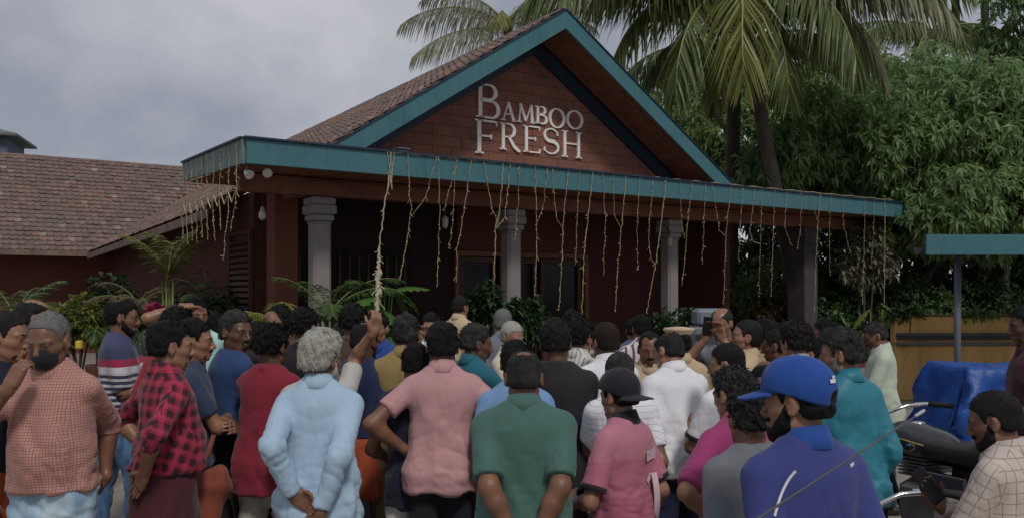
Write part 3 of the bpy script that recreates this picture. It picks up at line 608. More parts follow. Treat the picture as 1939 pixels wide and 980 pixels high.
feather_plant('green palm behind the tall yellow-green palm', 395, 535, 15.6, 9, 1.1, areca_g, 24, el=(30, 75), droop=80)
feather_plant('small green palm in the garden at far left', 30, 560, 19, 10, 1.5, midleaf, 25, el=(35, 75), droop=70)
feather_plant('bronze yellow palm in the garden behind the bald crown', 110, 572, 18.4, 9, 1.3, areca_y, 26, el=(20, 70), droop=80)
feather_plant('green palm in the garden left of the banded polo', 190, 582, 17.6, 9, 1.2, areca_g, 27, el=(20, 70), droop=80)
feather_plant('reddish-brown tipped palm against the side wall', 262, 535, 17.8, 10, 1.2, leafmat('bronze leaflet', (.07, .055, .03), (.13, .085, .045), None, .5), 28, el=(30, 80), droop=90)
def broad_plant(label, px, py, Y, n, leafL, leafW, mat, seed, hgt, cat='plant', name='broadleaf_plant'):
    "big lobed leaves on stalks"
    q = P(px, YH, Y); e = empty(name, (q[0], q[1], 0)); tag(e, label, cat); r2 = np.random.default_rng(seed); me = None
    nn = 11; xs = np.linspace(0, 1, nn); wv = np.sin(np.pi * np.clip(xs * .9 + .08, 0, 1)) ** .8 * leafW / 2 * (1 - .38 * (np.arange(nn) % 2))
    V = [(x * leafL, 0, -.35 * leafL * x * x) for x in xs] + [(x * leafL + .03, w_, -.35 * leafL * x * x - .15 * w_) for x, w_ in zip(xs, wv)] + [(x * leafL + .03, -w_, -.35 * leafL * x * x - .15 * w_) for x, w_ in zip(xs, wv)]
    Fq = [(i, i + 1, nn + i + 1, nn + i) for i in range(nn - 1)] + [(i, 2 * nn + i, 2 * nn + i + 1, i + 1) for i in range(nn - 1)]
    me = mesh_np('leaf', V, np.array(Fq), [mat]); st = MB()
    for i in range(n):
        a = r2.uniform(0, 6.28); rr = r2.uniform(.05, .35) * leafL * 1.2; z = hgt * r2.uniform(.45, 1.0); pt = np.array([math.cos(a) * rr, math.sin(a) * rr, z])
        o = link('leaf', me, e); o.location = tuple(pt); o.rotation_euler = (r2.uniform(-.3, .3), r2.uniform(-.5, .9), a); o.scale = [r2.uniform(.7, 1.15)] * 3
        st.tube([(0, 0, 0), pt * [.5, .5, .6], pt], [.015, .012, .008], 5)
    st.build('stem', mat, e, True); return e
broad_plant('vivid green plant with large slotted leaves right of the left column', 722, 560, 12.3, 30, .46, .36, vivid, 31, 2.0)
broad_plant('yellow-green palmate leaf plant over the end of the ochre wall', 1660, 600, 15.5, 12, .60, .30, areca_y, 32, 1.75)
def shrub(label, px, py, Y, rx, rz, mat, seed, n=220, ln=.16, wd=.07, name='shrub', cat='shrub', group='shrubs round the porch'):
    q = P(px, py, Y); e = empty(name, (q[0], q[1], 0)); tag(e, label, cat, group); r_x = rx / F * Y; r_z = rz / F * Y
    mb = MB()
    for i in range(5): a = i * 1.3; limb(mb, (0, 0, 0), (math.cos(a) * r_x * .5, math.sin(a) * r_x * .4, q[2]), .03, .012, seed + i, 5)
    mb.build('stem', bark, e, True)
    bl = [(q[0], q[1], q[2], r_x, r_x * .8, r_z), (q[0] - r_x * .5, q[1], q[2] - r_z * .6, r_x * .7, r_x * .6, r_z * .7), (q[0] + r_x * .5, q[1], q[2] - r_z * .5, r_x * .7, r_x * .6, r_z * .7)]
    leafy('foliage', e, mat, bl, n, 6, ln, wd, seed, .35, .3, .9, loc=(q[0], q[1], 0)); return e
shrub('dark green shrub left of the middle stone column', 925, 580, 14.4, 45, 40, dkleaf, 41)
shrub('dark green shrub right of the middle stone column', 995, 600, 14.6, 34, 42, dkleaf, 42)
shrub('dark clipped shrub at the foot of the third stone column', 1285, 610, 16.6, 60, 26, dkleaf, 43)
for i, (px, py, Y, rx, rz, mt, lb) in enumerate([(1420, 560, 22.2, 55, 60, midleaf, 'mid-green mixed shrub just right of the dark doorway'), (1470, 530, 22.6, 50, 55, leafmat('variegated leaf', (.08, .13, .045), (.20, .24, .10), (.34, .34, .2)), 'variegated yellow-green shrub left of the dark pier'), (1450, 600, 21.8, 60, 35, leafmat('croton leaf', (.06, .07, .025), (.13, .09, .03), (.22, .07, .03)), 'reddish croton shrub below the variegated shrub'),
        (1562, 500, 23, 36, 80, midleaf, 'tall loose climber right of the dark pier'), (1605, 590, 22, 70, 50, dkleaf, 'dark rounded shrub behind the turquoise shirt'), (1575, 605, 21.8, 45, 36, midleaf, 'light green shrub at the foot of the dark pier'), (1770, 585, 21.5, 50, 34, midleaf, 'small pale green shrub peeping over the ochre wall'), (1860, 570, 21.8, 60, 45, dkleaf, 'dark shrub over the ochre wall right of the post'), (1640, 470, 21.5, 45, 60, leafmat('hanging pale leaf', (.09, .10, .06), (.17, .17, .11)), 'pale dried creeper hanging under the canopy corner'), (1700, 560, 22, 60, 50, dkleaf, 'dark shrub behind the yellow-green palmate leaves')]):
    shrub(lb, px, py, Y, rx, rz, mt, 50 + i, 260, .20, .085)
for i, (px, py, Y, rx, rz, mt, lb) in enumerate([(60, 615, 17, 60, 35, midleaf, 'low green shrub in the garden at far left'), (150, 600, 17.5, 50, 40, areca_y, 'yellow-leaved shrub behind the parked scooter'), (215, 560, 19, 50, 40, dkleaf, 'dark shrub against the side wall'), (255, 625, 15.5, 40, 30, areca_g, 'low green shrub behind the banded polo'), (330, 600, 15.8, 60, 40, dkleaf, 'dark shrub under the tall yellow-green palm'), (420, 600, 15.0, 50, 45, dkleaf, 'dark shrub by the louvred panel')]):
    shrub(lb, px, py, Y, rx, rz, mt, 70 + i, 220, .18, .075)
for i, (px, py, rx, rz, mt, lb) in enumerate([(1712, 592, 30, 9, dkleaf, 'dark leaves drooping over the left end of the ochre wall top'), (1846, 594, 30, 7, midleaf, 'leaves drooping over the ochre wall just right of the post'), (1930, 594, 30, 8, dkleaf, 'dark leaves drooping over the ochre wall at the right edge')]):
    shrub(lb, px, py, 15.1, rx, rz, mt, 90 + i, 70, .12, .05)
# spiky grey-green rosette and a magenta bloom by the banded polo
q = P(282, 640, 13.5); e = empty('spider_plant', (q[0], q[1], 0)); tag(e, 'spiky grey-green grass-like plant right of the banded polo', 'plant'); r2 = np.random.default_rng(9)
az_ = r2.uniform(0, 6.28, 120); el_ = r2.uniform(.5, 1.5, 120); dd = np.stack([np.cos(az_) * np.cos(el_), np.sin(az_) * np.cos(el_), np.sin(el_)], 1)
V, Fq = leaves(np.zeros((120, 3)) + [0, 0, .75], dd, .75, .035, .25 * np.ones((120, 1)), r2); link('blades', mesh_np('blades', V, Fq, [leafmat('grey green blade', (.10, .14, .10), (.17, .22, .16))]), e)
mb = MB(); mb.lathe((0, 0, 0), [(.14, 0), (.20, .55), (.22, .78), (.18, .78)], 12); mb.build('pot', simple('grey pot', (.16, .15, .14), .8), e, True)
q = P(293, 590, 14); e = empty('flowering_cordyline', (q[0], q[1], 0)); tag(e, 'plant with a cluster of magenta leaves above the spiky grey-green one', 'plant'); az_ = r2.uniform(0, 6.28, 46); el_ = r2.uniform(.3, 1.5, 46); dd = np.stack([np.cos(az_) * np.cos(el_), np.sin(az_) * np.cos(el_), np.sin(el_)], 1)
V, Fq = leaves(np.zeros((46, 3)) + [0, 0, q[2]], dd, .30, .08, .4 * np.ones((46, 1)), r2); link('leaves', mesh_np('leaves', V, Fq, [leafmat('magenta leaf', (.20, .012, .06), (.34, .03, .11))]), e); mb = MB(); mb.tube([(0, 0, 0), (.02, 0, q[2])], .02, 6); mb.build('stem', bark, e, True)
# ================================================================ PEOPLE: signed-distance bodies meshed with surface nets
def axis(lo, hi, base, fines):
    x = lo; r = [lo]
    while x < hi:
        st = base(x) if callable(base) else base
        for a, b, f in fines:
            if a - 1e-6 <= x <= b: st = min(st, f)
        x += st; r.append(x)
    return np.array(r, np.float32)
def sample(G, V):
    "trilinear value and gradient of a distance grid at points"
    ix = []; fr = []
    for i in range(3):
        a = G.ax[i]; j = np.clip(np.searchsorted(a, V[:, i]) - 1, 0, len(a) - 2); ix.append(j); fr.append(np.clip((V[:, i] - a[j]) / (a[j + 1] - a[j]), 0, 1))
    out = np.zeros(len(V))
    for dx in (0, 1):
        for dy in (0, 1):
            for dz in (0, 1):
                w = (fr[0] if dx else 1 - fr[0]) * (fr[1] if dy else 1 - fr[1]) * (fr[2] if dz else 1 - fr[2]); out += w * G.D[ix[0] + dx, ix[1] + dy, ix[2] + dz]
    return out
def tuck(V, Fq, G, margin=.015, skip=None):
    "pull a surface back under a garment wherever it would show through the cloth"
    N = vnormals(V, Fq); e = .012
    for _ in range(2):
        d = sample(G, V); g = np.stack([sample(G, V + np.eye(3)[i] * e) - sample(G, V - np.eye(3)[i] * e) for i in range(3)], 1); g /= np.linalg.norm(g, axis=1, keepdims=True) + 1e-9
        al = np.clip(((g * N).sum(1) - .45) / .25, 0, 1) * (d < .035)
        if skip is not None: al = al * skip
        V = V - g * (np.clip(d + margin, 0, .04) * al)[:, None]
    return V
class SDF:
    def __init__(s, lo, hi, base, fines=()):
        s.ax = [axis(lo[i], hi[i], base[i] if isinstance(base, (tuple, list)) else base, [(f[0][i], f[1][i], f[2]) for f in fines]) for i in range(3)]
        s.D = np.full([len(a) for a in s.ax], .5, np.float32)
        s.mx = max(np.diff(a).max() for a in s.ax)
    def op(s, prim, k=.02, mode='u'):
        fn, lo, hi = prim; m = k + s.mx * 1.6
        sl = []
        for i in range(3):
            a = np.searchsorted(s.ax[i], lo[i] - m); b = np.searchsorted(s.ax[i], hi[i] + m)
            if b <= a: return s
            sl.append(slice(max(a, 0), b))
        X = s.ax[0][sl[0]][:, None, None]; Y = s.ax[1][sl[1]][None, :, None]; Z = s.ax[2][sl[2]][None, None, :]
        d = fn(X, Y, Z); q = s.D[tuple(sl)]
        if mode == 'u':
            h = np.maximum(k - np.abs(q - d), 0) / k; s.D[tuple(sl)] = np.minimum(q, d) - h * h * k * .25
        elif mode == 's':
            d = -d; h = np.maximum(k - np.abs(q - d), 0) / k; s.D[tuple(sl)] = np.maximum(q, d) + h * h * k * .25
        return s
    def cut(s, fn):      # keep where fn<0
        X = s.ax[0][:, None, None]; Y = s.ax[1][None, :, None]; Z = s.ax[2][None, None, :]
        s.D = np.maximum(s.D, fn(X, Y, Z)); return s
    def mesh(s, smooth=1):
        D = s.D; D[0] = D[-1] = .5; D[:, 0] = D[:, -1] = .5; D[:, :, 0] = D[:, :, -1] = .5
        ins = D < 0; sh = np.array(D.shape) - 1
        cells = []; pts = []; quads = []; off = 0; Q = []
        for a in range(3):
            s0 = [slice(None)] * 3; s1 = [slice(None)] * 3; s0[a] = slice(0, -1); s1[a] = slice(1, None)
            c = ins[tuple(s0)] != ins[tuple(s1)]
            I = np.nonzero(c)
            J = [i.copy() for i in I]; J[a] = J[a] + 1
            d0 = D[I]; d1 = D[tuple(J)]; t = d0 / (d0 - d1)
            p = np.stack([s.ax[i][I[i]] for i in range(3)], 1).astype(np.float64)
            p[:, a] += t * (s.ax[a][J[a]] - s.ax[a][I[a]])
            b_, c_ = (a + 1) % 3, (a + 2) % 3
            q = []
            for (db, dc) in ((1, 1), (0, 1), (0, 0), (1, 0)):
                ci = [I[0].copy(), I[1].copy(), I[2].copy()]; ci[b_] = ci[b_] - db; ci[c_] = ci[c_] - dc
                q.append((ci[0] * sh[1] + ci[1]) * sh[2] + ci[2])
            q = np.stack(q, 1)
            flip = ~(d0 < 0); q[flip] = q[flip][:, ::-1]
            Q.append(q); cells.append(q.ravel()); pts.append(np.repeat(p, 4, 0))
        cells = np.concatenate(cells); pts = np.concatenate(pts)
        u, inv = np.unique(cells, return_inverse=True); n = len(u)
        cnt = np.bincount(inv, minlength=n)
        V = np.stack([np.bincount(inv, pts[:, i], n) / cnt for i in range(3)], 1)
        Fq = np.searchsorted(u, np.concatenate(Q))
        for _ in range(smooth): V = lap(V, Fq, .5)
        return V, Fq
def lap(V, Fq, lam):
    n = len(V); e0 = Fq.ravel(); e1 = np.roll(Fq, -1, 1).ravel()
    cnt = np.bincount(e0, minlength=n) + np.bincount(e1, minlength=n)
    A = np.stack([(np.bincount(e0, V[e1, i], n) + np.bincount(e1, V[e0, i], n)) / np.maximum(cnt, 1) for i in range(3)], 1)
    return V + lam * (A - V)
def vnormals(V, Fq):
    a = V[Fq[:, 2]] - V[Fq[:, 0]]; b = V[Fq[:, 3]] - V[Fq[:, 1]]; fn = np.cross(a, b)
    N = np.stack([np.bincount(Fq.ravel(), np.repeat(fn[:, i], 4), len(V)) for i in range(3)], 1)
    return N / (np.linalg.norm(N, axis=1, keepdims=True) + 1e-12)
v3 = lambda *a: np.array(a, float)
def rc(a, b, ra, rb):
    a = np.asarray(a, float); b = np.asarray(b, float); ab = b - a; L2 = max(ab @ ab, 1e-9); r = max(ra, rb)
    def fn(X, Y, Z):
        px, py, pz = X - a[0], Y - a[1], Z - a[2]
        t = np.clip((px * ab[0] + py * ab[1] + pz * ab[2]) / L2, 0, 1)
        return np.sqrt((px - t * ab[0]) ** 2 + (py - t * ab[1]) ** 2 + (pz - t * ab[2]) ** 2) - (ra + (rb - ra) * t)
    return fn, np.minimum(a, b) - r, np.maximum(a, b) + r
def cone(a, b, ra, rb, ecc=None):
    "like rc but cut flat at b"
    a = np.asarray(a, float); b = np.asarray(b, float); ab = b - a; L = math.sqrt(ab @ ab); r = max(ra, rb)
    def fn(X, Y, Z):
        px, py, pz = X - a[0], Y - a[1], Z - a[2]
        tu = (px * ab[0] + py * ab[1] + pz * ab[2]) / (L * L); t = np.clip(tu, 0, 1.3)
        d = np.sqrt((px - t * ab[0]) ** 2 + (py - t * ab[1]) ** 2 + (pz - t * ab[2]) ** 2) - (ra + (rb - ra) * t)
        return np.maximum(d, (tu - 1) * L)
    return fn, np.minimum(a, b) - r, np.maximum(a, b) + r
def ell(c, r, R=None):
    c = np.asarray(c, float); r = np.asarray(r, float); m = r.max()
    def fn(X, Y, Z):
        x, y, z = X - c[0], Y - c[1], Z - c[2]
        if R is not None: x, y, z = (R[0, 0] * x + R[1, 0] * y + R[2, 0] * z), (R[0, 1] * x + R[1, 1] * y + R[2, 1] * z), (R[0, 2] * x + R[1, 2] * y + R[2, 2] * z)
        k0 = np.sqrt((x / r[0]) ** 2 + (y / r[1]) ** 2 + (z / r[2]) ** 2); k1 = np.sqrt((x / r[0] ** 2) ** 2 + (y / r[1] ** 2) ** 2 + (z / r[2] ** 2) ** 2)
        return k0 * (k0 - 1) / np.maximum(k1, 1e-6)
    return fn, c - m, c + m
def rbox(c, h, R, rad):
    c = np.asarray(c, float); h = np.asarray(h, float); m = np.linalg.norm(h) + rad
    def fn(X, Y, Z):
        x, y, z = X - c[0], Y - c[1], Z - c[2]
        x, y, z = (R[0, 0] * x + R[1, 0] * y + R[2, 0] * z), (R[0, 1] * x + R[1, 1] * y + R[2, 1] * z), (R[0, 2] * x + R[1, 2] * y + R[2, 2] * z)
        qx, qy, qz = np.abs(x) - h[0], np.abs(y) - h[1], np.abs(z) - h[2]
        return np.sqrt(np.maximum(qx, 0) ** 2 + np.maximum(qy, 0) ** 2 + np.maximum(qz, 0) ** 2) + np.minimum(np.maximum(qx, np.maximum(qy, qz)), 0) - rad
    return fn, c - m, c + m
def prof(tab, Rl, piv, p=2.4, z0=None, z1=None):
    "torso of superelliptic sections; tab rows z,a,b,yc; leaned by Rl about piv"
    T = np.asarray(tab, float); z0 = T[0, 0] if z0 is None else z0; z1 = T[-1, 0] if z1 is None else z1
    am = T[:, 1].max(); bm = (T[:, 2] + np.abs(T[:, 3])).max()
    cs = np.array([[x, y, z] for x in (-am, am) for y in (-bm, bm) for z in (z0, z1)]); cs = (cs - piv) @ Rl.T + piv
    def fn(X, Y, Z):
        x, y, z = X - piv[0], Y - piv[1], Z - piv[2]
        y, z = Rl[1, 1] * y + Rl[2, 1] * z, Rl[1, 2] * y + Rl[2, 2] * z
        x = x + piv[0]; y = y + piv[1]; z = z + piv[2]
        a = np.interp(z, T[:, 0], T[:, 1]).astype(np.float32); b = np.interp(z, T[:, 0], T[:, 2]).astype(np.float32); yc = np.interp(z, T[:, 0], T[:, 3]).astype(np.float32)
        y = y - yc
        m = (np.abs(x / a) ** p + np.abs(y / b) ** p) ** (1 / p); r = np.sqrt(x * x + y * y)
        d = np.where(m > 1e-3, r * (1 - 1 / np.maximum(m, 1e-3)), -np.minimum(a, b))
        return np.maximum(d, np.maximum(z0 - z, z - z1))
    return fn, cs.min(0), cs.max(0)
def rotm(yaw=0, pitch=0, roll=0):
    "head/torso rotation: yaw about z (degrees, + = to the person's left), pitch + = nod down, roll"
    return np.array(Euler((math.radians(-pitch), math.radians(roll), math.radians(yaw)), 'XYZ').to_matrix())

TORSO = np.array([[.80, .10, .09, -.005], [.86, .165, .118, -.012], [.93, .175, .122, -.014], [1.02, .160, .110, .0], [1.12, .157, .110, .008],
                  [1.22, .168, .113, .004], [1.30, .182, .115, -.006], [1.365, .174, .103, -.014], [1.41, .138, .082, -.020], [1.45, .088, .066, -.022], [1.48, .058, .056, -.018]])
def ik(Sh, Wr, l1, l2, hint):
    d = Wr - Sh; D = np.linalg.norm(d)
    if D > (l1 + l2) * .995: Wr = Sh + d * ((l1 + l2) * .995 / D); d = Wr - Sh; D = np.linalg.norm(d)
    u = d / D; a = (l1 * l1 - l2 * l2 + D * D) / (2 * D); hgt = math.sqrt(max(l1 * l1 - a * a, 0))
    h = hint - u * (hint @ u); h /= np.linalg.norm(h) + 1e-9
    return Sh + u * a + h * hgt, Wr
# right-arm presets: wrist, elbow hint, hand direction, palm normal, curl
ARM = {
 'down':  ((.228, .04, .87), (.10, -1, 0), (0, .12, -1), (-1, .1, 0), .45),
 'loose': ((.27, .10, .90), (.5, -1, 0), (-.1, .3, -1), (-1, .1, 0), .5),
 'back':  ((.085, -.185, .97), (.50, -.8, .1), (-.85, -.12, -.5), (.1, -1, .1), .6),
 'back2': ((.045, -.215, .90), (.50, -.8, .1), (-.6, -.12, -.8), (.1, 1, -.1), .8),
 'folded': ((-.09, .215, 1.13), (1, .1, -.7), (-1, .05, .15), (0, -1, -.2), .5),
 'folded2': ((-.06, .25, 1.08), (1, .1, -.7), (-1, -.15, .2), (0, -1, -.2), .5),
 'hip':   ((.205, -.02, 1.02), (1, -.45, .05), (-.45, .75, -.45), (-.8, -.2, .1), .35),
 'hipback': ((.17, -.16, .98), (1, -.6, .1), (-.65, -.05, -.75), (.2, -1, .1), .12),
 'phone': ((.07, .30, 1.15), (.7, -.4, -1), (-.25, .55, .8), (-.5, -.7, .5), .55),
 'phoneup': ((.06, .27, 1.47), (.8, .1, -1), (-.15, .2, 1), (-.3, 1, 0), .45),
 'face':  ((.055, .235, 1.43), (.8, .25, -1), (-.45, -.3, .85), (-.35, -.9, -.1), .85),
 'head':  ((.10, .13, 1.64), (1, .6, .2), (-1, -.2, .1), (0, -.3, -1), .25),
 'raise': ((.20, .27, 1.78), (.8, .2, -.6), (0, .15, 1), (-.6, .8, 0), .95),
 'fwd':   ((.16, .42, 1.22), (.5, -.3, -1), (-.2, 1, .1), (-.9, -.1, .1), .5),
 'neck':  ((.10, -.03, 1.47), (1, .3, .4), (-.95, -.25, .1), (0, .9, -.3), .4),
 'clasp': ((.06, .26, .96), (.9, -.3, -.2), (-.9, .35, -.2), (0, -1, .2), .7),
}
def solve(p):
    p['w'] = p.get('w', 1.0) * .905
    J = {}
    lean = p.get('lean', 2); Rl = rotm(0, lean); piv = v3(0, 0, .95); J['Rl'] = Rl; J['piv'] = piv
    tf = lambda q: (np.asarray(q, float) - piv) @ Rl.T + piv
    w = p.get('w', 1.0); J['w'] = w
    J['neck'] = tf((0, -.022, 1.43)); np_ = tf((0, -.012 + p.get('stoop', 0), 1.50))
    Rh = Rl @ rotm(p.get('hy', 0), p.get('hp', 4), p.get('hr', 0)); J['Rh'] = Rh; J['npv'] = np_
    J['head'] = np_ + Rh @ v3(0, .014, .075)
    for sd, sg in (('R', 1), ('L', -1)):
        a = p.get(sd, 'down'); a = ARM[a] if isinstance(a, str) else a
        m = v3(sg, 1, 1)
        Sh = tf(v3(.172 * (.55 + .45 * w), -.012, 1.360) * m)
        up = a[0][2] - 1.38
        if up > 0: Sh = Sh + v3(0, 0, min(.05, up * .12))
        W = np.array(a[0], float) * m
        W[0] *= (w if abs(W[0]) > .12 else 1); W[1] *= p.get('d', 1) if W[1] > 0 else 1
        E, W = ik(Sh, W, .300, .255, np.array(a[1], float) * m)
        J[sd] = (Sh, E, W, np.array(a[2], float) * m, np.array(a[3], float) * m, a[4], sg)
    if p.get('sit'):
        for sd, sg in (('R', 1), ('L', -1)): J['leg' + sd] = (v3(.09 * sg, .02, .91), v3(.25 * sg, .40, .82), v3(.27 * sg, .22, .40))
    else:
        st = p.get('stance', 1.0); b = p.get('stag', .04)
        for sd, sg in (('R', 1), ('L', -1)): J['leg' + sd] = (v3(.088 * sg, -.005, .90), v3(.098 * sg * st, .02 + b * sg, .49), v3(.105 * sg * st, -.03 + b * sg, .085))
    return J
def torso_tab(p, off=0.0):
    T = TORSO.copy(); T[:, 1] *= p.get('w', 1); T[:, 2] *= p.get('d', 1)
    bl = p.get('belly', 0); g = np.exp(-((T[:, 0] - 1.08) / .10) ** 2) * bl
    T[:, 2] += g * .5; T[:, 3] += g * .5; T[:, 1] += g * .35
    T[:, 1] += off; T[:, 2] += off
    return T
def hframe(d, n, sg):
    d = d / np.linalg.norm(d); n = n - d * (d @ n); n /= np.linalg.norm(n); t = np.cross(d, n) * sg
    return d, n, t
def hand_prims(W, d, n, t, curl, fat=1.0):
    R = np.stack([t, n, d], 1); out = []
    out.append((rbox(W + d * .048, (.030, .006, .034), R, .010 * fat), .016))
    out.append((rc(W - d * .02, W + d * .012, .0245, .024), .02))
    out.append((rc(W + d * .02 + t * .022 + n * .006, W + d * .05 + t * .030 + n * .006, .015, .012), .012))
    for o_, l_, r_ in ((.031, .068, .0088), (.0105, .078, .0092), (-.0105, .072, .0088), (-.030, .056, .0078)):
        q = W + d * .088 + t * o_ * .97; ang = curl * .55; seg = (.44, .31, .27)
        for i, sgm in enumerate(seg):
            dd = d * math.cos(ang) + n * math.sin(ang) + t * (o_ * 2.2 * (1 - curl)); dd /= np.linalg.norm(dd)
            q2 = q + dd * l_ * sgm; out.append((rc(q, q2, r_ * fat * (1 - .08 * i), r_ * fat * (1 - .08 * (i + 1))), .005)); q = q2; ang += curl * 1.15
    q = W + d * .030 + t * .034 + n * .006
    dd = d * .72 + t * (.62 - .3 * curl) + n * (.25 + .5 * curl); dd /= np.linalg.norm(dd); q2 = q + dd * .036; out.append((rc(q, q2, .0115 * fat, .0100 * fat), .008))
    dd = d * .88 + t * (.25 - .3 * curl) + n * (.25 + .5 * curl); dd /= np.linalg.norm(dd); out.append((rc(q2, q2 + dd * .030, .0100 * fat, .0082 * fat), .005))
    return out
def head_prims(Hc, R):
    g = lambda *q: Hc + R @ np.array(q, float); o = []
    def E(c, r, k, m='u', Re=None): o.append((ell(g(*c), r, R if Re is None else R @ Re), k, m))
    def C(a, b, ra, rb, k, m='u'): o.append((rc(g(*a), g(*b), ra, rb), k, m))
    E((0, -.016, .042), (.073, .093, .084), .02)
    E((0, .028, .005), (.063, .066, .088), .03)
    E((0, .034, -.058), (.052, .050, .048), .03)
    C((-.012, .070, -.088), (.012, .070, -.088), .019, .019, .022)
    for s in (-1, 1):
        C((.042 * s, .058, -.016), (.055 * s, .030, -.014), .020, .018, .02)
        C((.050 * s, .015, -.055), (.025 * s, .060, -.088), .020, .016, .022)
        E((.031 * s, .103, .008), (.019, .020, .013), .014, 's')
        C((.012 * s, .0885, .026), (.048 * s, .074, .027), .0085, .008, .012)
        E((.031 * s, .0765, .008), (.0135, .0125, .0115), .006)
        C((.020 * s, .0885, .0145), (.042 * s, .0820, .0140), .0042, .0042, .004); C((.021 * s, .0875, -.0005), (.041 * s, .0815, .0005), .0036, .0036, .005)
        E((.0125 * s, .1000, -.029), (.0085, .010, .0075), .008)
        E((.0815 * s, -.012, .002), (.0080, .023, .034), .006, 'u', rotm(-32 * s, 0, 0) @ rotm(0, -12, 0)); C((.070 * s, -.002, .0), (.078 * s, -.006, .0), .014, .012, .01)
        C((.0745 * s, -.001, -.028), (.0745 * s, -.003, -.018), .007, .009, .008)
        E((.0920 * s, .000, .004), (.0070, .0115, .019), .006, 's')
    C((0, .090, .022), (0, .112, -.022), .0085, .0125, .010)
    E((0, .0965, -.0535), (.024, .0085, .0068), .008); E((0, .0945, -.0645), (.020, .0090, .0075), .008)
    C((-.021, .1035, -.0590), (.021, .1035, -.0590), .0026, .0026, .006, 's')
    return o
def body_mesh(p, J, res, fine):
    w = p.get('w', 1); covered_z = lambda z: res * 2.2 if z < .80 else (res * 1.5 if z < 1.33 and not p.get('bare') else res)
    fines = [(J['head'] - .135, J['head'] + .135, fine)]
    pts = [J['head'] + .16, J['head'] - .16]
    for sd in 'RL':
        Sh, E, W, hd, hn, cu, sg = J[sd]; pts += [Sh + .09, Sh - .09, E + .08, E - .08, W + .22, W - .22]
        hc = W + hd / np.linalg.norm(hd) * .085
        if p.get('hands', 1): fines.append((hc - .105, hc + .105, max(fine, .0062)))
    for sd in 'RL': pts += [J['leg' + sd][1] + .12, J['leg' + sd][1] - .12, J['leg' + sd][2] + .1]
    pts = np.array(pts); lo = pts.min(0); hi = pts.max(0); lo[2] = min(lo[2], J['legR'][2][2] - .1) if not p.get('sit') else J['legR'][2][2] - .12
    lo[1] = min(lo[1], -.2); hi[1] = max(hi[1], .26 + p.get('belly', 0))
    G = SDF(lo - .02, hi + .02, (res, res, covered_z), fines)
    G.op(prof(torso_tab(p), J['Rl'], J['piv']), .02)
    tf = lambda q: (np.asarray(q, float) - J['piv']) @ J['Rl'].T + J['piv']
    for sg in (-1, 1):
        G.op(rc(tf((.045 * sg, -.026, 1.440)), tf((.15 * sg * w, -.018, 1.386)), .034, .042), .035)
    hb = J['npv'] + J['Rh'] @ v3(0, -.004, .02)
    G.op(rc(J['neck'], hb, .062 * (.6 + .4 * w), .055 * (.6 + .4 * w)), .03)
    for sd in 'RL':
        Sh, E, W, hd, hn, cu, sg = J[sd]; f = p.get('armf', 1) * (.6 + .4 * w)
        G.op(rc(Sh, Sh * .7 + E * .3, .052 * f, .049 * f), .05); G.op(rc(Sh, E, .050 * f, .040 * f), .03)
        fa = E * .7 + W * .3
        G.op(rc(E, fa, .040 * f, .043 * f), .03); G.op(rc(fa, W, .042 * f, .0255), .02)
        d, n, t = hframe(hd, hn, sg)
        for pr, k in hand_prims(W, d, n, t, cu): G.op(pr, k)
        H, K, A = J['leg' + sd]
        G.op(rc(H, K, .082, .056), .04); G.op(rc(K, K * .7 + A * .3, .054, .056), .03); G.op(rc(K * .7 + A * .3, A, .054, .037), .03)
        fd = v3(.25 * sg, 1, 0); fd /= np.linalg.norm(fd)
        G.op(rc(A + v3(0, -.02, -.045), A + fd * .14 + v3(0, 0, -.055), .036, .026), .03)
    for pr, k, m in head_prims(J['head'], J['Rh']): G.op(pr, k, m)
    return G.mesh(1)
def waves(V, ks, amp, seed):
    r = np.random.default_rng(seed); out = np.zeros(len(V))
    for k, a in zip(ks, amp):
        k = np.array(k, float); q = r.normal(size=3); q *= np.linalg.norm(k) * .45 / np.linalg.norm(q)
        out += a * np.sin(V @ k + r.uniform(0, 6.28) + 1.6 * np.sin(V @ q + r.uniform(0, 6.28)) + .7 * np.sin(V @ (q[[1, 2, 0]] * 2.3) + r.uniform(0, 6.28)))
    return out
def pinch(V, ks, seed):
    "creases: narrow valleys between rounded folds, -1..0.3"
    r = np.random.default_rng(seed); out = np.zeros(len(V))
    for k in ks:
        k = np.array(k, float); q = r.normal(size=3); q *= np.linalg.norm(k) * .35 / np.linalg.norm(q)
        ph = V @ k * .5 + r.uniform(0, 6.28) + 1.1 * np.sin(V @ q + r.uniform(0, 6.28)) + .5 * np.sin(V @ (q[[2, 0, 1]] * 1.9) + r.uniform(0, 6.28))
        gate = np.clip(.55 + .8 * np.sin(V @ (q[[1, 2, 0]] * .8) + r.uniform(0, 6.28)), 0, 1)
        out += gate * (.30 - np.exp(-(np.sin(ph) / .32) ** 2))
    return out / math.sqrt(len(ks))
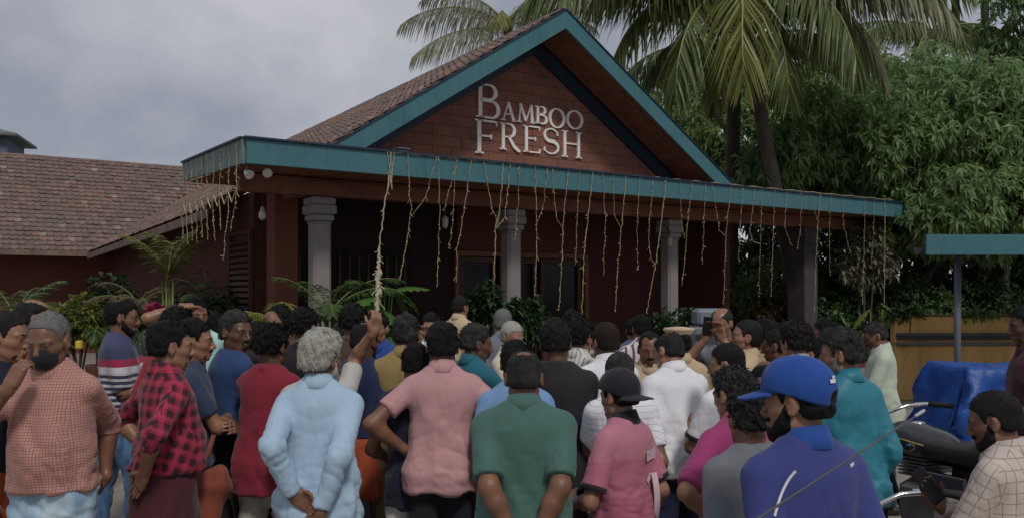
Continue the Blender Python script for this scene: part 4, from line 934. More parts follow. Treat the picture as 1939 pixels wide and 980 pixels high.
def shirt_mesh(p, J, res, seed):
    g = p['shirt']; hem = g.get('hem', .83); loose = g.get('loose', .018); T0 = torso_tab(p, .012)
    zs = np.array([hem] + [z for z in np.arange(.84, 1.40, .04) if z > hem + .02] + [1.40, 1.425, 1.45, 1.468])
    T = np.stack([zs] + [np.interp(zs, T0[:, 0], T0[:, i]) for i in (1, 2, 3)], 1)
    hipa, hipb = T0[2, 1], T0[2, 2]
    for r in T:
        if r[0] < .93: r[1] = max(r[1], hipa + .010); r[2] = max(r[2], hipb + .010)
        f = np.clip((1.30 - r[0]) / .25, 0, 1); r[1] += loose * f; r[2] += loose * f
    # hang: sections below the chest/belly never get much narrower
    for i in range(len(T) - 2, -1, -1):
        if T[i, 0] < 1.25: T[i, 1] = max(T[i, 1], T[i + 1, 1] - .006); T[i, 2] = max(T[i, 2], T[i + 1, 2] - .006)
    long = g.get('sl', 'short'); w = p.get('w', 1)
    pts = [v3(-.3 * w, -.24, hem), v3(.3 * w, .26 + p.get('belly', 0), 1.5)]
    for sd in 'RL': pts += [J[sd][0] + .1, J[sd][0] - .1, J[sd][1] + .1, J[sd][1] - .1] + ([J[sd][2] + .08, J[sd][2] - .08] if long == 'long' else [])
    pts = np.array(pts); G = SDF(pts.min(0) - .03, pts.max(0) + .03, res)
    G.op(prof(T, J['Rl'], J['piv'], 2.35), .02)
    tf = lambda q: (np.asarray(q, float) - J['piv']) @ J['Rl'].T + J['piv']
    for sg in (-1, 1): G.op(rc(tf((.045 * sg, -.026, 1.436)), tf((.145 * sg * w, -.018, 1.382)), .049, .055), .045)
    f = (.6 + .4 * w) * p.get('armf', 1); ends = []
    for sd in 'RL':
        Sh, E, W = J[sd][:3]; sl = g.get('cut', .72)
        if long == 'short':
            G.op(cone(Sh, Sh + (E - Sh) * sl, .059 * f, .060 * f + g.get('flare', .004)), .035); ends.append(('s', Sh, E))
        elif long == 'elbow':
            G.op(cone(Sh, E, .060 * f, .056 * f), .035); G.op(cone(E, E + (W - E) * .22, .056 * f, .055 * f), .02)
        elif long == 'long':
            e2 = E + (W - E) * g.get('cuff', .93)
            G.op(rc(Sh, E, .061 * f, .058 * f), .035); G.op(cone(E, e2, .058 * f, .047 * f), .03); G.op(cone(E + (e2 - E) * .80, e2, .049 * f, .049 * f), .006)
    V, Fq = G.mesh(2); N = vnormals(V, Fq); p['shirtG'] = G
    # folds: soft drape, pinched creases running to the armpits and round the waist, gathers at the elbows
    wr = g.get('wr', 1.0); lowz = np.clip((1.36 - V[:, 2]) / .4, 0, 1)
    disp = waves(V, [(28, 9, 10), (-24, 12, 13), (40, 20, -6)], np.array([.0060, .0052, .0040]) * wr, seed) * (.25 + .9 * lowz)
    sx = np.sign(V[:, 0])
    Vd = V.copy(); Vd[:, 0] = np.abs(V[:, 0])
    cr = pinch(Vd, [(26, 6, 34), (40, 12, 30), (12, 8, 62), (-20, 6, 58), (52, 14, 10)], seed + 3)
    disp += cr * .0135 * wr * (.12 + lowz * .9)
    disp += pinch(V, [(14, 0, 95), (-18, 10, 110)], seed + 5) * .009 * wr * np.exp(-((V[:, 2] - (hem + .17)) / .09) ** 2)
    for sd in 'RL':
        Sh, E, W = J[sd][:3]
        for a, b in ((Sh, E), (E, W)):
            ab = b - a; L_ = np.linalg.norm(ab); u = ab / L_; t = (V - a) @ u; q = V - a - t[:, None] * u; rad = np.linalg.norm(q, axis=1)
            m = np.clip((.085 - rad) / .02, 0, 1) * np.clip(t / .08, 0, 1) * np.clip((L_ + .03 - t) / .04, 0, 1)
            near = np.exp(-((V - E) ** 2).sum(1) / .012)
            h = np.array([-u[1], u[0], .2]); h /= np.linalg.norm(h)
            Vt = np.stack([t, q @ h, q @ np.cross(u, h)], 1)
            disp = disp * (1 - .7 * m) + m * wr * .012 * (.2 + near) * pinch(Vt, [(95, 32, 12), (78, -40, 20), (50, 60, -35)], seed + (7 if sd == 'R' else 9))
    disp = np.maximum(disp, -.0085)
    return V + N * disp[:, None], Fq
def trouser_mesh(p, J, res, seed):
    T = torso_tab(p, .008)[:5].copy(); T[0, 1:3] = T[1, 1:3] * .97; top = p.get('waist', 1.03)
    G = SDF((-.36, -.30, -.02 if not p.get('sit') else .25), (.36, .55 if p.get('sit') else .30, top + .05), (res, res, lambda z: res * 1.5 if z < .75 else res))
    G.op(prof(T, np.eye(3), J['piv'], 2.4, .80, top), .02)
    for sd in 'RL':
        H, K, A = J['leg' + sd]; f = p.get('legf', 1)
        G.op(rc(H, K, .098 * f, .076 * f), .05); G.op(cone(K, A + (A - K) * .03, .076 * f, .066 * f), .04)
    V, Fq = G.mesh(2); N = vnormals(V, Fq)
    d = waves(V, [(14, 10, 40), (-20, 8, 55), (30, 25, 18)], [.003, .0025, .0025], seed) +   .013 * pinch(V, [(30, 10, 60), (-34, 14, 66), (12, -30, 84)], seed)
    return V + N * d[:, None], Fq
def lungi_mesh(p, J, res, seed):
    bot = p.get('lungi_bot', .08); T0 = torso_tab(p, .012); a0 = T0[2, 1]; b0 = T0[2, 2] + p.get('belly', 0) * .4
    zs = [bot, .45, .75, .93, p.get('waist', 1.04)]; zs = [z for z in zs if z >= bot]
    if zs[0] != bot: zs = [bot] + zs
    T = [[z, a0 * (1.10 - .10 * (z - .1)), b0 * (1.22 - .2 * (z - .1)), -.01] for z in zs]
    G = SDF((-.36, -.32, bot - .04), (.36, .34, zs[-1] + .04), (res, res, res * 1.4)); G.op(prof(T, np.eye(3), J['piv'], 2.3), .02)
    V, Fq = G.mesh(2); N = vnormals(V, Fq); f = np.clip((1.02 - V[:, 2]) / .35, .1, 1)
    d = waves(V, [(34, 20, 3), (-26, 30, 4), (58, 40, -5), (16, 8, 14)], [.008, .007, .004, .005], seed) * f
    return V + N * d[:, None], Fq
# ---- head pieces in head space
HL_Y = [-.14, -.05, -.030, -.016, -.010, .010, .016, .030, .040, .052, .075, .14]
HL_Z = [-.050, -.050, -.040, -.012, .030, .034, -.004, -.006, .030, .058, .074, .080]
def hair_mesh(kind, res, seed, vol=.010, bald=None, recede=0.0, nape=0.0, locks=True):
    G = SDF((-.13, -.16, -.12), (.13, .15, .19), res)
    z_ = np.array(HL_Z); z_[0:3] += nape; z_[9:] += recede
    G.op(ell((0, -.016, .042 + vol * .3), (.073 + vol, .093 + vol, .084 + vol * 1.25)), .01)
    G.op(ell((0, .026, .02), (.063 + vol * .7, .064 + vol * .7, .08 + vol)), .02)
    G.op(ell((0, -.045, -.015), (.062 + vol, .058 + vol, .06 + vol)), .02)
    if vol > .016: G.op(ell((0, .03, .10), (.06, .065, .05)), .03)
    def keep(X, Y, Z): return (np.interp(Y, HL_Y, z_).astype(np.float32) - Z) * .75 + 0 * X
    G.cut(keep)
    if bald == 'crown': G.op(ell((0, -.045, .150), (.050, .055, .06)), .012, 's')
    if bald == 'top': G.op(ell((0, .02, .145), (.062, .115, .085)), .012, 's')
    if bald == 'temple':
        for s in (-1, 1): G.op(ell((.05 * s, .075, .10), (.035, .05, .05)), .012, 's')
    V, Fq = G.mesh(1); N = vnormals(V, Fq)
    if kind == 'curly': d = waves(V, [(110, 40, 90), (-90, 120, 30), (60, -70, 130), (160, 90, -140)], [.003, .003, .003, .002], seed)
    elif kind == 'short': d = waves(V, [(150, 60, 40), (-120, 140, 60)], [.0008, .0008], seed)
    else: d = waves(V, [(90, 25, 40), (-70, 30, 60), (150, 40, 60), (200, -60, 90)], [.0022, .0022, .0015, .001], seed)
    edge = np.clip((V[:, 2] - np.interp(V[:, 1], HL_Y, z_)) / .034, 0, 1)
    V = V + N * (d * (.3 + .7 * edge) - vol * .62 * (1 - edge) ** 1.5)[:, None]
    if not locks: return V, Fq
    # loose locks over the surface so the outline is never a clean shell
    r = np.random.default_rng(seed + 50); n = {'curly': 900, 'short': 700}.get(kind, 800); j = r.integers(0, len(V), n)
    b = V[j] - N[j] * .002; fl = np.stack([b[:, 0] * 2.2, (b[:, 1] + .02) * 1.6, -np.full(n, .07)], 1); fl /= np.linalg.norm(fl, axis=1, keepdims=True)
    t_ = fl + r.normal(0, {'curly': .9, 'short': .35}.get(kind, .40), (n, 3)); t_ -= N[j] * (t_ * N[j]).sum(1, keepdims=True); t_ /= np.linalg.norm(t_, axis=1, keepdims=True) + 1e-6
    ln = r.uniform(.5, 1.2, (n, 1)) * {'curly': .022, 'short': .013}.get(kind, .026) * (.45 + .55 * edge[j][:, None]); wd = r.uniform(.0018, .0042, (n, 1)); up = {'curly': .55, 'short': .30}.get(kind, .22)
    sd = np.cross(t_, N[j]); m_ = b + t_ * ln * .55 + N[j] * ln * up; tp = b + t_ * ln + N[j] * ln * up * .9
    V3 = np.stack([b - sd * wd, b + sd * wd, m_ + sd * wd * .8, tp], 1).reshape(-1, 3); o = np.arange(n)[:, None] * 4 + len(V)
    return np.concatenate([V, V3]), np.concatenate([Fq, o + np.array([[0, 1, 2, 3]])])
def beard_mesh(res, th=.006, full=True):
    G = SDF((-.1, -.03, -.15), (.1, .15, .02), res)
    G.op(ell((0, .034, -.058), (.052 + th, .050 + th, .048 + th * 1.4)), .03); G.op(rc((-.012, .070, -.088), (.012, .070, -.088), .019 + th * 1.4, .019 + th * 1.4), .022)
    for s in (-1, 1): G.op(rc((.050 * s, .015, -.055), (.025 * s, .060, -.088), .020 + th, .016 + th), .022); G.op(rc((.0655 * s, .020, .004), (.055 * s, .024, -.05), .0125, .018), .02)
    zl = lambda Y: np.interp(Y, [-.02, .012, .03, .06, .075, .12], [-.03, .012, -.010, -.046, -.070, -.072]).astype(np.float32)
    G.cut(lambda X, Y, Z: (Z - zl(Y)) * .8 + 0 * X); G.cut(lambda X, Y, Z: (.004 - Y) + 0 * X + 0 * Z)
    G.op(rc((-.030, .092, -.044), (.030, .092, -.044), .0075, .0075), .008); G.op(ell((0, .105, -.060), (.022, .02, .0075)), .004, 's')
    return G.mesh(1)
def tache_mesh(res):
    G = SDF((-.06, .05, -.08), (.06, .14, -.01), min(res, .0045)); G.op(rc((-.026, .0905, -.0475), (0, .1015, -.0425), .0055, .0065), .004); G.op(rc((.026, .0905, -.0475), (0, .1015, -.0425), .0055, .0065), .004); return G.mesh(0)
def brow_mesh(s):
    mb = MB()
    mb.tube([(.013 * s, .0965, .0265), (.030 * s, .0915, .0305), (.048 * s, .078, .0275)], [.003, .0038, .002], 5)
    return mb.mesh('eyebrow')
def cap_mesh(kind, res):
    G = SDF((-.13, -.21, -.03), (.13, .24, .20), min(res, .0055)); v = .021
    G.op(ell((0, -.016, .048), (.073 + v, .093 + v, .088 + v)), .01); G.op(ell((0, .024, .04), (.064 + v, .066 + v, .08 + v)), .02)
    low = lambda Y: np.interp(Y, [-.13, -.02, .06, .12], [-.018, .030, .052, .058]).astype(np.float32)
    G.cut(lambda X, Y, Z: (low(Y) - Z) + 0 * X)
    def brim(X, Y, Z):
        zz = .058 - (np.maximum(Y - .07, 0) * .25) - X * X * 3.2
        r = np.sqrt((X / .084) ** 2 + ((Y - .07) / .125) ** 2) - 1
        return np.maximum(np.maximum(r * .076, np.abs(Z - zz) - .0045), .05 - Y)
    if kind == 'brim': G.op(ell((0, .036, .080), (.062, .058, .066)), .03); G.op(rc((0, -.01, .152), (0, -.01, .156), .009, .007), .004)
    if kind == 'brim': G.op((brim, v3(-.09, .05, .0), v3(.09, .20, .075)), .006); G.op(ell((0, -.115, .022), (.034, .05, .021)), .005, 's')
    if kind == 'backward':
        G.op(((lambda X, Y, Z: brim(X, -Y - .02, Z + .046)), v3(-.08, -.21, -.06), v3(.08, -.05, .04)), .006)
    V, Fq = G.mesh(1)
    return V, Fq
def peaked_cap_mesh(res):
    mb = MB(); mb.lathe((0, -.004, 0), [(.085, .045), (.088, .085), (.118, .118), (.120, .126), (.105, .138), (.03, .146)], 24)
    V = np.concatenate(mb.v); V[:, 1] *= 1.16; V[:, 2] += V[:, 1] * .12; mb.v = [V]
    return mb
def xf(V, J): return V @ J['Rh'].T + J['head']
def collar_mesh(p, J, kind):
    "a turned-down shirt collar or a rib neckband round the neck"
    n = 40; V = []; w = .6 + .4 * p.get('w', 1)
    if kind == 'collar': pr = [(.0630, 1.440), (.0640, 1.510), (.0690, 1.515), (.0830, 1.476), (.0930, 1.444), (.0880, 1.440), (.0720, 1.485)]
    else: pr = [(.064, 1.440), (.0650, 1.480), (.0690, 1.484), (.0790, 1.464), (.088, 1.440), (.07, 1.430)]
    for i in range(n):
        a = 2 * math.pi * i / n; c, s_ = math.cos(a), math.sin(a)     # s_=+1 front
        dip = -.034 * max(0, s_) ** 2 - .012 * (1 - abs(s_)) + .004 * max(0, -s_)
        gap = 1 if kind != 'collar' else 1 + .12 * max(0, s_) ** 6
        for r, z in pr: V.append((r * w * c * 1.02 * gap, r * w * s_ * (.98 + .1 * max(0, s_)) - .020 + .010 * max(0, s_), z + dip - (.012 * max(0, s_) ** 8 if (kind == 'collar' and z < 1.45) else 0)))
    m = len(pr); V = np.array(V); Fq = np.array([(i * m + j, i * m + (j + 1) % m, ((i + 1) % n) * m + (j + 1) % m, ((i + 1) % n) * m + j) for i in range(n) for j in range(m)])
    V = (V - J['piv']) @ J['Rl'].T + J['piv']
    return V, Fq[:, ::-1]

# ---- cloth, skin and hair materials
_mc = {}
def cloth(key, kind='plain', a=(.5, .5, .5), b=None, c=None, per=.02, rough=.85, **k):
    if key in _mc: return _mc[key]
    m, t = newmat('cloth ' + key); co = t.n('ShaderNodeTexCoord'); ob = co.outputs['Object']
    sx = t.n('ShaderNodeSeparateXYZ', {0: ob}); nn = t.n('ShaderNodeSeparateXYZ', {0: co.outputs['Normal']})
    side = t.m('GREATER_THAN', t.m('ABSOLUTE', nn.outputs[0]), t.m('ABSOLUTE', nn.outputs[1]))
    u = t.n('ShaderNodeMix', {0: side, 2: sx.outputs[0], 3: sx.outputs[1]}).outputs[0]; z = sx.outputs[2]
    wob = t.m('MULTIPLY', t.m('SUBTRACT', t.noise(ob, 9, 2), .5), .012)
    u = t.m('ADD', u, wob); z = t.m('ADD', z, wob)
    if kind in ('check', 'plaid', 'hstripe', 'vstripe'):      # the weave turns with the sleeve
        arm = t.m('GREATER_THAN', t.m('ABSOLUTE', sx.outputs[0]), .183); sg_ = t.m('SIGN', sx.outputs[0]); an = t.m('MULTIPLY', t.m('MULTIPLY', arm, sg_), .42)
        cu, su = t.m('COSINE', an), t.m('SINE', an); u, z = t.m('SUBTRACT', t.m('MULTIPLY', u, cu), t.m('MULTIPLY', z, su)), t.m('ADD', t.m('MULTIPLY', u, su), t.m('MULTIPLY', z, cu))
    fr = lambda v, p_: t.m('FRACT', t.m('MULTIPLY', v, 1 / p_)); lt = lambda v, th: t.m('LESS_THAN', v, th)
    col = None
    if kind == 'plain': col = (*a, 1)
    elif kind == 'check':       # thin lines both ways
        l = t.m('MAXIMUM', lt(fr(u, per), k.get('lw', .25)), lt(fr(z, per), k.get('lw', .25))); col = t.mix(l, a, b)
    elif kind == 'plaid':
        l1 = lt(fr(u, per), .5); l2 = lt(fr(z, per), .5); s_ = t.m('MULTIPLY', t.m('ADD', l1, l2), .5); col = t.mix(s_, a, b)
        if c: col = t.mix(t.m('MAXIMUM', lt(fr(t.m('ADD', u, per * .25), per), .07), lt(fr(t.m('ADD', z, per * .25), per), .07)), col, c)
    elif kind == 'hstripe': col = t.mix(lt(fr(z, per), k.get('lw', .4)), a, b)
    elif kind == 'vstripe': col = t.mix(lt(fr(u, per), k.get('lw', .4)), a, b)
    elif kind == 'bands':       # solid top, then bands, then stripes: stops [(z, colour)] from the hem upward
        base = t.mix(lt(fr(z, per), .45), a, b); col = base
        for z0, cc in k['stops']: col = t.mix(t.m('GREATER_THAN', z, z0), col, cc)
    elif kind == 'denim':
        col = t.mix(t.mapr(t.noise(t.scale(ob, (5, 5, 1.6)), 1.6, 3), .38, .66, 0, 1), a, b)
    nz = t.noise(ob, 7, 4)
    col = t.mix(t.mapr(nz, .25, .75, .0, .22), col, t.mix(1, col, (.55, .55, .58), 'MULTIPLY'))

    def crease(rot, sc, pw, mult):
        q = t.n('ShaderNodeMapping', {'Vector': ob, 'Scale': mult, 'Rotation': rot}).outputs[0]
        n_ = t.n('ShaderNodeTexNoise', {'Vector': q, 'Scale': sc, 'Detail': 1.5, 'Roughness': .45, 'Distortion': .25}).outputs[0]
        return t.m('POWER', t.m('SUBTRACT', 1, t.m('ABSOLUTE', t.m('SUBTRACT', t.m('MULTIPLY', n_, 2), 1))), pw)
    gate = t.mapr(t.noise(ob, 4.5, 1), .42, .62, 0, 1)
    rid = t.m('ADD', t.m('MULTIPLY', crease((0, .55, 0), 3.6, 10.0, (2.2, 1.6, .55)), gate), t.m('ADD', t.m('MULTIPLY', crease((0, -.6, 0), 3.3, 10.0, (2.2, 1.6, .55)), t.m('SUBTRACT', 1, gate)), t.m('MULTIPLY', crease((.2, 1.35, 0), 3.8, 12.0, (2.4, 1.6, .6)), .6)))
    fine = t.noise(t.scale(ob, (1, 1, .35)), 34, 3); tiny = t.noise(ob, 260, 2)
    h = t.m('ADD', t.m('ADD', t.m('MULTIPLY', fine, .42), t.m('MULTIPLY', tiny, .10)), t.m('MULTIPLY', rid, -.50 * k.get('wrk', 1)))
    if any(q in key for q in ('cotton', 'check', 'plaid', 'drill', 'sateen', 'khaki', 'stripe')): h = t.m('SUBTRACT', h, t.m('MULTIPLY', lt(t.m('ABSOLUTE', t.m('SUBTRACT', sx.outputs[2], t.m('ADD', 1.325, t.m('MULTIPLY', wob, .8)))), .0035), .9))      # yoke seam
    t.out(col, rough, t.bump(h, k.get('bump', .38), .014), 0, .25, **({'Sheen_Weight': .12} if rough > .7 else {})); _mc[key] = m; return m
def skinmat(tone):
    key = 'skin%d' % tone
    if key in _mc: return _mc[key]
    base = [(.36, .20, .125), (.27, .140, .085), (.19, .092, .055), (.125, .060, .037)][tone]
    m, t = newmat('skin ' + 'abcd'[tone]); ob = t.n('ShaderNodeTexCoord').outputs['Object']
    c = t.mix(t.mapr(t.noise(ob, 9, 5, .65), .32, .68, 0, 1), tuple(x * .74 for x in base), (base[0] * 1.16, base[1] * 1.10, base[2] * 1.06)); c = t.mix(t.mapr(t.noise(ob, 70, 3), .62, .72, 0, .35), c, tuple(x * .55 for x in base))
    t.out(c, t.mapr(t.noise(ob, 22, 3), .3, .7, .36, .55), t.bump(t.noise(ob, 150, 3), .2, .004), 0, .45, Subsurface_Weight=.06, Subsurface_Radius=(.012, .005, .003)); _mc[key] = m; return m
def hairmat(col, grey=0.0):
    key = 'hair%s%.2f' % (col, grey)
    if key in _mc: return _mc[key]
    base = {'black': (.008, .0075, .0085), 'brown': (.022, .014, .011), 'grey': (.17, .165, .155), 'white': (.40, .385, .34)}[col]
    m, t = newmat('hair ' + col + ' %d' % int(grey * 100)); ob = t.n('ShaderNodeTexCoord').outputs['Object']
    st = t.noise(t.scale(ob, (60, 26, 20)), 6.5, 5, .75)
    c = t.mix(t.mapr(st, .35, .68, 0, 1), tuple(x * .5 for x in base), tuple(x * 1.35 for x in base))
    if grey:
        f = t.m('MULTIPLY', t.mapr(t.noise(t.scale(ob, (60, 34, 30)), 5.0, 5, .8), .35, .75, .1, 1), t.mapr(t.noise(ob, 16, 2), .35, .65, .35, 1.0))
        c = t.mix(t.m('MULTIPLY', f, min(1, grey * 1.0)), c, (.17, .165, .158))
    t.out(c, .62, t.bump(st, .8, .008), 0, .18); _mc[key] = m; return m
def plainmat(key, col, rough=.5, metal=0):
    if key not in _mc: _mc[key] = simple(key, col, rough, .12, 20, .05, 200, metal)
    return _mc[key]
def eyemat():
    if 'eye' in _mc: return _mc['eye']
    m, t = newmat('eye'); ob = t.n('ShaderNodeTexCoord').outputs['Object']; s_ = t.n('ShaderNodeSeparateXYZ', {0: ob})
    r = t.m('SQRT', t.m('ADD', t.m('POWER', s_.outputs[0], 2), t.m('POWER', s_.outputs[2], 2)))
    fr_ = t.m('GREATER_THAN', s_.outputs[1], 0)
    c = t.mix(t.m('MULTIPLY', t.m('LESS_THAN', r, .0072), fr_), (.30, .265, .235), (.012, .008, .006)); t.out(c, .15, None, 0, .5); _mc['eye'] = m; return m
SHARE = {}
def shared(key, fn):
    if key not in SHARE: SHARE[key] = fn()
    return SHARE[key]
TRI = [0]
def person(p, i):
    s = p['s']; Y = F / s; h = p.get('h') or (CAMH - (p['y'] - YH) / s - p.get('gz', 0)); k = h / 1.70
    gz = p.get('gz', 0.0)
    yaw = math.radians(p['yaw'])
    near = 2 if s >= 370 else (1 if s >= 255 else 0)
    res = (.019, .0145, .011)[near]; fine = (.0088, .0070, .0056)[near]; sres = (.019, .0150, .0108)[near]
    J = solve(p)
    X = (p['x'] - CX) / F * Y
    hl = J['head'] * k; root = v3(X - (math.cos(yaw) * hl[0] - math.sin(yaw) * hl[1]), Y - (math.sin(yaw) * hl[0] + math.cos(yaw) * hl[1]), gz)
    if p.get('sit'): root[2] = CAMH - (p['y'] - YH) / s - 1.70 * k
    r = empty('person', tuple(root), yaw, k)
    tag(r, p['label'], 'person', 'people in the crowd outside the restaurant')
    SV, SF = shirt_mesh(p, J, sres, i * 3 + 1)
    V, Fq = body_mesh(p, J, res, fine); TRI[0] += len(Fq) * 2; skip = np.ones(len(V))
    for sd in 'RL':
        hd_ = J[sd][3] / np.linalg.norm(J[sd][3]); skip *= np.clip((np.linalg.norm(V - J[sd][2] - hd_ * .07, axis=1) - .12) / .02, 0, 1)
    V = tuck(V, Fq, p['shirtG'], .015, skip)
    link('body', mesh_np('body', V, Fq, [skinmat(p.get('skin', 2))], True), r)
    g = p['shirt']; V, Fq = SV, SF; TRI[0] += len(Fq) * 2
    sh = link(g.get('name', 'shirt'), mesh_np('shirt', V, Fq, [g['m']], True), r)
    if g.get('col', 'band'):
        V, Fq = collar_mesh(p, J, g.get('col', 'band')); link('collar', mesh_np('collar', V, Fq, [g.get('cm', g['m'])], True), sh)
    b = p.get('bottom', ('trousers', None))
    if b[0] == 'trousers': V, Fq = trouser_mesh(p, J, sres * 1.15, i * 3 + 2)
    else: V, Fq = lungi_mesh(p, J, sres * 1.1, i * 3 + 2)
    TRI[0] += len(Fq) * 2; V = tuck(V, Fq, p['shirtG'], .012)
    link(b[0], mesh_np(b[0], V, Fq, [b[1]], True), r)
    hk = p.get('hair', ('straight', 'black', 0)); hm = hairmat(hk[1], hk[2]) if hk else None; hres = (.0085, .0066, .0052)[near]
    if hk and hk[0] != 'none':
        V, Fq = hair_mesh(hk[0], hres, i, p.get('vol', .011), p.get('bald'), p.get('recede', 0), p.get('nape', 0), not p.get('cap'))
        TRI[0] += len(Fq) * 2
        link('hair', mesh_np('hair', xf(V, J), Fq, [hm], True), r)
    if p.get('beard'):
        V, Fq = beard_mesh(hres, .004 + .004 * p['beard']); link('beard', mesh_np('beard', xf(V, J), Fq, [hairmat(*p.get('beardc', (hk[1], hk[2])))], True), r)
    if p.get('tache'):
        V, Fq = tache_mesh(hres); link('moustache', mesh_np('moustache', xf(V, J), Fq, [hm], True), r)
    Mh = np.eye(4); Mh[:3, :3] = J['Rh']; Mh[:3, 3] = J['head']
    def onhead(name, me): o = link(name, me, r); o.matrix_local = Matrix(Mh.tolist()); return o
    if p.get('face', 1):
        em = shared('eyeb', lambda: MB().ball((0, 0, 0), .0128, 12, 10).mesh('eye', eyemat(), True))
        for sg in (-1, 1):
            o = link('eye', em, r); M2 = Mh.copy(); M2[:3, 3] = J['head'] + J['Rh'] @ v3(.031 * sg, .0768, .0070); o.matrix_local = Matrix(M2.tolist())
        for sg in (-1, 1):
            key = ('brow', sg, hk[1] if hk else 'x', hk[2] if hk else 0)
            onhead('eyebrow', shared(key, lambda: (lambda q: (q.materials.append(hm or hairmat('black')), q)[1])(brow_mesh(sg))))
    if p.get('cap'):
        ck, cm = p['cap'][0], p['cap'][1]
        if ck == 'peaked': onhead('cap', peaked_cap_mesh(.006).mesh('cap', cm, True))
        else:
            V, Fq = cap_mesh(ck, hres); onhead('cap', mesh_np('cap', V, Fq, [cm], True))
    if g.get('edge'):
        for sd in 'RL':
            Sh, E, W = J[sd][:3]; sl = g.get('cut', .72); c = Sh + (E - Sh) * sl; u = (E - Sh) / np.linalg.norm(E - Sh); f = (.6 + .4 * p.get('w', 1)) * p.get('armf', 1); rr = .060 * f + g.get('flare', .004) + .003
            mb = MB(); mb.lathe(c - u * .024, [(rr - .004, 0), (rr + .001, .002), (rr + .002, .026), (rr - .012, .028)], 24, ax=tuple(u)); mb.build('sleeve_edge', g['edge'], sh, True)
    # shoes
    if not p.get('noshoe'):
        sm = shared(('shoe', p.get('shoe', 0)), lambda: shoe_mesh(p.get('shoe', 0)))
        for sd, sg in (('R', 1), ('L', -1)):
            A = J['leg' + sd][2]; o = link('shoe', sm, r); o.location = tuple(A + v3(0, -.02, -.045)); o.rotation_euler = (0, 0, -math.atan2(.25 * sg, 1))
    p['J'] = J; p['root'] = root; p['k'] = k; p['yawr'] = yaw; p['obj'] = r; p['Mh'] = Mh
    return r
def shoe_mesh(kind):
    G = SDF((-.08, -.10, -.06), (.08, .24, .06), .012)
    G.op(rc((0, -.01, -.01), (0, .145, -.018), .040, .034), .02); G.op(rc((0, -.02, 0), (0, .02, .02), .040, .040), .02)
    G.cut(lambda X, Y, Z: (-.042 - Z) + 0 * X + 0 * Y); G.cut(lambda X, Y, Z: (Z - .035) + 0 * X + 0 * Y)
    V, Fq = G.mesh(1); m = plainmat(('leather shoe', 'brown sandal')[kind], ((.02, .018, .016), (.09, .045, .025))[kind], .5)
    return mesh_np('shoe', V, Fq, [m], True)
def pworld(p, q):
    "person space -> world"
    q = np.asarray(q, float) * p['k']; c, s_ = math.cos(p['yawr']), math.sin(p['yawr'])
    return v3(p['root'][0] + c * q[0] - s_ * q[1], p['root'][1] + s_ * q[0] + c * q[1], p['root'][2] + q[2])
# ---------------------------------------------------------------- the crowd, nearest first
C_ = cloth
white = C_('white cotton', a=(.74, .74, .77)); offwhite = C_('off white cotton', a=(.60, .59, .55)); black_c = C_('black jersey', a=(.020, .018, .021))
navy_t = C_('navy jersey', a=(.022, .030, .080)); dk_navy = C_('dark navy cotton', a=(.012, .015, .032)); khaki = C_('khaki drill', a=(.50, .38, .24)); olive = C_('olive khaki', a=(.30, .215, .085))
dk_brown = C_('dark brown twill', a=(.028, .022, .019)); cream_tw = C_('cream twill', a=(.50, .46, .39)); navy_tw = C_('navy twill', a=(.016, .022, .055)); blk_tw = C_('black twill', a=(.016, .016, .022)); grey_tw = C_('grey twill', a=(.30, .30, .30))
denim = C_('faded blue denim', 'denim', (.055, .125, .26), (.22, .36, .54), wr=1); pale_denim = C_('pale denim', 'denim', (.22, .36, .50), (.50, .60, .66)); red_t = C_('red jersey', a=(.28, .018, .032)); greyshirt = C_('grey shirt cotton', a=(.17, .18, .22))
def sh(m, sl='short', hem=.83, **k): d = dict(m=m, sl=sl, hem=hem); d.update(k); return d
HB = ('straight', 'black', 0.0); HS = ('short', 'black', .25); HC = ('curly', 'black', .05); HG = ('straight', 'black', .5)
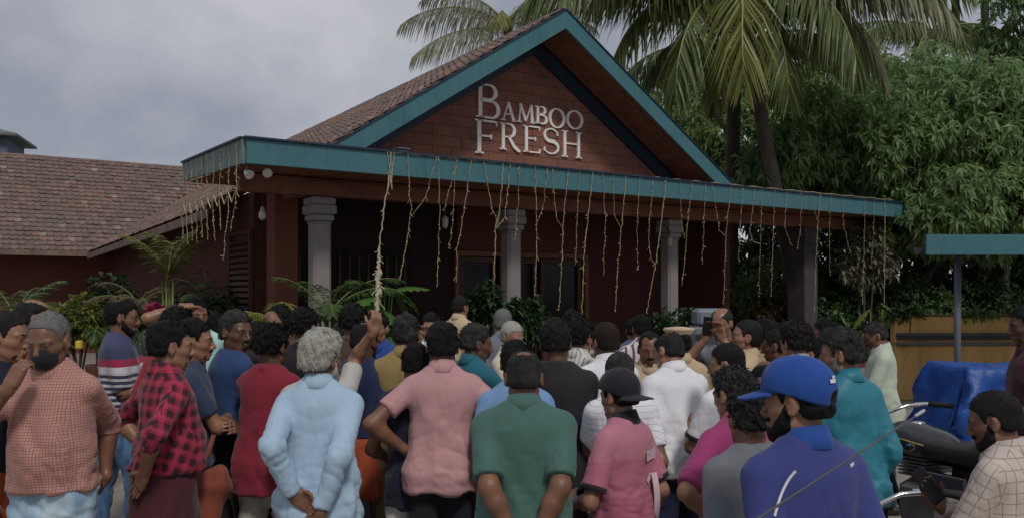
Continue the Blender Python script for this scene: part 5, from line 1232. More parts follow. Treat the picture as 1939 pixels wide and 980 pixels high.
PEOPLE = [
 dict(x=1510, y=690, s=600, yaw=18, hy=36, hp=4, w=1.03, skin=1, L='down', R='down', label='person in a bright blue peaked cap and blue jacket, nearest the camera', hair=HB, beard=1.3, cap=('brim', C_('blue cap cloth', a=(.016, .066, .285))),
      shirt=sh(C_('blue track cloth', a=(.042, .052, .195)), 'long', .80, name='jacket', col='collar', cm=C_('bright blue cloth', a=(.016, .066, .28)), wr=.9), bottom=('trousers', navy_tw), key='cap'),
 dict(x=1418, y=738, s=500, yaw=16, hy=-2, w=1.02, h=1.545, skin=2, R='down', L='down', label='person in a plain grey T-shirt with greying black hair, just left of the blue cap', hair=('curly', 'black', .30), vol=.012, shirt=sh(C_('grey melange', a=(.155, .165, .185)), hem=.80, wr=.6), bottom=('trousers', blk_tw)),
 dict(x=1884, y=742, s=490, yaw=42, hy=12, hp=14, w=1.05, skin=2, sit=1, R='phone', L=((.16, .36, 1.04), (.5, -.4, -1), (.3, .9, .35), (.6, -.4, .6), .45), label='person in a cream checked shirt looking down at a phone in the lower right corner', hair=('short', 'black', .12), beard=.5, tache=1, vol=.010,
      shirt=sh(C_('cream check', 'check', (.52, .45, .39), (.31, .245, .215), per=.045, lw=.10), 'long', .80, col='collar'), bottom=('trousers', dk_brown), key='rider'),
 dict(x=992, y=665, s=425, yaw=0, hp=7, w=1.20, d=1.18, belly=.05, skin=2, R='back2', L='back2', label='person in a plain green polo shirt seen from behind, hands joined behind the back', hair=('short', 'black', .42), bald='crown', vol=.008, shirt=sh(C_('bottle green jersey', a=(.060, .135, .115)), hem=.78, cut=.86, wr=.8, flare=.002, col='collar'), bottom=('trousers', blk_tw), armf=1.05),
 dict(x=92, y=592, s=400, yaw=176, hp=12, hy=4, w=.99, d=1.06, belly=.035, skin=2, R=((.02, .255, 1.40), (.8, .25, -1), (-.35, -.25, .9), (-.35, -.9, -.1), .9), L=((.150, -.19, .92), (-.15, -1, 0), (-.7, -.4, -.8), (-.7, .3, .1), .4), label='person in a peach checked shirt holding a black face mask to the mouth', hair=('short', 'grey', .3), vol=.007, recede=.012,
      shirt=sh(C_('peach check', 'check', (.46, .245, .20), (.29, .125, .112), per=.0125, lw=.26), 'elbow', 0.92, col='collar', wr=1.1), bottom=('trousers', pale_denim), key='mask'),
 dict(x=610, y=632, s=388, yaw=3, hy=-36, hp=2, hr=3, w=.93, d=1.0, skin=2, R=((.045, -.215, .90), (.25, -1, .1), (-.6, -.12, -.8), (.1, 1, -.1), .8), L=((.085, -.185, .97), (.25, -1, .1), (-.85, -.12, -.5), (.1, -1, .1), .6), label='bushy grey-haired bearded person in a long pale blue shirt, hands clasped behind', hair=('straight', 'white', 0), vol=.021, nape=-.008, beard=1.0, beardc=('white', 0), tache=1,
      shirt=sh(C_('pale blue cotton', a=(.36, .49, .62)), 'long', .50, col='collar', loose=.032, wr=1.25, cuff=.95), bottom=('lungi', C_('pale blue cotton', a=(.36, .49, .62))), key='kurta'),
 dict(x=1172, y=705, s=405, yaw=46, hy=-4, hp=6, w=.92, skin=1, R='down', L=((.16, .22, 1.02), (.7, -.8, -.3), (-.5, .8, 0), (-.8, -.3, 0), .5), label='person in a pink football jersey with a black cap worn backwards', hair=HB, cap=('backward', C_('black cap cloth', a=(.016, .016, .022))),
      shirt=sh(C_('pink jersey', 'bands', (.41, .120, .185), (.37, .105, .165), per=.03, stops=[(1.10, (.43, .14, .205)), (1.28, (.46, .18, .24))]), hem=0.95, cut=.80, flare=.008, col='collar', cm=black_c, edge=black_c), bottom=('trousers', offwhite), key='jersey'),
 dict(x=1388, y=697, s=425, yaw=24, hy=10, hp=10, w=.98, h=1.565, skin=1, R='down', L='hip', label='person in a bright magenta shirt with curly grey-flecked hair', hair=('curly', 'black', .55), vol=.013, shirt=sh(C_('magenta cotton', a=(.31, .042, .145)), hem=.84, cut=.9, col='collar', loose=.03), bottom=('trousers', pale_denim)),
 dict(x=1592, y=628, s=362, yaw=22, hy=42, hp=6, w=.98, skin=1, R='down', L=((.17, .20, 1.02), (.8, -.7, -.2), (-.4, .9, .1), (-.8, -.3, 0), .5), label='person in a glossy turquoise shirt with black and grey hair and a grey beard', hair=('straight', 'black', .42), vol=.018, beard=.7, beardc=('grey', .2),
      shirt=sh(C_('turquoise sateen', a=(.030, .185, .245), rough=.48), 'long', .80, col='collar', loose=.028, wr=1.4), bottom=('trousers', blk_tw)),
 dict(x=12, y=590, s=375, yaw=-88, hp=4, w=1.0, skin=1, R='down', L='down', label='person in a dark navy shirt, cut by the left edge of the photo', hair=('short', 'black', .2), vol=.008, shirt=sh(dk_navy, hem=.98), bottom=('lungi', C_('orange cotton', a=(.42, .085, .035)))),
 dict(x=324, y=612, s=360, yaw=-48, hy=-12, hp=2, w=1.0, belly=.03, skin=1, R='hipback', L='hip', label='person in a red plaid shirt and a maroon lungi, one hand behind the hip', hair=HB, vol=.013, tache=1,
      shirt=sh(C_('red plaid', 'plaid', (.36, .020, .055), (.035, .010, .018), (.30, .045, .075), per=.062), 'elbow', 0.95, col='collar', wr=1.2, loose=.03), bottom=('lungi', C_('maroon cotton', a=(.075, .018, .026))), key='plaid'),
 dict(x=838, y=615, s=338, yaw=4, hp=3, w=1.06, d=1.05, belly=.03, skin=2, R='hip', L='hip', label='black-haired person in a dusty pink polo shirt with hands on hips', hair=('straight', 'black', .03), vol=.016, shirt=sh(C_('dusty pink pique', a=(.50, .270, .275)), hem=.80, col='collar', cut=.62, wr=1.1), bottom=('trousers', blk_tw), key='pink'),
 dict(x=1052, y=608, s=332, yaw=-4, hp=4, w=1.22, d=1.16, belly=.04, skin=2, R='folded', L='down', label='person in a plain black T-shirt, broad shouldered, right behind the green polo', hair=('straight', 'black', .10), vol=.016, shirt=sh(black_c, hem=.80, cut=.8), bottom=('trousers', blk_tw)),
 dict(x=1172, y=668, s=348, yaw=10, hy=10, hp=6, w=1.04, skin=2, R='down', L='folded', label='person in a white T-shirt with thin grey stripes, standing behind the pink jersey', hair=('short', 'black', .6), vol=.007, shirt=sh(C_('white pinstripe', 'hstripe', (.72, .72, .75), (.50, .50, .56), per=.035, lw=.15), hem=.78), bottom=('trousers', grey_tw)),
 dict(x=1376, y=652, s=330, yaw=26, hy=40, hp=8, w=.98, skin=1, R='down', L='phone', label='bearded person in a white T-shirt with black sleeve edges', hair=('short', 'black', .05), vol=.010, beard=1.0, shirt=sh(white, hem=.80, cut=.8, edge=black_c), bottom=('trousers', blk_tw), key='cuffs'),
 dict(x=1266, y=626, s=305, yaw=20, hy=22, hp=16, hr=6, lean=7, w=1.14, d=1.1, skin=1, R='fwd', L='down', label='person in a loose plain white shirt and navy trousers, balding, head bent to the left', hair=('short', 'black', .25), bald='top', vol=.008, shirt=sh(white, 'short', .81, cut=.9, col='collar', loose=.04, wr=1.1), bottom=('trousers', navy_tw)),
 dict(x=516, y=617, s=322, yaw=-18, hy=-4, hp=8, w=.98, skin=3, R='fwd', L='folded', label='person in a crimson T-shirt and cream trousers seen from behind', hair=('curly', 'black', 0), vol=.013, shirt=sh(C_('crimson jersey', a=(.215, .018, .036)), hem=.74, cut=.95, loose=.032), bottom=('trousers', cream_tw)),
 dict(x=604, y=640, s=338, yaw=0, hp=10, w=1.04, skin=1, R=((.315, .14, 1.735), (-.25, 1, .1), (.25, .0, 1), (-.7, .6, 0), .95), L='down', key='raiser', label='person in a pale grey T-shirt reaching up to hold a hanging light string', hair=HS, vol=.008, shirt=sh(C_('pale grey jersey', 'bands', (.36, .36, .34), (.36, .36, .34), stops=[(1.12, (.10, .11, .13)), (1.24, (.44, .43, .40))]), hem=.84), bottom=('trousers', dk_brown)),
 dict(x=690, y=610, s=296, yaw=-14, hy=-10, hp=12, w=1.08, skin=3, L='down', R='down', label='balding person in a navy T-shirt and an orange lungi behind the raised arm', hair=('short', 'black', .1), bald='top', vol=.008, beard=.6, shirt=sh(navy_t, hem=.98, cut=.85), bottom=('lungi', C_('orange cotton', a=(.42, .085, .035))), lungi_bot=.62),
 dict(x=787, y=652, s=330, yaw=6, hp=8, w=.95, skin=2, R='down', L=((.20, .22, .98), (.6, -.8, -.4), (-.1, 1, -.3), (-.9, 0, 0), .6), label='short person in a dark blue shirt and pale trousers behind the pink polo', hair=HB, vol=.012, shirt=sh(dk_navy, hem=.74), bottom=('trousers', offwhite)),
 dict(x=976, y=648, s=345, yaw=4, hp=6, w=1.02, skin=2, R='down', L='down', label='person in a light blue shirt, almost hidden behind the green polo', hair=HB, vol=.012, shirt=sh(C_('sky blue cotton', a=(.17, .30, .52)), hem=.80, col='collar'), bottom=('trousers', blk_tw)),
 dict(x=368, y=606, s=322, yaw=-72, hy=-6, hp=2, w=1.0, skin=1, R='folded', L='folded2', label='person in a dark slate T-shirt with folded arms, face showing beside the plaid shirt', hair=HB, vol=.010, tache=1, shirt=sh(C_('slate jersey', a=(.035, .050, .095)), hem=.88), bottom=('trousers', dk_brown)),
 dict(x=447, y=590, s=305, yaw=-50, hy=-72, hp=4, w=1.1, d=1.08, belly=.03, skin=3, R='folded', L='folded2', label='person in a royal blue T-shirt looking back over the shoulder with a stern face', hair=HG, vol=.010, tache=1, shirt=sh(C_('royal blue jersey', a=(.022, .055, .150)), hem=1.00, cut=.92), bottom=('trousers', dk_brown)),
 dict(x=484, y=612, s=282, yaw=10, hp=10, w=1.0, skin=2, label='person in a black shirt between the royal blue and the crimson T-shirts', hair=HB, vol=.013, shirt=sh(black_c, 'long', .84, col='collar'), bottom=('trousers', blk_tw)),
 dict(x=336, y=586, s=285, yaw=-20, hp=4, w=1.04, skin=2, label='person in a scarlet T-shirt right behind the plaid shirt', hair=HC, vol=.014, shirt=sh(red_t, hem=.84), bottom=('trousers', blk_tw)),
 dict(x=770, y=595, s=298, yaw=0, hy=-6, hp=3, w=1.08, skin=2, R='fwd', L='fwd', label='person in an olive khaki uniform shirt seen from behind', hair=HG, vol=.010, shirt=sh(olive, hem=.98, col='collar', cut=.8), bottom=('trousers', C_('khaki trouser', a=(.26, .19, .10)))),
 dict(x=902, y=615, s=290, yaw=-46, hy=-26, hp=8, w=1.05, skin=3, R='fwd', L='folded', label='person in a teal long-sleeved shirt, dark face in profile looking right', hair=HG, vol=.012, tache=1, shirt=sh(C_('teal cotton', a=(.018, .120, .165)), 'long', .84, col='collar'), bottom=('trousers', blk_tw)),
 dict(x=1146, y=613, s=290, yaw=20, hy=6, hp=4, w=1.06, skin=2, R='folded', L='fwd', label='person in a bright white shirt with short dark brown hair, left of the bare-headed policeman', hair=('short', 'brown', 0), vol=.011, shirt=sh(white, 'short', .82, cut=.9, col='collar', wr=1.2), bottom=('trousers', blk_tw)),
 dict(x=1230, y=628, s=272, yaw=176, hp=10, hy=0, w=1.1, belly=.04, skin=2, R='down', L='folded', label='smiling policeman without a cap in a beige uniform shirt, facing the camera', hair=('short', 'black', .1), recede=.02, bald='temple', vol=.006, tache=1, shirt=sh(khaki, hem=.98, col='collar'), bottom=('trousers', khaki), key='cop'),
 dict(x=1505, y=615, s=285, yaw=18, hy=8, hp=4, w=1.04, skin=1, label='person with a big mop of black curls in a pale shirt, behind the blue cap', hair=('curly', 'black', .12), vol=.020, shirt=sh(C_('pale pink cotton', a=(.46, .38, .36)), hem=.84, col='collar'), bottom=('trousers', blk_tw)),
 dict(x=1450, y=683, s=345, yaw=30, hy=10, hp=8, w=.98, skin=3, label='bald person in a grey shirt just in front of the blue cap peak', hair=('short', 'black', .1), bald='top', vol=.006, shirt=sh(greyshirt, hem=.84, col='collar'), bottom=('trousers', blk_tw)),
 dict(x=1098, y=606, s=272, yaw=-38, hp=3, w=1.0, skin=1, label='person in a cream striped shirt, behind the black T-shirt', hair=HC, vol=.013, shirt=sh(C_('cream stripe', 'vstripe', (.62, .60, .54), (.30, .30, .28), per=.03, lw=.3), hem=.84, col='collar'), bottom=('trousers', blk_tw)),
 dict(x=1113, y=610, s=252, yaw=6, hp=4, w=1.04, skin=2, label='person in a grey and white plaid shirt', hair=HB, vol=.012, shirt=sh(C_('grey plaid', 'plaid', (.50, .46, .46), (.12, .10, .11), (.38, .30, .32), per=.06), 'long', .84, col='collar'), bottom=('trousers', blk_tw)),
 dict(x=970, y=610, s=240, yaw=-120, hy=-20, hp=10, w=1.02, skin=1, R='fwd', label='white-haired person in a cream shirt, face turned right', hair=('short', 'white', 0), vol=.010, shirt=sh(C_('cream cotton', a=(.58, .54, .40)), 'long', .84, col='collar'), bottom=('lungi', white)),
 dict(x=1412, y=607, s=268, yaw=70, hy=12, hp=-10, w=1.06, skin=1, R='fwd', L='folded', label='policeman in a beige uniform shirt looking up to the left, face in profile', hair=('short', 'black', .12), vol=.008, tache=1, shirt=sh(khaki, hem=.98, col='collar'), bottom=('trousers', khaki)),
 dict(x=1367, y=582, s=228, yaw=150, hp=14, hy=-10, w=1.04, skin=1, R='phoneup', L='phoneup', label='balding person filming with a phone held up in front of the face', hair=('short', 'black', .35), bald='top', vol=.007, shirt=sh(greyshirt, hem=.84), bottom=('trousers', blk_tw), key='filmer'),
 dict(x=1287, y=612, s=255, yaw=14, hp=6, w=1.05, skin=2, label='policeman wearing a beige peaked cap, seen from behind', hair=HB, vol=.008, cap=('peaked', C_('khaki drill', a=(.50, .38, .24))), shirt=sh(khaki, hem=.98, col='collar'), bottom=('trousers', khaki), h=1.63),
 dict(x=66, y=567, s=272, yaw=-58, hp=2, w=1.04, skin=1, label='person in a scarlet T-shirt with a bald crown, behind the black face mask', hair=('short', 'black', .2), bald='top', vol=.008, shirt=sh(red_t, hem=.84), bottom=('trousers', dk_brown)),
 dict(x=232, y=568, s=252, yaw=-74, hp=4, w=1.08, skin=2, R=((.10, .30, 1.10), (.4, -1, -.4), (-.2, 1, .1), (-.9, 0, .2), .5), L='fwd', label='person in a navy polo with red and white chest bands and jeans', hair=HB, bald='crown', vol=.012, beard=.3, shirt=sh(C_('banded polo', 'bands', (.035, .040, .070), (.46, .46, .50), per=.040, stops=[(1.215, (.62, .58, .60)), (1.255, (.34, .030, .075)), (1.305, (.050, .058, .125))]), hem=0.86, cut=.9), bottom=('trousers', denim), stag=.12),
 dict(x=372, y=565, s=226, yaw=-160, hp=8, hy=20, w=1.0, skin=1, R='head', L='down', label='person in a mint green shirt with a forearm raised across the brow', hair=HC, vol=.012, shirt=sh(C_('mint cotton', a=(.40, .66, .60)), hem=.84, col='collar'), bottom=('trousers', blk_tw)),
 dict(x=530, y=582, s=236, yaw=16, hp=4, w=1.0, skin=2, label='person in a charcoal shirt, second black-haired head left of the one holding the neck', hair=HC, vol=.016, shirt=sh(C_('charcoal cotton', a=(.05, .05, .055)), hem=.84), bottom=('trousers', blk_tw)),
 dict(x=577, y=587, s=262, yaw=-24, hp=4, w=1.0, skin=2, L='neck', R='down', label='person in a black T-shirt with one hand held to the back of the neck', hair=HC, vol=.014, shirt=sh(black_c, hem=.84), bottom=('trousers', blk_tw)),
 dict(x=648, y=607, s=222, yaw=0, hp=8, w=1.0, skin=2, label='bald person behind the pale blue shirt, only the scalp showing', hair=('short', 'black', .5), bald='top', vol=.005, shirt=sh(offwhite, hem=.84, col='collar'), bottom=('trousers', blk_tw)),
 dict(x=668, y=582, s=232, yaw=-20, hp=2, w=1.0, skin=2, label='curly-haired person in a brown shirt behind the raised arm', hair=('curly', 'black', .05), vol=.020, shirt=sh(C_('brown cotton', a=(.09, .055, .04)), hem=.84), bottom=('trousers', blk_tw)),
 dict(x=714, y=592, s=240, yaw=170, hp=4, w=1.0, skin=1, label='person in a cobalt blue shirt facing the camera beside the raised arm', hair=HB, vol=.011, tache=1, shirt=sh(C_('cobalt cotton', a=(.02, .06, .26)), hem=.84, col='collar'), bottom=('trousers', blk_tw)),
 dict(x=817, y=593, s=206, yaw=172, hp=10, w=1.0, skin=0, R='phoneup', L='phoneup', label='person in a white shirt facing the camera with both hands up at the face', hair=HB, vol=.010, shirt=sh(white, hem=.84, col='collar'), bottom=('trousers', blk_tw)),
 dict(x=872, y=562, s=168, yaw=-40, hp=4, w=1.06, skin=1, gz=.15, label='person in a beige uniform shirt standing on the porch step above the crowd', hair=('short', 'black', .05), vol=.010, shirt=sh(khaki, hem=.98, col='collar'), bottom=('trousers', khaki), key='step'),
 dict(x=952, y=586, s=206, yaw=6, hp=6, w=1.04, skin=2, label='grey-haired person in a slate grey shirt in front of the middle stone column', hair=('short', 'grey', .2), vol=.010, shirt=sh(greyshirt, hem=.84, col='collar'), bottom=('trousers', blk_tw)),
 dict(x=1085, y=590, s=200, yaw=-10, hp=4, w=1.0, skin=2, label='person with a dark bluish mop of hair in a grey shirt, farthest in the middle', hair=('curly', 'black', .15), vol=.016, shirt=sh(greyshirt, hem=.84), bottom=('trousers', blk_tw)),
 dict(x=1215, y=597, s=212, yaw=8, hp=6, w=1.06, skin=2, label='person in a white shirt with bold maroon stripes', hair=HB, vol=.011, shirt=sh(C_('maroon stripe', 'vstripe', (.60, .57, .58), (.16, .07, .09), per=.06, lw=.36), hem=.84, col='collar'), bottom=('trousers', blk_tw)),
 dict(x=1448, y=606, s=246, yaw=44, hp=2, w=1.0, skin=2, label='person in a tan shirt behind the policeman who looks up', hair=HB, vol=.012, shirt=sh(C_('tan cotton', a=(.30, .22, .14)), hem=.84), bottom=('trousers', blk_tw)),
 dict(x=1470, y=624, s=262, yaw=60, hp=8, w=1.0, skin=3, label='dark-skinned person in a brown T-shirt left of the big black curls', hair=('short', 'black', .1), vol=.009, shirt=sh(C_('brown cotton', a=(.09, .055, .04)), hem=.84), bottom=('trousers', blk_tw)),
 dict(x=1564, y=605, s=232, yaw=66, hp=4, w=1.0, skin=2, label='person in a dark green shirt facing left, behind the turquoise shirt', hair=HB, vol=.011, shirt=sh(C_('dark green cotton', a=(.03, .07, .05)), hem=.84, col='collar'), bottom=('trousers', blk_tw)),
 dict(x=1535, y=640, s=268, yaw=70, hp=6, w=.96, skin=1, label='person in a light blue shirt between the black curls and the turquoise shirt', hair=HB, vol=.010, shirt=sh(C_('sky blue cotton', a=(.17, .30, .52)), hem=.84, col='collar'), bottom=('trousers', blk_tw)),
 dict(x=1658, y=608, s=218, yaw=72, hy=6, hp=22, w=1.04, belly=.04, skin=2, R='phone', L='phone', label='person in a pale sage green shirt looking at a phone beside the ochre wall', hair=HG, vol=.009, tache=1, shirt=sh(C_('sage cotton', a=(.46, .52, .42)), hem=.80, col='collar', cut=.9), bottom=('trousers', C_('dark green twill', a=(.02, .045, .045))), key='reader'),
 dict(x=1946, y=580, s=285, yaw=76, hp=6, w=1.04, skin=3, R='down', L=((.2, .26, 1.05), (.5, -.8, -.5), (-.1, 1, .1), (-.9, 0, 0), .5), label='person in a dark maroon shirt cut by the right edge of the photo', hair=HB, vol=.011, shirt=sh(C_('maroon shirt cotton', a=(.07, .022, .028)), hem=.84, col='collar'), bottom=('trousers', blk_tw)),
 dict(x=1200, y=604, s=186, yaw=0, hp=4, w=1.0, skin=2, label='person in a dull blue shirt half hidden by the maroon stripes', hair=HB, vol=.011, shirt=sh(C_('dull blue cotton', a=(.08, .10, .16)), hem=.84), bottom=('trousers', blk_tw)),
 dict(x=410, y=594, s=214, yaw=20, hp=4, w=1.0, skin=2, label='person in a turquoise T-shirt behind the stern person in royal blue', hair=HC, vol=.013, shirt=sh(C_('aqua jersey', a=(.25, .50, .50)), hem=.84), bottom=('trousers', blk_tw)),
]
NPEOPLE = globals().get('PEOPLE_LIMIT', PEOPLE)
K = {}
for i, p in enumerate(NPEOPLE):
    person(p, i)
    if p.get('key'): K[p['key']] = p
print('people tris', TRI[0])
# ================================================================ PROPS
# ---- hanging light strings
wire_m = simple('straw coloured light string', (.38, .30, .165), .6, .3, 8); wire_w = simple('pale light string', (.40, .35, .24), .6, .2, 8)
def front_pt(px, py, b=-.03):
    k = (px - CX) / F; B0 = BC + b * BN; t = (k * B0[1] - B0[0]) / (BD[0] - k * BD[1]); q = B0 + t * BD; return np.array([q[0], q[1], CAMH - (py - YH) / F * q[1]])
def fas_top(px): return 262 + (378 - 262) / (1680 - 467) * (px - 467) - 2
def garland(label, pts, r, branches=(), mat=None, seed=0, raw=False, dens=9):
    r2 = np.random.default_rng(seed); mb = MB()
    def run(pp, r):
        W = np.array([front_pt(*q) if not raw else q for q in pp]); L_ = np.r_[0, np.cumsum(np.linalg.norm(np.diff(W, axis=0), axis=1))]; n = max(6, int(L_[-1] / .07)); s = np.linspace(0, L_[-1], n)
        C = np.stack([np.interp(s, L_, W[:, i]) for i in range(3)], 1); C[1:-1] += r2.normal(0, .006, (n - 2, 3)); C[2:] += np.array([0, -.0, 0]); mb.tube(C, r * r2.uniform(.75, 1.3, n), 4)
        for i in range(1, n):
            if r2.random() < dens * .07: 
                u = r2.normal(size=3); u /= np.linalg.norm(u); c = C[i] + u * r * 1.2; mb.ball(c, r2.uniform(.008, .015), 5, 3)
                if r2.random() < .5: mb.tube([C[i], C[i] + u * r2.uniform(.03, .07) + [0, 0, -.03]], [.004, .006], 3)
        for i in range(2):
            j = r2.integers(n // 2, n); mb.ball(C[j], r * 2.4, 6, 4, (1, 1, 1.5))
    r = r * .30
    run(pts, r)
    for b_ in branches: run(b_, r * .7)
    e = mb.build('light_string', mat or wire_m, None); tag(e, label, 'string light', 'light strings hanging from the fascia'); return e
T_ = fas_top
raiser = K.get('raiser') if 'K' in globals() else None
hand = None
if raiser:
    Sh, E, W_, hd, hn, cu, sg = raiser['J']['R']; hand = pworld(raiser, W_ + hd / np.linalg.norm(hd) * .09)
STR = [  # main run then branches, in photo pixels on the fascia plane
 ([(740, T_(740)), (738, 330), (726, 400), (718, 470), (712, 530)], .030, [[(733, T_(733)), (741, 350)], [(746, T_(746)), (741, 345)], [(716, 500), (724, 520)]], 'thickest straw light string, pulled down by the raised hand'),
 ([(772, T_(772)), (778, 400), (770, 460), (757, 528)], .016, [[(828, T_(828)), (806, 375), (779, 408)]], 'forked light string second from the thick one at the left'),
 ([(830, T_(830)), (833, 400), (828, 540)], .015, [[(868, T_(868)), (840, 398)]], 'light string hanging straight beside a second strand, left of the doorway'),
 ([(892, T_(892)), (876, 420), (866, 470), (864, 532)], .015, [], 'light string ending above the left edge of the doorway'),
 ([(953, T_(953)), (946, 400), (938, 430), (935, 560), (936, 582)], .023, [[(915, T_(915)), (932, 395), (940, 420)], [(968, T_(968)), (955, 415), (942, 430)]], 'thick three-legged light string in front of the middle stone column'),
 ([(1014, T_(1014)), (1016, 405), (1017, 450), (1012, 582)], .016, [[(1038, T_(1038)), (1028, 395), (1018, 418)]], 'light string just right of the middle stone column'),
 ([(1076, T_(1076)), (1066, 428), (1064, 500), (1058, 586)], .017, [[(1045, T_(1045)), (1054, 415), (1064, 430)]], 'forked light string over the double door'),
 ([(1123, T_(1123)), (1112, 430), (1106, 480), (1102, 596)], .021, [], 'thick single light string at the right of the double door'),
 ([(1186, T_(1186)), (1176, 440), (1170, 500), (1165, 588)], .016, [[(1162, T_(1162)), (1164, 410), (1176, 432)]], 'light string halfway between the door and the third stone column'),
 ([(1262, T_(1262)), (1250, 440), (1238, 520), (1224, 592)], .020, [[(1237, T_(1237)), (1228, 450), (1232, 490), (1240, 500)]], 'light string slanting across the front of the third stone column'),
 ([(1312, T_(1312)), (1300, 440), (1296, 500), (1291, 540)], .014, [[(1288, T_(1288)), (1290, 420), (1296, 450)]], 'short light string right of the third stone column'),
 ([(1385, T_(1385)), (1375, 440), (1372, 520), (1369, 575)], .015, [[(1348, T_(1348)), (1362, 435), (1374, 448)]], 'forked light string over the dark opening'),
 ([(1430, T_(1430)), (1420, 440), (1424, 456), (1440, 462)], .012, [[(1443, T_(1443)), (1440, 460), (1437, 560)]], 'looped light string left of the dark pier'),
 ([(1467, T_(1467)), (1464, 440), (1460, 560)], .012, [], 'thin light string just left of the dark pier'),
 ([(1490, T_(1490)), (1486, 430), (1496, 460)], .012, [], 'very short light string over the dark pier'),
 ([(1553, T_(1553)), (1548, 430), (1544, 510), (1542, 590)], .016, [[(1536, T_(1536)), (1546, 415)]], 'light string just right of the dark pier'),
 ([(1596, T_(1596)), (1598, 430), (1610, 480)], .012, [], 'short bent light string over the pale creeper'),
 ([(1638, T_(1638)), (1636, 470), (1633, 575)], .012, [], 'thin light string second from the right end'),
 ([(1676, T_(1676)), (1675, 480), (1675, 572)], .024, [], 'thick light string at the right end of the fascia'),
 ([(862, T_(862)), (858, 420), (850, 470)], .010, [], 'thin strand between the second and third light strings'), ([(985, T_(985)), (980, 400), (976, 452)], .010, [], 'thin short strand beside the capital of the middle column'), ([(1098, T_(1098)), (1092, 420), (1090, 500)], .010, [], 'thin strand just left of the thick string by the door'),
 ([(1142, T_(1142)), (1146, 420), (1143, 520)], .010, [], 'thin strand right of the thick string by the door'), ([(1212, T_(1212)), (1206, 440), (1208, 510)], .010, [], 'thin strand left of the third stone column'), ([(1336, T_(1336)), (1332, 440), (1330, 500)], .010, [], 'thin strand over the left side of the dark opening'),
 ([(1406, T_(1406)), (1402, 430), (1398, 490)], .010, [], 'thin strand over the right side of the dark opening'), ([(1518, T_(1518)), (1516, 430), (1510, 470)], .010, [], 'thin strand down the front of the dark pier'), ([(1574, T_(1574)), (1570, 450), (1572, 520)], .010, [], 'thin strand between the dark pier and the pale creeper'), ([(1656, T_(1656)), (1654, 450), (1650, 500)], .010, [], 'thin strand next to the thick string at the right end'),
]
for i, (pts, r, br, lb) in enumerate(STR):
    if i == 0 and hand is not None:
        pp = [front_pt(*q) for q in pts[:4]] + [hand]; garland(lb, pp, r, [[front_pt(*q) for q in b_] for b_ in br[:2]], wire_w, i, raw=True)
    else: garland(lb, pts, r, br, None, i)
# cable of small lamps along the fascia top edge
mb = MB(); n = 150; px = np.linspace(730, 1690, n); C = np.array([front_pt(q, T_(q) + 1 + 1.6 * abs(math.sin(i * .55))) for i, q in enumerate(px)]); mb.tube(C, .009, 4)
e = mb.build('light_cable', wire_m); tag(e, 'thin straw cable running along the top of the teal fascia', 'cable')
# strings on the short side of the canopy
def side_pt(b, z, off=-.06): return B3(off, b, z)
side = [(.25, 3.55, 2.75), (.62, 3.6, 2.35), (1.05, 3.6, 2.55), (1.4, 3.6, 2.48), (1.75, 3.6, 2.45), (2.05, 3.65, 2.5), (2.35, 3.65, 2.42), (2.65, 3.65, 2.47), (2.95, 3.65, 2.44), (3.2, 3.65, 2.42)]
names = ['nearest', 'second', 'third', 'fourth', 'fifth', 'sixth', 'seventh', 'eighth', 'ninth', 'farthest']
for i, (b_, z1, z2) in enumerate(side):
    z2 = z2 + .25 * (i > 1); garland('light string on the short left side of the canopy, %s from the front corner' % names[i], [side_pt(b_, 4.06), side_pt(b_, 3.6), side_pt(b_ + .05, (z1 + z2) / 2), side_pt(b_ + (.3 if i < 2 else -.03), z2)], .017 if i < 2 else .013, (), wire_m, 80 + i, raw=True)
mb = MB(); C = []
for i in range(9):
    b_ = .3 + i * .36; C += [side_pt(b_, 3.34 - .0 * i), side_pt(b_ + .18, 3.16)]
mb.tube(np.array(C), .008, 4); e = mb.build('light_cable', wire_w); tag(e, 'sagging pale cable linking the light strings at the left side of the canopy', 'cable')
# ---- flood lamps, bulb and small fixtures
lamp_w = simple('white lamp housing', (.50, .48, .46), .4, .1, 5)
def flood(label, px, py, b=-.0, tilt=0):
    q = front_pt(px, py, .18); e = empty('flood_lamp', tuple(q), BANG, .72); tag(e, label, 'lamp', 'flood lamps under the canopy corner')
    mb = MB(); mb.lathe((0, 0, 0), [(.03, .10), (.055, .06), (.07, 0), (.095, -.07), (.098, -.085), (.08, -.08)], 14, ax=(.2 * (1 if tilt else -1), .75, .5)); mb.build('housing', lamp_w, e, True)
    mb = MB(); mb.tube([(0, 0.02, .05), (0, .05, .14), (0, .05, .30)], .014, 6); mb.build('bracket', simple('lamp bracket', (.2, .19, .18), .5), e, True)
flood('white flood lamp under the canopy corner, left of the pair', 469, 328, tilt=0); flood('white flood lamp under the canopy corner, right of the pair', 506, 325, tilt=1)
q = front_pt(497, 405, 1.6); e = empty('wall_bulb', tuple(q)); tag(e, 'pale glass bulb hanging by the brick pier', 'lamp'); mb = MB(); mb.lathe((0, 0, 0), [(.01, .12), (.03, .10), (.035, .05), (.06, .0), (.062, -.05), (.035, -.09), (.005, -.10)], 12); mb.build('bulb', simple('milky glass', (.45, .42, .40), .2), e, True); mb = MB(); mb.tube([(0, 0, .1), (0, 0, .75)], .008, 5); mb.build('cord', plainmat('black cord', (.02, .02, .02)), e)
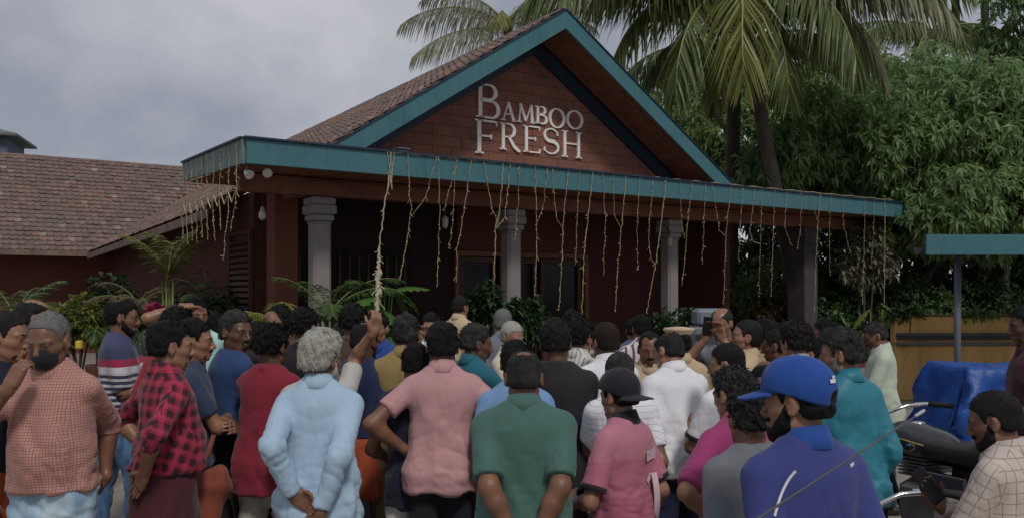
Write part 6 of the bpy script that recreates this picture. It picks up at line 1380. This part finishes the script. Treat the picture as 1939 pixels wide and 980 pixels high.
for px, py, lb in ((843, 422, 'small pale lantern on the porch wall left of the doorway'), (1268, 458, 'small pale lamp on the third stone column')):
    q = front_pt(px, py, .95); e = empty('porch_lantern', tuple(q), BANG); tag(e, lb, 'lamp'); mb = MB(); mb.lathe((0, 0, 0), [(.02, .12), (.06, .08), (.05, -.06), (.02, -.10)], 8); mb.build('shade', simple('dusty lantern glass', (.34, .32, .25), .4), e, True); mb = MB(); mb.tube([(0, 0, .1), (0, 0, .2), (0, .1, .32)], .010, 5); mb.build('arm', plainmat('dark iron', (.03, .03, .03)), e)
q = front_pt(760, 283, .45); mb = MB(); mb.box((0, 0, 0), (.20, .16, .10), bev=.02); mb.box((0, -.01, .06), (.23, .20, .02), bev=.008); e = mb.build('junction_box', simple('grey blue box', (.10, .13, .18), .5), None, loc=(q[0], q[1], 4.10)); tag(e, 'small grey-blue box on top of the canopy', 'box'); e.rotation_euler = (0, 0, BANG)
# ---- grey metal cabinet with a sloping top behind the crowd
q = P(1333, 620, 7.9); e = empty('metal_cabinet', (q[0], q[1], 0)); tag(e, 'pale grey metal cabinet standing behind the person filming', 'cabinet')
gm = simple('pale grey metal', (.17, .19, .22), .45, .15, 4); mb = MB(); mb.box((0, 0, .84), (.24, .30, 1.50), bev=.02); mb.build('body', gm, e); mb = MB(); mb.box((.06, -.01, 1.67), (.30, .30, .16), bev=.03); mb.build('hood', gm, e); mb = MB(); mb.box((.0, -.157, 1.50), (.22, .012, .05)); mb.build('vent', plainmat('dark iron', (.03, .03, .03)), e)
mb = MB()
for sx in (-1, 1):
    for sy in (-1, 1): MB().box((0, 0, .05), (.04, .04, .10)).build('leg', gm, e, loc=(sx * .10, sy * .12, 0))
# ---- ochre boundary wall with pipes
ow = empty('ochre_wall', tuple(P(1815, YH, 15.0) * [1, 1, 0])); tag(ow, 'stained ochre plaster boundary wall at the right', 'wall')
def ochre():
    m, t = newmat('stained ochre plaster'); ob = t.n('ShaderNodeTexCoord').outputs['Object']
    c = t.mix(t.mapr(t.noise(t.scale(ob, (1, 1, .35)), 2.0, 5), .3, .7, 0, 1), (.44, .255, .085), (.58, .37, .14))
    c = t.mix(t.mapr(t.noise(t.scale(ob, (2, 2, .4)), 2.0, 5, .7), .5, .78, 0, .5), c, (.12, .075, .035)); c = t.mix(t.mapr(t.noise(ob, 18, 4), .58, .7, 0, .5), c, (.10, .065, .035))
    t.out(c, .9, t.bump(t.noise(ob, 30, 4), .35, .02)); return m
om = ochre(); zt = P(1815, 598, 15.0)[2]
mb = MB(); mb.box((3.0, .1, zt / 2), (8.2, .2, zt), bev=.02); mb.build('wall_face', om, ow)
mb = MB(); mb.box((3.0, .1, zt + .02), (8.22, .21, .03), bev=.008); mb.build('coping', simple('dirty coping', (.12, .09, .055), .9, .3, 5, .3), ow)
for py, r in ((634, .035), (641, .020), (651, .030)):
    z = P(1815, py, 14.9)[2]; mb = MB(); mb.tube([(-1.1, -.06, z), (2, -.06, z + .004), (7, -.06, z)], r, 8); pp = mb.build('pipe', simple('dark grey pipe %d' % py, (.045, .05, .065), .5, .2) if py != 651 else simple('grey pipe', (.11, .115, .13), .5, .2), None, True, loc=tuple(P(1815, YH, 15.0) * [1, 1, 0])); tag(pp, {634: 'upper dark pipe along the ochre wall', 641: 'thin middle pipe along the ochre wall', 651: 'lower grey pipe along the ochre wall'}[py], 'pipe')
# ---- teal awning on a post at the right
aw = empty('teal_awning', tuple(P(1813, YH, 13.2) * [1, 1, 0])); tag(aw, 'small awning with a teal fascia on a steel post at the right edge', 'awning')
zb, zt = P(0, 482, 12.6)[2], P(0, 444, 12.6)[2]; xl = P(1751, 0, 12.6)[0] - aw.location.x
mb = MB(); mb.box((xl + 2.5, -.63, (zb + zt) / 2), (5.0, .06, zt - zb)); mb.build('fascia_board', teal, aw)
mb = MB(); sk = .62; mb.prism([(xl + .03, -.598, zt - .08), (xl + 4.97, -.598, zt - .08), (xl + 4.97 + 1.9 * sk, 1.3, zt - .02), (xl + .03 + 1.9 * sk, 1.3, zt - .02)], (0, 0, .05)); mb.build('roof_sheet', plainmat('dark sheet', (.03, .03, .035), .6), aw)
mb = MB(); mb.box((xl + 2.5, .0, zb + .08), (4.8, .08, .10)); mb.build('beam', plainmat('dark iron', (.03, .03, .03)), aw)
mb = MB(); mb.tube([(0, 0, .02), (0, 0, zb + .05)], .048, 12); mb.build('post', simple('blue grey steel', (.11, .125, .155), .45, .15), aw, True)
mb = MB(); mb.box((0, 0, .012), (.22, .22, .024)); mb.build('base_plate', plainmat('dark iron', (.03, .03, .03)), aw)
# ---- table under a blue tarpaulin
Yt = 9.6; q = P(1886, YH, Yt); tb = empty('wooden_table', (q[0], q[1], 0)); tag(tb, 'wooden table whose slim legs show below the blue tarpaulin', 'table')
wood = simple('worn table wood', (.11, .065, .045), .8, .3, 6, .3, 30); zT = P(0, 692, Yt)[2]
mb = MB(); mb.box((0, .0, zT - .03), (.98, .80, .04)); mb.build('tabletop', wood, tb)
for sx in (-1, -.15, 1):
    for sy in (-1, 1):
        if sx == -.15 and sy == 1: continue
        mb = MB(); mb.box((0, 0, (zT - .05) / 2), (.055, .055, zT - .05)); mb.build('leg', wood, tb, loc=(sx * .44, sy * .35, 0))
def tarp():
    nx, ny = 64, 52; U, Vv = np.meshgrid(np.linspace(-1, 1, nx), np.linspace(-1, 1, ny), indexing='ij'); a, b = .54, .43; ext = .74; bx, by = a + ext, b + ext
    x = U * bx; y = Vv * by; ox = np.maximum(np.abs(x) - a, 0); oy = np.maximum(np.abs(y) - b, 0); r2 = np.random.default_rng(4)
    hang = np.maximum(ox, oy) + .35 * np.minimum(ox, oy)
    fl = .16 * (1 - np.exp(-hang * 3)) ; fold = .035 * np.sin(x * 9 + 2 * np.sin(y * 5)) * (hang > 0) * np.minimum(hang * 4, 1) + .03 * np.sin(y * 11 + x * 4) * np.minimum(hang * 4, 1)
    X = np.clip(x, -a, a) + np.sign(x) * (ox > 0) * (fl * (ox >= oy * .5) + fold); Yy = np.clip(y, -b, b) + np.sign(y) * (oy > 0) * (fl * (oy >= ox * .5) + fold)
    Zz = zT + .012 - hang * .97 + .012 * np.sin(x * 6 + 1) * np.cos(y * 7)
    # the left corner sweeps out and hangs lowest, the right front is hitched up in a point
    lf = np.clip((-U - .35) / .65, 0, 1); X -= lf * np.minimum(hang, .6) * .20; Zz -= lf * hang * .55
    rf = np.clip((U + .1) / .5, 0, 1) * (y < -b); Zz += rf * hang * .18 
    Vx = np.stack([X, Yy, np.maximum(Zz, .12)], -1).reshape(-1, 3); i = np.arange(nx - 1)[:, None] * ny + np.arange(ny - 1)[None]; Fq = np.stack([i, i + ny, i + ny + 1, i + 1], -1).reshape(-1, 4)
    N = vnormals(Vx, Fq); d = pinch(Vx, [(9, 5, 7), (-8, 6, 11), (14, -7, 5)], 3) * .030; Vx = Vx + N * d[:, None]; N = vnormals(Vx, Fq); n = len(Vx)
    V2 = np.concatenate([Vx, Vx - N * .004]); F2 = np.concatenate([Fq, Fq[:, ::-1] + n]); return V2, F2
m, t = newmat('blue tarpaulin'); ob = t.n('ShaderNodeTexCoord').outputs['Object']; c = t.mix(t.mapr(t.noise(ob, 3, 4), .3, .7, 0, 1), (.006, .044, .22), (.010, .072, .31)); t.out(c, .46, t.bump(t.noise(ob, 9, 5), .5, .03), 0, .4)
V, Fq = tarp(); tp = link('blue_tarpaulin', mesh_np('blue_tarpaulin', V, Fq, [m], True)); tp.location = (q[0], q[1], 0); tag(tp, 'crumpled glossy blue tarpaulin draped over the table by the ochre wall', 'tarpaulin')
# ---- motorcycles
chrome = simple('chrome', (.62, .62, .63), .16, .1, 3, 0, 10, 1.0); blkp = simple('black painted steel', (.012, .012, .014), .3, .1, 4); rub = simple('tyre rubber', (.016, .016, .016), .8, .2); tankm = simple('dark tank paint', (.045, .045, .055), .16, .1, 3); gold = simple('gold pinstripe', (.42, .30, .11), .35); leather = simple('seat leather', (.020, .018, .017), .55, .2, 8, .2, 60)
def motorcycle(label, loc, rz, paint, sc=1.0, group='motorcycles parked in the forecourt', mir=True):
    "front is +Y"
    e = empty('motorcycle', tuple(loc), rz, sc); tag(e, label, 'motorcycle', group)
    for y in (.68, -.66):
        mb = MB(); a = np.linspace(0, 2 * math.pi, 29); mb.tube([(0, y + .27 * math.cos(q), .32 + .27 * math.sin(q)) for q in a], .048, 8, False); w_ = mb.build('wheel', rub, e, True)
        mb = MB(); mb.tube([(0, y + .225 * math.cos(q), .32 + .225 * math.sin(q)) for q in a], .016, 6, False); mb.build('rim', chrome, w_, True)
        mb = MB(); mb.lathe((-.06, y, .32), [(.02, 0), (.05, .02), (.05, .10), (.02, .12)], 12, ax=(1, 0, 0)); mb.build('hub', chrome, w_, True)
        for i in range(18):
            q = i * math.pi / 9; MB().tube([(0.03 * (-1) ** i, y + .04 * math.cos(q + .3), .32 + .04 * math.sin(q + .3)), (0, y + .22 * math.cos(q), .32 + .22 * math.sin(q))], .003, 4).build('spoke', chrome, w_)
        mb = MB(); n = 14; 
        for s_ in (1,):
            q = np.linspace(.15 if y > 0 else .35, 2.6 if y > 0 else 2.9, n); Vv = []
            for k in q: 
                for xx, rr in ((-.065, .325), (-.045, .352), (0, .360), (.045, .352), (.065, .325)): Vv.append((xx, y + rr * math.cos(k), .32 + rr * math.sin(k)))
            mb.raw(Vv, [(i * 5 + j, i * 5 + j + 1, (i + 1) * 5 + j + 1, (i + 1) * 5 + j) for i in range(n - 1) for j in range(4)])
        mb.build('mudguard', paint, e, True)
    for sx in (-1, 1):
        mb = MB(); mb.tube([(sx * .085, .68, .32), (sx * .085, .50, .72), (sx * .08, .44, .88)], [.022, .026, .026], 8); mb.build('fork', chrome, e, True)
    mb = MB(); mb.tube([(-.37, .20, 1.00), (-.30, .28, 1.01), (-.20, .38, .99), (0, .42, .93), (.20, .38, .99), (.30, .28, 1.01), (.37, .20, 1.00)], .0125, 8); hb = mb.build('handlebar', chrome, e, True)
    for sx in (-1, 1):
        MB().tube([(sx * .30, .285, 1.01), (sx * .40, .165, 1.00)], .019, 8).build('grip', rub, hb, True)
        MB().tube([(sx * .26, .36, 1.005), (sx * .33, .32, 1.01), (sx * .42, .20, .995)], .007, 6).build('lever', chrome, hb, True)
        if mir:
            mb = MB(); mb.tube([(sx * .22, .34, 1.0), (sx * .27, .33, 1.14), (sx * .33, .30, 1.20)], .007, 6); mr = mb.build('mirror', blkp, e, True)
            mb = MB(); mb.lathe((sx * .36, .29, 1.22), [(.005, 0), (.05, .004), (.055, .012), (.045, .03), (.01, .038)], 14, ax=(0, 1, 0)); mb.build('mirror_head', chrome, mr, True)
        MB().ball((sx * .20, .52, .84), .032, 8, 6).build('indicator', simple('amber lens', (.5, .16, .02), .2), e, True)
    mb = MB(); mb.lathe((0, .50, .86), [(.03, -.13), (.085, -.10), (.10, 0), (.102, .015), (.09, .02)], 18, ax=(0, 1, 0)); hl = mb.build('headlight', paint, e, True)
    mb = MB(); mb.lathe((0, .522, .86), [(.001, .018), (.06, .012), (.088, 0)], 18, ax=(0, 1, 0)); mb.build('lens', simple('headlight glass', (.5, .5, .5), .08), hl, True)
    mb = MB(); mb.lathe((0, .42, .96), [(.03, -.02), (.05, 0), (.052, .03), (.04, .034)], 14, ax=(0, -.6, .8)); mb.build('gauge', chrome, e, True)
    # tank, seat and body from smooth unions
    G = SDF((-.2, -.3, .55), (.2, .5, 1.05), .013); G.op(ell((0, .10, .80), (.135, .27, .115)), .03); G.op(ell((0, .18, .83), (.13, .16, .10)), .04)
    V, Fq = G.mesh(2); tk = link('fuel_tank', mesh_np('fuel_tank', V, Fq, [paint], True), e)
    for sx in (-1, 1):
        mb = MB(); mb.tube([(sx * .118, -.06, .80), (sx * .137, .05, .815), (sx * .136, .18, .83), (sx * .10, .29, .835)], .005, 5); mb.build('pinstripe', gold, tk, True)
        mb = MB(); mb.ball((sx * .130, .10, .79), .045, 12, 8, (.14, 1.2, .8)); mb.build('badge', chrome, tk, True)
    mb = MB(); mb.lathe((0, .13, .905), [(.045, 0), (.045, .022), (.02, .03)], 14); mb.build('filler_cap', chrome, tk, True)
    G = SDF((-.2, -.85, .6), (.2, .05, 1.0), .015); G.op(rbox((0, -.20, .785), (.09, .19, .012), np.eye(3), .045), .02); G.op(rbox((0, -.55, .83), (.075, .17, .010), np.eye(3), .045), .05)
    V, Fq = G.mesh(2); link('seat', mesh_np('seat', V, Fq, [leather], True), e)
    mb = MB(); mb.box((0, .05, .42), (.22, .34, .30), bev=.05); en = mb.build('engine', simple('cast aluminium', (.25, .25, .25), .4, .2, 6, .2, 30, .6), e)
    for i in range(6): MB().box((0, .10, .60 + i * .022), (.20, .20, .010)).build('fin', simple('fin alloy', (.2, .2, .2), .4, .1, 5, 0, 10, .6) if i == 0 else bpy.data.materials['fin alloy'], en)
    mb = MB(); mb.tube([(.10, .12, .56), (.16, .28, .42), (.15, .10, .26), (.16, -.3, .27), (.17, -.78, .32)], [.02, .022, .025, .042, .040], 10); mb.build('exhaust', chrome, e, True)
    mb = MB(); mb.tube([(0, .44, .86), (0, .05, .70), (0, -.45, .72), (0, -.66, .62)], .022, 6); mb.tube([(0, .44, .82), (0, .25, .35), (0, -.2, .25), (0, -.66, .32)], .02, 6); mb.build('frame', blkp, e, True)
    for sx in (-1, 1):
        mb = MB(); mb.tube([(sx * .11, -.66, .34), (sx * .12, -.50, .74)], .026, 8); mb.build('shock_absorber', chrome, e, True)
        G_b = MB().box((sx * .125, -.16, .56), (.03, .28, .20), bev=.012); G_b.build('side_panel', paint, e)
    mb = MB(); mb.box((0, -.98, .66), (.13, .05, .09), bev=.015); mb.build('tail_light', simple('red lens', (.35, .01, .01), .2), e); mb = MB(); mb.box((0, -1.01, .52), (.22, .008, .12)); mb.build('number_plate', simple('plain plate', (.5, .5, .46), .5), e)
    mb = MB(); mb.tube([(-.08, -.05, .22), (-.30, -.08, .02)], .012, 6); mb.build('side_stand', blkp, e); return e
rd = K.get('rider') if 'K' in globals() else None
hx = math.radians(30)
if rd is not None:
    c = pworld(rd, (0, 0, .80)); zs_ = .83; loc = v3(c[0] - (-math.sin(hx)) * (-.22), c[1] - math.cos(hx) * (-.22), 0)
else: loc = v3(1.8, 3.5, 0)
motorcycle('black motorcycle under the person in cream checks, mostly below the photo edge', loc, hx, tankm, mir=False)
q = P(1772, YH, 5.9); motorcycle('black motorcycle with gold pinstripes and chrome handlebar in front of the blue tarpaulin', (q[0], q[1], 0), math.radians(27), tankm, 1.08, mir=False)
q = P(158, YH, 8.2); motorcycle('dark parked motorcycle between the mask wearer and the banded polo', (q[0], q[1], 0), math.radians(-70), simple('navy tank paint', (.012, .02, .05), .2), group='motorcycles parked in the forecourt')
q = P(150, 652, 8.1); mb = MB(); mb.box((0, 0, 0), (.055, .07, .08), bev=.012); e = mb.build('yellow_bag', simple('yellow plastic', (.50, .36, .03), .45), None, loc=tuple(q)); tag(e, 'small yellow bag hanging on the parked motorcycle handlebar', 'bag')
# ---- carried things
mk = K.get('mask')
if mk:
    G = SDF((-.09, .02, -.13), (.09, .16, .03), .006); G.op(ell((0, .030, -.045), (.064, .066, .072)), .01); G.op(ell((0, .055, -.045), (.048, .066, .055)), .03); G.cut(lambda X, Y, Z: (Z + .006 - (.012 * np.exp(-(X / .02) ** 2))) + 0 * Y); G.cut(lambda X, Y, Z: (.040 - Y) + 0 * X + 0 * Z)
    V, Fq = G.mesh(1); V = V @ mk['J']['Rh'].T + mk['J']['head']; V = V * mk['k']
    o = link('face_mask', mesh_np('face_mask', V, Fq, [C_('black mask cloth', a=(.016, .017, .022))], True)); o.location = tuple(mk['root']); o.rotation_euler = (0, 0, mk['yawr']); tag(o, 'black cloth face mask over the mouth of the person in peach checks', 'face mask')
def phone(p, sd, label, along=.075):
    Sh, E, W_, hd, hn, cu, sg = p['J'][sd]; d, n, t = hframe(hd, hn, sg); R = np.stack([t, n, d], 1)
    mb = MB(); mb.box((0, 0, 0), (.072, .009, .15), bev=.004); e = mb.build('mobile_phone', plainmat('phone glass', (.012, .012, .016), .15), None); M = np.eye(4); c, s_ = math.cos(p['yawr']), math.sin(p['yawr']); Rz = np.array([[c, -s_, 0], [s_, c, 0], [0, 0, 1.]])
    M[:3, :3] = Rz @ R; M[:3, 3] = pworld(p, W_ + d * (along + .03) + n * .028); e.matrix_world = Matrix(M.tolist()); tag(e, label, 'phone', 'phones in hands'); return e
if rd: phone(rd, 'R', 'dark phone in the hand of the person in cream checks')
if K.get('reader'): phone(K['reader'], 'L', 'dark phone held by the person in sage green')
if K.get('filmer'): phone(K['filmer'], 'R', 'dark phone held up by the balding person filming')
pl_ = K.get('plaid')
if pl_:
    # rust shoulder bag on the plaid person's far hip
    c = pworld(pl_, (-.03, .235, .80)); G = SDF((-.2, -.14, -.28), (.2, .14, .20), .013); G.op(ell((0, 0, -.07), (.095, .075, .150)), .03); G.op(ell((.035, .035, .0), (.075, .05, .11)), .03); G.op(ell((-.05, .02, -.12), (.07, .07, .09)), .03); G.op(rbox((0, 0, .06), (.055, .015, .04), np.eye(3), .03), .06)
    V, Fq = G.mesh(2); N = vnormals(V, Fq); V = V + N * ((pinch(V, [(34, 10, 14), (-30, 16, 10), (18, 8, 40)], 4) * .022 + waves(V, [(20, 14, 12), (-16, 20, 18)], [.010, .008], 3)))[:, None]
    e = empty('shoulder_bag', tuple(c), pl_['yawr'] + 1.2); tag(e, 'slouchy rust orange cloth bag at the hip of the plaid shirt', 'bag'); link('pouch', mesh_np('pouch', V, Fq, [C_('rust cloth', a=(.22, .056, .034))], True), e)
    mb = MB(); mb.tube([(-.10, 0, .06), (-.05, .02, .12), (.0, .05, .20), (.03, .06, .30)], .012, 6); mb.build('strap', C_('rust cloth', a=(.22, .056, .034)), e, True)
jr = K.get('jersey')
def back_print(p, items, mat):
    "flat lettering laid on the back of a shirt by casting onto it"
    sh_ = [c for c in p['obj'].children if c.name.startswith(('shirt', 'jacket'))][0]; me = sh_.data; from mathutils.bvhtree import BVHTree
    bv = BVHTree.FromPolygons([v.co for v in me.vertices], [tuple(q.vertices) for q in me.polygons])
    for pts, wd in items:
        W = []
        for x, z in pts:
            h = bv.ray_cast(Vector((x, -.6, z)), Vector((0, 1, 0)))
            if h[0] is not None: W.append(np.array(h[0]) + np.array([0, -.003, 0]))
        if len(W) < 2: continue
        W = np.array(W); kk = np.arange(len(W)); fit = np.polyval(np.polyfit(kk, W[:, 1], 2), kk); W[:, 1] = fit - max(0, (fit - W[:, 1]).max()) - .001; T = np.gradient(W, axis=0); T /= np.linalg.norm(T, axis=1, keepdims=True); Nn = np.stack([-T[:, 2], 0 * T[:, 0], T[:, 0]], 1); m_ = len(W)
        V = np.concatenate([W + Nn * wd / 2, W - Nn * wd / 2]); V2 = np.concatenate([V, V + [0, .0025, 0]]); q = np.array([(i, i + 1, m_ + i + 1, m_ + i) for i in range(m_ - 1)]); link('print', mesh_np('print', V2, np.concatenate([q, q[:, ::-1] + 2 * m_]), [mat]), sh_)
lin = lambda a, b, n=6: [(a[0] + (b[0] - a[0]) * i / (n - 1), a[1] + (b[1] - a[1]) * i / (n - 1)) for i in range(n)]
if jr:
    wp = simple('white jersey print', (.60, .46, .50), .8); gp = simple('grey jersey print', (.20, .17, .22), .7)
    items = [(lin((.02, 1.285), (.15, 1.285)), .055), (lin((.10, 1.19), (.10, .93), 12), .05), (lin((.092, 1.185), (.050, 1.150)), .024)]
    back_print(jr, items, wp)
    back_print(jr, [([(x_, z_ - .0) for x_, z_ in lin((.045, 1.27), (.045, 1.30))], .008), (lin((.045, 1.30), (.065, 1.27)), .008), (lin((.085, 1.27), (.085, 1.30)), .008), (lin((.085, 1.285), (.105, 1.30)), .008), (lin((.12, 1.27), (.13, 1.30)), .008)], gp)
cp_ = K.get('cap')
if cp_:
    wp2 = simple('white piping', (.66, .66, .70), .7)
    back_print(cp_, [([(-.105 - .0085 * i, 1.392 - .0080 * i - .0007 * i * i) for i in range(10)], .008), (lin((.095, 1.395), (.12, 1.398)), .012)], wp2)
    mb = MB(); mb.box((0, 0, 0), (.004, .028, .012), bev=.001); mb.box((0, .006, .012), (.004, .012, .010), bev=.001); lg = mb.build('cap_logo', wp2, cp_['obj']); M = Matrix(cp_['Mh'].tolist()) @ Matrix.Translation((-.030, -.1255, .072)) @ Matrix.Rotation(math.radians(-104), 4, 'Z'); lg.matrix_local = M
ct = K.get('cuffs')
# ---- slim rod slanting through the foreground at the lower right
a = P(1750, 776, 2.30); b = P(1430, 984, 1.75); d = b - a
mb = MB(); mb.tube([a, a + d * .5, b, b + d * .4 + [0, 0, -.05], b + d * .8 + [0, 0, -.45], v3(b[0] + d[0] * .9, b[1] + d[1] * .9, .01)], [.0022, .0026, .0030, .004, .004, .004], 8); e = empty('slim_rod', (b[0] + d[0] * .9, b[1] + d[1] * .9, 0)); tag(e, 'slim grey rod slanting up in front of the blue jacket to the motorcycle handlebar', 'rod')
o = mb.build('shaft', simple('grey rod metal', (.10, .10, .11), .35, .15, 8, 0, 10, .4), e, True); o.location = tuple(-np.array(e.location))
mb = MB(); mb.tube([a + d * .07, a + d * .02, a], [.0042, .0048, .004], 8); o = mb.build('grip', simple('pale rod grip', (.42, .40, .40), .5), e, True); o.location = tuple(-np.array(e.location))
print('faces', sum(len(o.data.polygons) for o in bpy.data.objects if o.type == 'MESH'), 'objects', len(bpy.data.objects))
